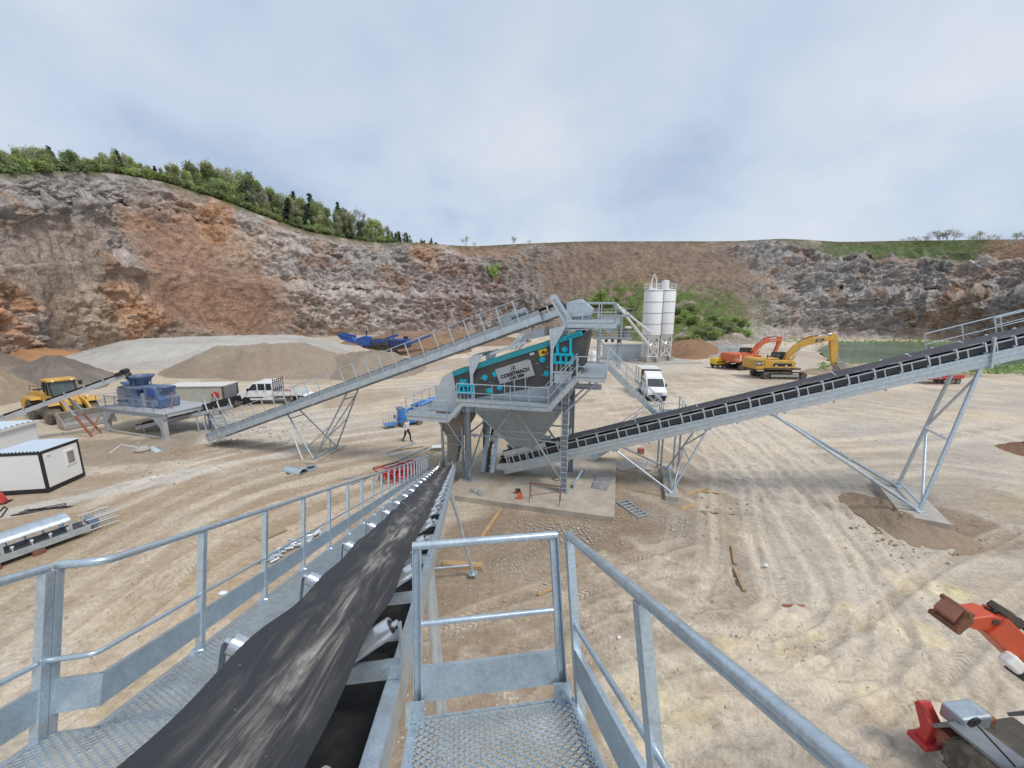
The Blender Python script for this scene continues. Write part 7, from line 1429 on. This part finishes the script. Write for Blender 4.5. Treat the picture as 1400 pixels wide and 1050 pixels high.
# ---------------- silos
def silo(label, x, y, h0, h1, r, top=True):
    so_ = thing('silo', label, 'silo', (x, y, 0), R(12)); 
    MB().lathe([(.25, h0 - 1.9), (r * .98, h0), (r, h0 + .02), (r, h1), (r * .9, h1 + .25), (.1, h1 + .5)], 32).build('shell', 'silo', so_, True)
    for k in range(5): z = h0 + (h1 - h0) * k / 4; MB().lathe([(r, z - .05), (r + .04, z - .05), (r + .04, z + .05), (r, z + .05)], 32).build('seam_ring', 'silo_seam', so_)
    L4 = [(r * .86 * math.cos(a), r * .86 * math.sin(a)) for a in (math.pi / 4 + k * math.pi / 2 for k in range(4))]
    for i, (px_, py_) in enumerate(L4):
        MB().tube((px_, py_, 1.0), (px_, py_, h0 + .3), .13, 10).build('leg', 'white', so_, True); q = L4[(i + 1) % 4]
        zz_ = [1.2, (h0 + 1.2) / 2, h0]
        for a, b in zip(zz_[:-1], zz_[1:]): MB().tube((px_, py_, a), (q[0], q[1], b), .06, 6).build('brace', 'white', so_); MB().tube((q[0], q[1], a), (px_, py_, b), .06, 6).build('brace', 'white', so_)
        MB().tube((px_, py_, 1.3), (q[0], q[1], 1.3), .07, 6).build('tie', 'white', so_); MB().tube((px_, py_, zz_[1]), (q[0], q[1], zz_[1]), .07, 6).build('tie', 'white', so_)
        MB().box((px_, py_, .5), (1.0, 1.0, 1.1)).build('plinth', 'concrete_grey', so_, bevel=.04)
    n = 12
    for k in range(n): a = 2 * math.pi * k / n; MB().tube((r * math.cos(a), r * math.sin(a), h1), (r * math.cos(a), r * math.sin(a), h1 + 1.3), .03, 5).build('post', 'white', so_)
    for z in (.7, 1.3): MB().path([(r * math.cos(2 * math.pi * k / 24), r * math.sin(2 * math.pi * k / 24), h1 + z) for k in range(25)], .03, 5).build('top_rail', 'white', so_)
    return so_
s1 = silo('front white cement silo on cross braced legs with a pointed pipe arch on top', 28.0, 78.0, 5.6, 14.2, 1.8)
MB().path([(-.7, 0, 14.4), (-.6, 0, 16.2), (-.1, 0, 17.5), (.45, 0, 16.2), (.5, 0, 14.4)], .14, 8).build('vent_pipe', 'white', s1, True); MB().tube((-1.0, -.4, 14.3), (-1.0, -.4, 15.2), .35, 12).build('hatch', 'silo', s1, True)
MB().beam((1.78, -.6, 1.0), (1.78, -.6, 14.3), .4, .1, up=(1, 0, 0)).build('ladder_duct', 'silo_seam', s1)
s2 = silo('rear white cement silo with a round filter drum on top', 31.7, 81.0, 5.6, 14.4, 1.85)
MB().lathe([(.75, 14.4), (.75, 16.2), (.7, 16.4), (.1, 16.5)], 18, Matrix.Translation((-.6, -.3, 0))).build('filter_drum', 'silo', s2, True)
MB().box((0, 0, 0), (1, 1, 1))
so2 = MB().box((0, 0, .06), (13, 8, .2)).build('concrete_footing', 'concrete_grey', None, bevel=.03); so2.location = (31, 79.2, 0); so2.rotation_euler[2] = R(12); tag(so2, 'low concrete base under the two silos', 'footing')
# batching plant behind the screen
bt = thing('batching_plant', 'grey steel batching tower with railed platform seen behind the vibrating screen', 'plant', (17.6, 70, 0), R(-6)); WD = 'galv_dull'
for x in (-1.8, 1.8):
    for y in (-1.5, 1.5): MB().beam((x, y, 0), (x, y, 9.6), .28, .28, up=(1, 0, 0)).build('column', WD, bt)
for z, e_ in ((5.5, 1.2), (9.4, .2)):
    MB().box((.4, 0, z), (5.2 + e_, 4.0, .3)).build('platform', WD, bt); rail_set(bt, [(-2.6, -2.05, z + .15), (3.6, -2.05, z + .15)], 1.1, lin((-2.6, -2.05, z + .15), (3.6, -2.05, z + .15), 6), mt=WD, post=.08, r=.04)
for s in (-1, 1): MB().tube((s * 1.8, -1.55, .3), (-s * 1.8, -1.55, 5.3), .08, 6).build('brace', WD, bt)
MB().loft([[V(p) for p in k] for k in ([(-1.6, -1.4, 9.3), (1.6, -1.4, 9.3), (1.6, 1.4, 9.3), (-1.6, 1.4, 9.3)], [(-1.6, -1.4, 8.0), (1.6, -1.4, 8.0), (1.6, 1.4, 8.0), (-1.6, 1.4, 8.0)], [(-.5, -.4, 6.6), (.5, -.4, 6.6), (.5, .4, 6.6), (-.5, .4, 6.6)])]).build('weigh_hopper', 'galv', bt)
MB().lathe([(.9, 5.7), (.9, 7.0), (.6, 7.2)], 18, Matrix.Translation((2.6, 0, 0))).build('mixer', 'galv_dark', bt, True); MB().lathe([(.5, 0), (.5, 3.0), (.3, 3.3), (.05, 3.4)], 18, Matrix.Translation((-2.9, -2.2, 0))).build('water_tank', 'white', bt, True); MB().lathe([(.6, 0), (.65, .2), (.2, .35)], 14, Matrix.Translation((3.0, -1.2, 7.3))).build('dust_cap', 'white', bt, True)
for k in range(3): MB().box((-.8 + 1.1 * k, -2.1, 5.15), (.5, .1, .5)).build('panel', 'black', bt)
for i, (a, b, lb) in enumerate(((V((18.6, 69.5, 11.4)), V((27.4, 76.6, 3.4)), 'long white tubular screw conveyor from the front silo up to the batching tower'), (V((18.9, 70.4, 11.3)), V((31.6, 79.6, 3.6)), 'thinner white tubular screw conveyor slanting from the rear silo to the batching tower'))):
    sc = thing('screw_conveyor', lb, 'conveyor', b); MB().tube(a - b, V((0, 0, 0)), .24 - .04 * i, 14).build('tube', 'white', sc, True); MB().tube(a - b + V((0, 0, -.1)), a - b + V((-.5, -.3, -.1)), .3, 12).build('drive_motor', 'galv', sc, True)
    MB().tube((0, 0, 0), (.3, .3, .4), .3, 12).build('inlet_box', 'galv', sc, True)
sh = thing('shed', 'grey corrugated metal shed behind the batching tower', 'shed', (25.0, 84.5, 0), R(2)); MB().box((0, 0, 1.5), (9.5, 3.2, 3.0)).build('wall', 'galv', sh)
for k in range(24): MB().box((-4.6 + .4 * k, -1.62, 1.5), (.12, .04, 2.95)).build('wall_rib', 'galv', sh)
MB().box((0, 0, 3.08), (9.8, 3.5, .16)).build('roof', 'galv_dull', sh); MB().box((3.2, -1.65, 1.1), (1.0, .06, 2.1)).build('door', 'white_dirty', sh)
# ================================================================== THINGS ON THE GROUND
def on(px_, py_, z=0): return G(px_, py_, z)
# conveyor section lying on the yard
A, B = G(-60, 792), G(120, 727); d_ = (B - A); a_ = math.atan2(d_.y, d_.x); L = d_.length
lc = thing('conveyor_section', 'loose galvanized conveyor section with half round hood lying on the ground', 'conveyor section', (A.x, A.y, 0), a_)
for s in (-1, 1): MB().chan((0, s * .45, .34), (L, s * .45, .34), .26, .09, .01, side=-s).build('side_channel', 'galv', lc)
trough(0, 0, 1, 2, 0, .3, .1, .3).mesh('unused', 'rubber')
MB().box((L / 2, 0, .47), (L - .3, .78, .02)).build('belt', 'rubber', lc); MB().box((L / 2, 0, .26), (L - .3, .7, .02)).build('return_belt', 'rubber', lc)
for k in range(int(L / .52)):
    for s in (-1, 1): MB().tube((.3 + .52 * k, s * .32, .49), (.3 + .52 * k, s * .47, .68), .055, 10).build('roller', 'roller', lc, True); MB().beam((.3 + .52 * k, s * .45, .47), (.3 + .52 * k, s * .48, .72), .06, .015, up=(1, 0, 0)).build('roller_bracket', 'white', lc)
hd2 = MB(); hx0, hx1 = L - 2.55, L - .55
prof_ = [(math.cos(t) * .5, .98 + math.sin(t) * .24) for t in np.linspace(math.pi, 0, 9)]
hd2.loft([[V((hx0, y, z)) for y, z in prof_] + [V((hx0, y * .97, z - .02)) for y, z in prof_[::-1]], [V((hx1, y, z)) for y, z in prof_] + [V((hx1, y * .97, z - .02)) for y, z in prof_[::-1]]]).build('hood', 'galv', lc, True)
for x in (hx0 + .05, hx1 - .05):
    for s in (-1, 1): MB().box((x, s * .5, .72), (.1, .03, .56)).build('hood_leg', 'galv', lc)
for x in np.linspace(L, L + .95, 8): MB().path([(x, -.45, .18), (x, -.45, .72), (x, .45, .72), (x, .45, .18)], .012, 5).build('cage_bar', 'galv', lc)
for s in (-1, 1):
    for z in (.2, .46, .72): MB().tube((L - .1, s * .45, z), (L + .98, s * .45, z), .016, 5).build('cage_rail', 'galv', lc)
MB().tube((L + .2, -.38, .45), (L + .2, .38, .45), .16, 16).build('pulley', 'blue_pale', lc, True)
for x in (.8, L * .55): MB().box((x, 0, .09), (.35, 1.2, .18)).build('foot_beam', 'rust', lc)
# heap of loose rollers
rm = MB().tube((-.16, 0, 0), (.16, 0, 0), .052, 12).tube((-.19, 0, 0), (.19, 0, 0), .015, 6).mesh('loose_roller', 'roller', True); rq = random.Random(2)
p0, p1 = G(362, 768), G(440, 727)
for k in range(64):
    f = rq.random(); c = p0.lerp(p1, f) + V((rq.gauss(0, .16), rq.gauss(0, .16), 0)); o = bpy.data.objects.new('loose_roller', rm); COL.objects.link(o); o.location = (c.x, c.y, .06 + (k % 3) * .075 * (1 - abs(f - .5)))
    o.rotation_euler = (0, rq.gauss(0, .15), rq.gauss(1.15, .45)); tag(o, 'short galvanized conveyor roller in the loose heap beyond the walkway railing', 'roller', 'heap of loose rollers')
def plank(label, a, b, w=.16, t=.05, m='timber', name='plank', z=0):
    A, B = G(*a), G(*b); d = B - A; o = MB().box((0, 0, t / 2), (d.length, w, t)).build(name, m, None, bevel=.006); o.location = ((A + B) / 2) + V((0, 0, z)); o.rotation_euler = (R(rq.uniform(-3, 3)), 0, math.atan2(d.y, d.x)); return tag(o, label, name.replace('_', ' '))
plank('long pale timber beam lying beside the footing below the slab edge', (658, 737), (685, 698), .14, .12, 'timber', 'timber_beam')
plank('pale plank lying nearest the trestle plinth', (937, 677), (966, 668)); plank('thin plank whose end touches the plank by the plinth', (958, 672), (994, 676), .12); plank('short pale board on the dark soil beyond the galvanized grid', (932, 696), (954, 689), .22); plank('weathered long board furthest from the trestle plinth', (958, 699), (1005, 703), .12, .04, 'timber_old')
plank('weathered round edged stake lying on the open yard', (1001, 748), (1005, 773), .12, .1, 'timber_old'); plank('weathered stake lying end to end with the other stake on the yard', (1004, 778), (1018, 810), .12, .1, 'timber_old'); plank('thin rusty red bar lying alone on the churned yard', (1070, 828), (1100, 829), .07, .05, 'oxide', 'steel_bar'); plank('short stick lying below the landing beside scattered stones', (736, 815), (756, 805), .1, .08, 'timber', 'stick')
plank('pale timber offcut beside the white tray near the screen leg', (585, 622), (602, 612), .14, .08); plank('dark timber wedge on the slab in front of the conveyor tail', (676, 660), (700, 663), .22, .1, 'timber_old', z=.3)
plank('broad plywood board lying beside the heap of loose rollers', (352, 738), (388, 722), .7, .05, 'timber_old', 'plywood_board')
# steel sections by the walkway
for k, (a, b, m_, l_) in enumerate((((525, 640), (572, 628), 'galv', 'long galvanized bar in the stack of loose steel, beside the red coils'), ((540, 632), (585, 612), 'galv_dull', 'dull steel bar in the stack of loose steel, bent toward the person'), ((528, 620), (568, 606), 'galv_dull', 'dark steel bar in the stack of loose steel nearest the person'), ((548, 638), (590, 622), 'galv', 'bright galvanized bar slanting across the stack of loose steel'), ((510, 641), (545, 632), 'rust', 'rusty bar lying at the edge of the stack of loose steel'), ((535, 624), (560, 618), 'galv', 'short galvanized channel in the middle of the loose steel'), ((540, 616), (580, 611), 'timber_old', 'weathered lath lying across the loose steel'))):
    plank(l_, a, b, .1, .08, m_, 'steel_bar' if m_ != 'timber_old' else 'plank')
for a, b, l_ in (((468, 655), (488, 653), 'small steel plate lying alone on the yard before the railing'), ((480, 662), (520, 645), 'thin steel rod on the yard between the plate and the red coils')): plank(l_, a, b, .14, .04, 'galv_dull', 'steel_bar')
p = G(598, 615); tr_ = thing('tray', 'white box shaped tray standing by the chute post', 'tray', (p.x, p.y, 0), R(10)); MB().box((0, 0, .12), (.75, .6, .24)).build('tray_body', 'galv_dark', tr_); MB().box((0, 0, .26), (.8, .65, .05)).build('tray_top', 'white', tr_, bevel=.01)
# red coils
p = G(553, 652); rc_ = thing('hose_heap', 'heap of red plastic hose coils behind the walkway railing', 'hose', (p.x, p.y, 0))
for k in range(14):
    c = V((rq.gauss(0, .5), rq.gauss(0, .35), .1 + .07 * (k % 7))); r_ = rq.uniform(.35, .6); tx, ty = rq.gauss(0, .25), rq.gauss(0, .25)
    MB().path([c + V((math.cos(t) * r_, math.sin(t) * r_, math.cos(t) * r_ * tx + math.sin(t) * r_ * ty + .06)) for t in np.linspace(0, 6.3, 22)], .05, 6).build('hose_coil', 'red', rc_, True)
# galvanized grid / ladder pieces
def grid_ladder(name, label, c, a_, L, w, n, z=0):
    r = thing(name, label, 'steel grid', (c.x, c.y, z), a_)
    for s in (-1, 1): MB().box((0, s * w / 2, .05), (L, .05, .08)).build('stile', 'galv', r)
    for k in range(n): MB().box((-L / 2 + .06 + (L - .12) * k / (n - 1), 0, .05), (.07, w - .05, .05)).build('rung', 'galv', r)
A, B = G(847, 684), G(883, 710); grid_ladder('steel_grid', 'galvanized ladder-like steel grid lying on the dark soil beside the slab', (A + B) / 2, math.atan2((B - A).y, (B - A).x), 1.75, .62, 7)
# rusty trestle on the slab
p = G(745, 686, .3); sw = thing('sawhorse', 'rusty thin steel sawhorse standing on the slab', 'sawhorse', (p.x, p.y, .3), R(-14))
MB().beam((-.85, 0, .95), (.85, 0, .95), .05, .05).build('top_bar', 'rust', sw); 
for x in (-.78, .78):
    for s in (-1, 1): MB().tube((x, 0, .95), (x, s * .3, 0), .02, 6).build('leg', 'rust', sw)
MB().tube((-.78, -.2, .35), (.78, -.08, .7), .016, 6).build('brace', 'rust', sw)
# orange can, tools, sheet, channel on the slab
p = G(711, 682, .3); cn = thing('fuel_can', 'small orange canister standing on the slab beside the sawhorse', 'canister', (p.x, p.y, .3)); MB().box((0, 0, .15), (.26, .16, .3)).build('can_body', 'orange', cn, bevel=.03); MB().tube((.06, 0, .3), (.06, 0, .36), .03, 8).build('can_cap', 'black', cn); MB().path([(-.09, 0, .3), (-.07, 0, .37), (.01, 0, .37), (.03, 0, .3)], .015, 6).build('can_handle', 'orange', cn)
p = G(708, 674, .3); cn = thing('tool_bag', 'small black bag with red side on the slab by the canister', 'bag', (p.x, p.y, .3)); MB().box((0, 0, .12), (.3, .2, .24)).build('bag_body', 'black', cn, bevel=.05); MB().box((-.1, -.1, .14), (.12, .03, .16)).build('bag_pocket', 'red', cn)
A = G(651, 675, .3); cl = thing('clamp_frame', 'small galvanized roller bracket lying on the slab near the left leg', 'bracket', (A.x, A.y, .3), R(-40)); MB().box((0, 0, .05), (.9, .08, .08)).build('cross_bar', 'galv', cl); [MB().beam((x, 0, .05), (x + .05, 0, .32), .07, .02, up=(1, 0, 0)).build('upright', 'galv', cl) for x in (-.4, -.12, .12, .4)]
MB().tube((-.35, 0, .28), (-.1, 0, .2), .05, 10).build('roller', 'roller', cl, True); MB().tube((.35, 0, .28), (.1, 0, .2), .05, 10).build('roller', 'roller', cl, True)
A, B = G(783, 668, .3), G(797, 646, .3); d = B - A; ch = thing('steel_channel', 'galvanized channel offcut lying on the slab right of the ladder leg', 'steel channel', ((A + B) / 2), math.atan2(d.y, d.x)); MB().chan((-d.length / 2, 0, .11), (d.length / 2, 0, .11), .2, .12, .012).build('channel_body', 'galv', ch); MB().box((d.length / 2, 0, .12), (.03, .2, .22)).build('end_plate', 'galv_dull', ch)
P_ = np.zeros((24, 24, 3)); P_[..., 0], P_[..., 1] = np.meshgrid(np.linspace(-.45, .45, 24), np.linspace(-.95, .95, 24), indexing='ij'); P_[..., 2] = .04 + .16 * fbm(P_ * 3.1, 3, 4) * 1.0; P_[0, :, 2] = P_[-1, :, 2] = .01; P_[:, 0, 2] = P_[:, -1, 2] = .01
ps = bpy.data.objects.new('plastic_sheet', grid_mesh('plastic_sheet', P_, None, MATS['plastic_sheet'])); COL.objects.link(ps); p = G(823, 660, .3); ps.location = (p.x, p.y, .302); ps.rotation_euler[2] = R(-22); tag(ps, 'crumpled dark grey plastic sheet lying on the slab corner', 'plastic sheet')
p = G(762, 655, .3); cb = MB().path([p + V((math.cos(t) * .3 * (1 + .2 * math.sin(3 * t)), math.sin(t) * .22, .02)) for t in np.linspace(0, 9, 30)], .02, 5).build('cable', 'black', None, True); tag(cb, 'short black cable looped on the slab in front of the ladder', 'cable')
# hood and ring near the feed conveyor trestle
p = G(404, 645); hd3 = thing('hood_segment', 'loose half round galvanized hood lying by the feed conveyor trestle', 'hood', (p.x, p.y, 0), R(-24)); h3 = MB(); prof_ = [(math.cos(t) * .32, math.sin(t) * .3) for t in np.linspace(math.pi, 0, 9)]; h3.loft([[V((x, y, z + .01)) for y, z in prof_] + [V((x, y * .96, z * .96)) for y, z in prof_[::-1]] for x in (-.75, .75)]).build('hood_shell', 'galv', hd3, True)
MB().box((0, 0, .03), (1.4, .62, .03)).build('hood_base', 'galv_dark', hd3)
p = G(425, 641); rg_ = thing('steel_ring', 'round galvanized ring flange lying by the feed conveyor trestle', 'ring', (p.x, p.y, 0)); MB().lathe([(.28, .0), (.42, .0), (.42, .12), (.28, .12), (.28, .0)], 22).build('ring_body', 'galv', rg_, True)
for k, (a, h, l_) in enumerate((((452, 612), .75, 'short white post standing at the far foot of the feed conveyor trestle'), ((414, 628), 1.9, 'slanted white pole leaning near the foot of the feed conveyor trestle'))):
    p = G(*a); o = MB().tube((0, 0, -.1), (-.7 * k, .2 * k, h), .055, 8).build('pole', 'white_dirty', None, True); o.location = (p.x, p.y, 0); tag(o, l_, 'pole')
# scrap by the crusher stand
for a, b, m_, l_ in (((150, 620), (165, 609), 'white_dirty', 'bent white angle bar among scrap before the crusher stand'), ((165, 608), (192, 613), 'white_dirty', 'straight white bar among scrap before the crusher stand'), ((168, 610), (180, 604), 'galv', 'short bright bar among scrap before the crusher stand'), ((206, 612), (217, 618), 'roof_sheet', 'pale blue sheet metal piece lying before the crusher stand'), ((219, 612), (225, 617), 'galv', 'small galvanized offcut next to the pale blue sheet metal')):
    plank(l_, a, b, .35 if m_ == 'roof_sheet' else .09, .05, m_, 'scrap_bar' if m_ != 'roof_sheet' else 'sheet_metal')
rk = MB().lathe([(.05, 0), (.42, .02), (.48, .15), (.34, .33), (.08, .38)], 9).build('rock', 'concrete_grey', None); p = G(195, 617); rk.location = (p.x, p.y, 0); tag(rk, 'pale boulder lying among the scrap before the crusher stand', 'rock')
# cables by the cabin
p = G(60, 697); cbx = thing('cable_bundle', 'flattened black cable bundle on the ground before the control cabin', 'cable', (p.x, p.y, 0), R(20))
for k in range(7): MB().path([(x, .15 * math.sin(x * 2.2 + k) + .05 * k - .15, .03 + .01 * k) for x in np.linspace(-1.1 + .1 * k, 1.2 - .08 * k, 14)], .025, 5).build('cable', 'black', cbx, True)
p = G(2, 688); rd = thing('red_barrier', 'red plastic barrier foot beside the control cabin corner', 'barrier', (p.x, p.y, 0), R(20)); slab2([(-.3, 0), (-.18, .55), (.02, .55), (.2, 0)], -.2, .2).build('barrier_body', 'red', rd, bevel=.04); MB().box((0, 0, .03), (.6, .5, .06)).build('barrier_base', 'black', rd)
o = MB().path([G(0, 700) + V((0, 0, .03)), G(6, 693) + V((0, 0, .03)), G(10, 696) + V((0, 0, .03)), G(2, 707) + V((0, 0, .03)), G(-10, 712) + V((0, 0, .03))], .03, 6).build('cable', 'black', None, True); tag(o, 'single black cable curling out from the control cabin', 'cable')
# papers / blocks
for (a, s_, m_, l_, nm) in (((757, 795), .0, 0, 0, 0),): pass
for a, sx_, sy_, m_, l_ in (((305, 812), .3, .2, 'white', 'white rag lying on the yard beyond the walkway kick plate'), ((1047, 774), .2, .12, 'white', 'small white scrap lying alone on the churned yard'), ((846, 873), .12, .1, 'white', 'two pale stones size scrap on brown patch below the landing')):
    p = G(*a); o = MB().lathe([(.02, 0), (sx_ * .5, .0), (sx_ * .55, .05), (sx_ * .3, .09), (.02, .1)], 7).build('scrap_rag', m_, None); o.scale = (1, sy_ / sx_, 1); o.location = (p.x, p.y, 0); tag(o, l_, 'scrap')
p = G(632, 770); fb = MB().box((0, 0, .09), (1.6, .28, .18)).build('timber_beam', 'timber', None, bevel=.01); fb.location = (p.x + .05, p.y - .25, 0); fb.rotation_euler[2] = R(-6); tag(fb, 'thick timber bearer laid under the feet of the near trestle', 'timber beam')
p = G(873, 638); pdl = MB(); ng = 28; rr0 = [1.0 + .35 * math.sin(2.1 * t + 1) + .2 * math.sin(5 * t) for t in np.linspace(0, 2 * math.pi, ng, endpoint=False)]
pdl.prism([(math.cos(2 * math.pi * k / ng) * 1.3 * rr0[k], math.sin(2 * math.pi * k / ng) * 1.1 * rr0[k], -.02) for k in range(ng)], (0, 0, .08)); o = pdl.build('concrete_spill', 'concrete_grey', None, bevel=.02); o.location = (p.x - .3, p.y + .3, 0); tag(o, 'flat spill of pale set concrete between slab and trestle plinth', 'concrete')
p = G(876, 620); o = MB().box((0, 0, .2), (.4, .35, .4)).build('brick_block', 'oxide', None, bevel=.02); o.location = (p.x, p.y, 0); tag(o, 'single red brown block standing behind the climbing conveyor', 'block')
# ---------------- loose stones (one mass)
base_st = []
for sd_ in range(4):
    bmh = bmesh.new(); rs = random.Random(sd_ + 50); bmesh.ops.create_icosphere(bmh, subdivisions=1, radius=1)
    for v in bmh.verts: v.co *= rs.uniform(.7, 1.15); v.co.z *= .65
    base_st.append(([v.co.copy() for v in bmh.verts], [tuple(v.index for v in f.verts) for f in bmh.faces])); bmh.free()
def stones(name, label, mt, spots, seed):
    m = MB(); rs = random.Random(seed)
    for px_, py_, sx_, sy_, n, s0, s1_ in spots:
        for k in range(n):
            c = G(rs.gauss(px_, sx_), rs.gauss(py_, sy_)); vs_, fs_ = base_st[rs.randrange(4)]; s = math.exp(rs.uniform(math.log(s0), math.log(s1_))); ra = Matrix.Rotation(rs.uniform(0, 6.3), 3, 'Z'); m.add([c + (ra @ v) * s + V((0, 0, s * .3)) for v in vs_], fs_)
    o = m.build(name, mt, None); o['kind'] = 'stuff'; return tag(o, label, 'stones')
stones('pale_stones', 'scattered pale crushed stones strewn over the dark soil around the slab', 'concrete_grey', [(770, 728, 40, 9, 420, .02, .07), (720, 775, 18, 12, 150, .02, .06), (930, 720, 24, 10, 160, .02, .07), (690, 760, 30, 20, 120, .015, .05), (880, 705, 40, 12, 120, .02, .06), (1000, 690, 30, 12, 60, .02, .08), (800, 850, 60, 50, 120, .012, .035), (560, 660, 60, 20, 120, .02, .07), (330, 590, 60, 14, 260, .04, .12), (240, 760, 120, 60, 160, .015, .05), (1100, 800, 160, 90, 220, .015, .05), (180, 640, 90, 14, 140, .03, .09), (1000, 560, 200, 30, 200, .03, .07)], 4)
stones('brown_stones', 'small brown clods and stones strewn over the whole yard', 'timber_old', [(700, 800, 260, 120, 600, .01, .035), (1150, 760, 160, 120, 400, .01, .035), (200, 760, 160, 100, 400, .01, .035), (600, 560, 400, 40, 500, .03, .07), (1260, 730, 50, 18, 260, .02, .08)], 6)
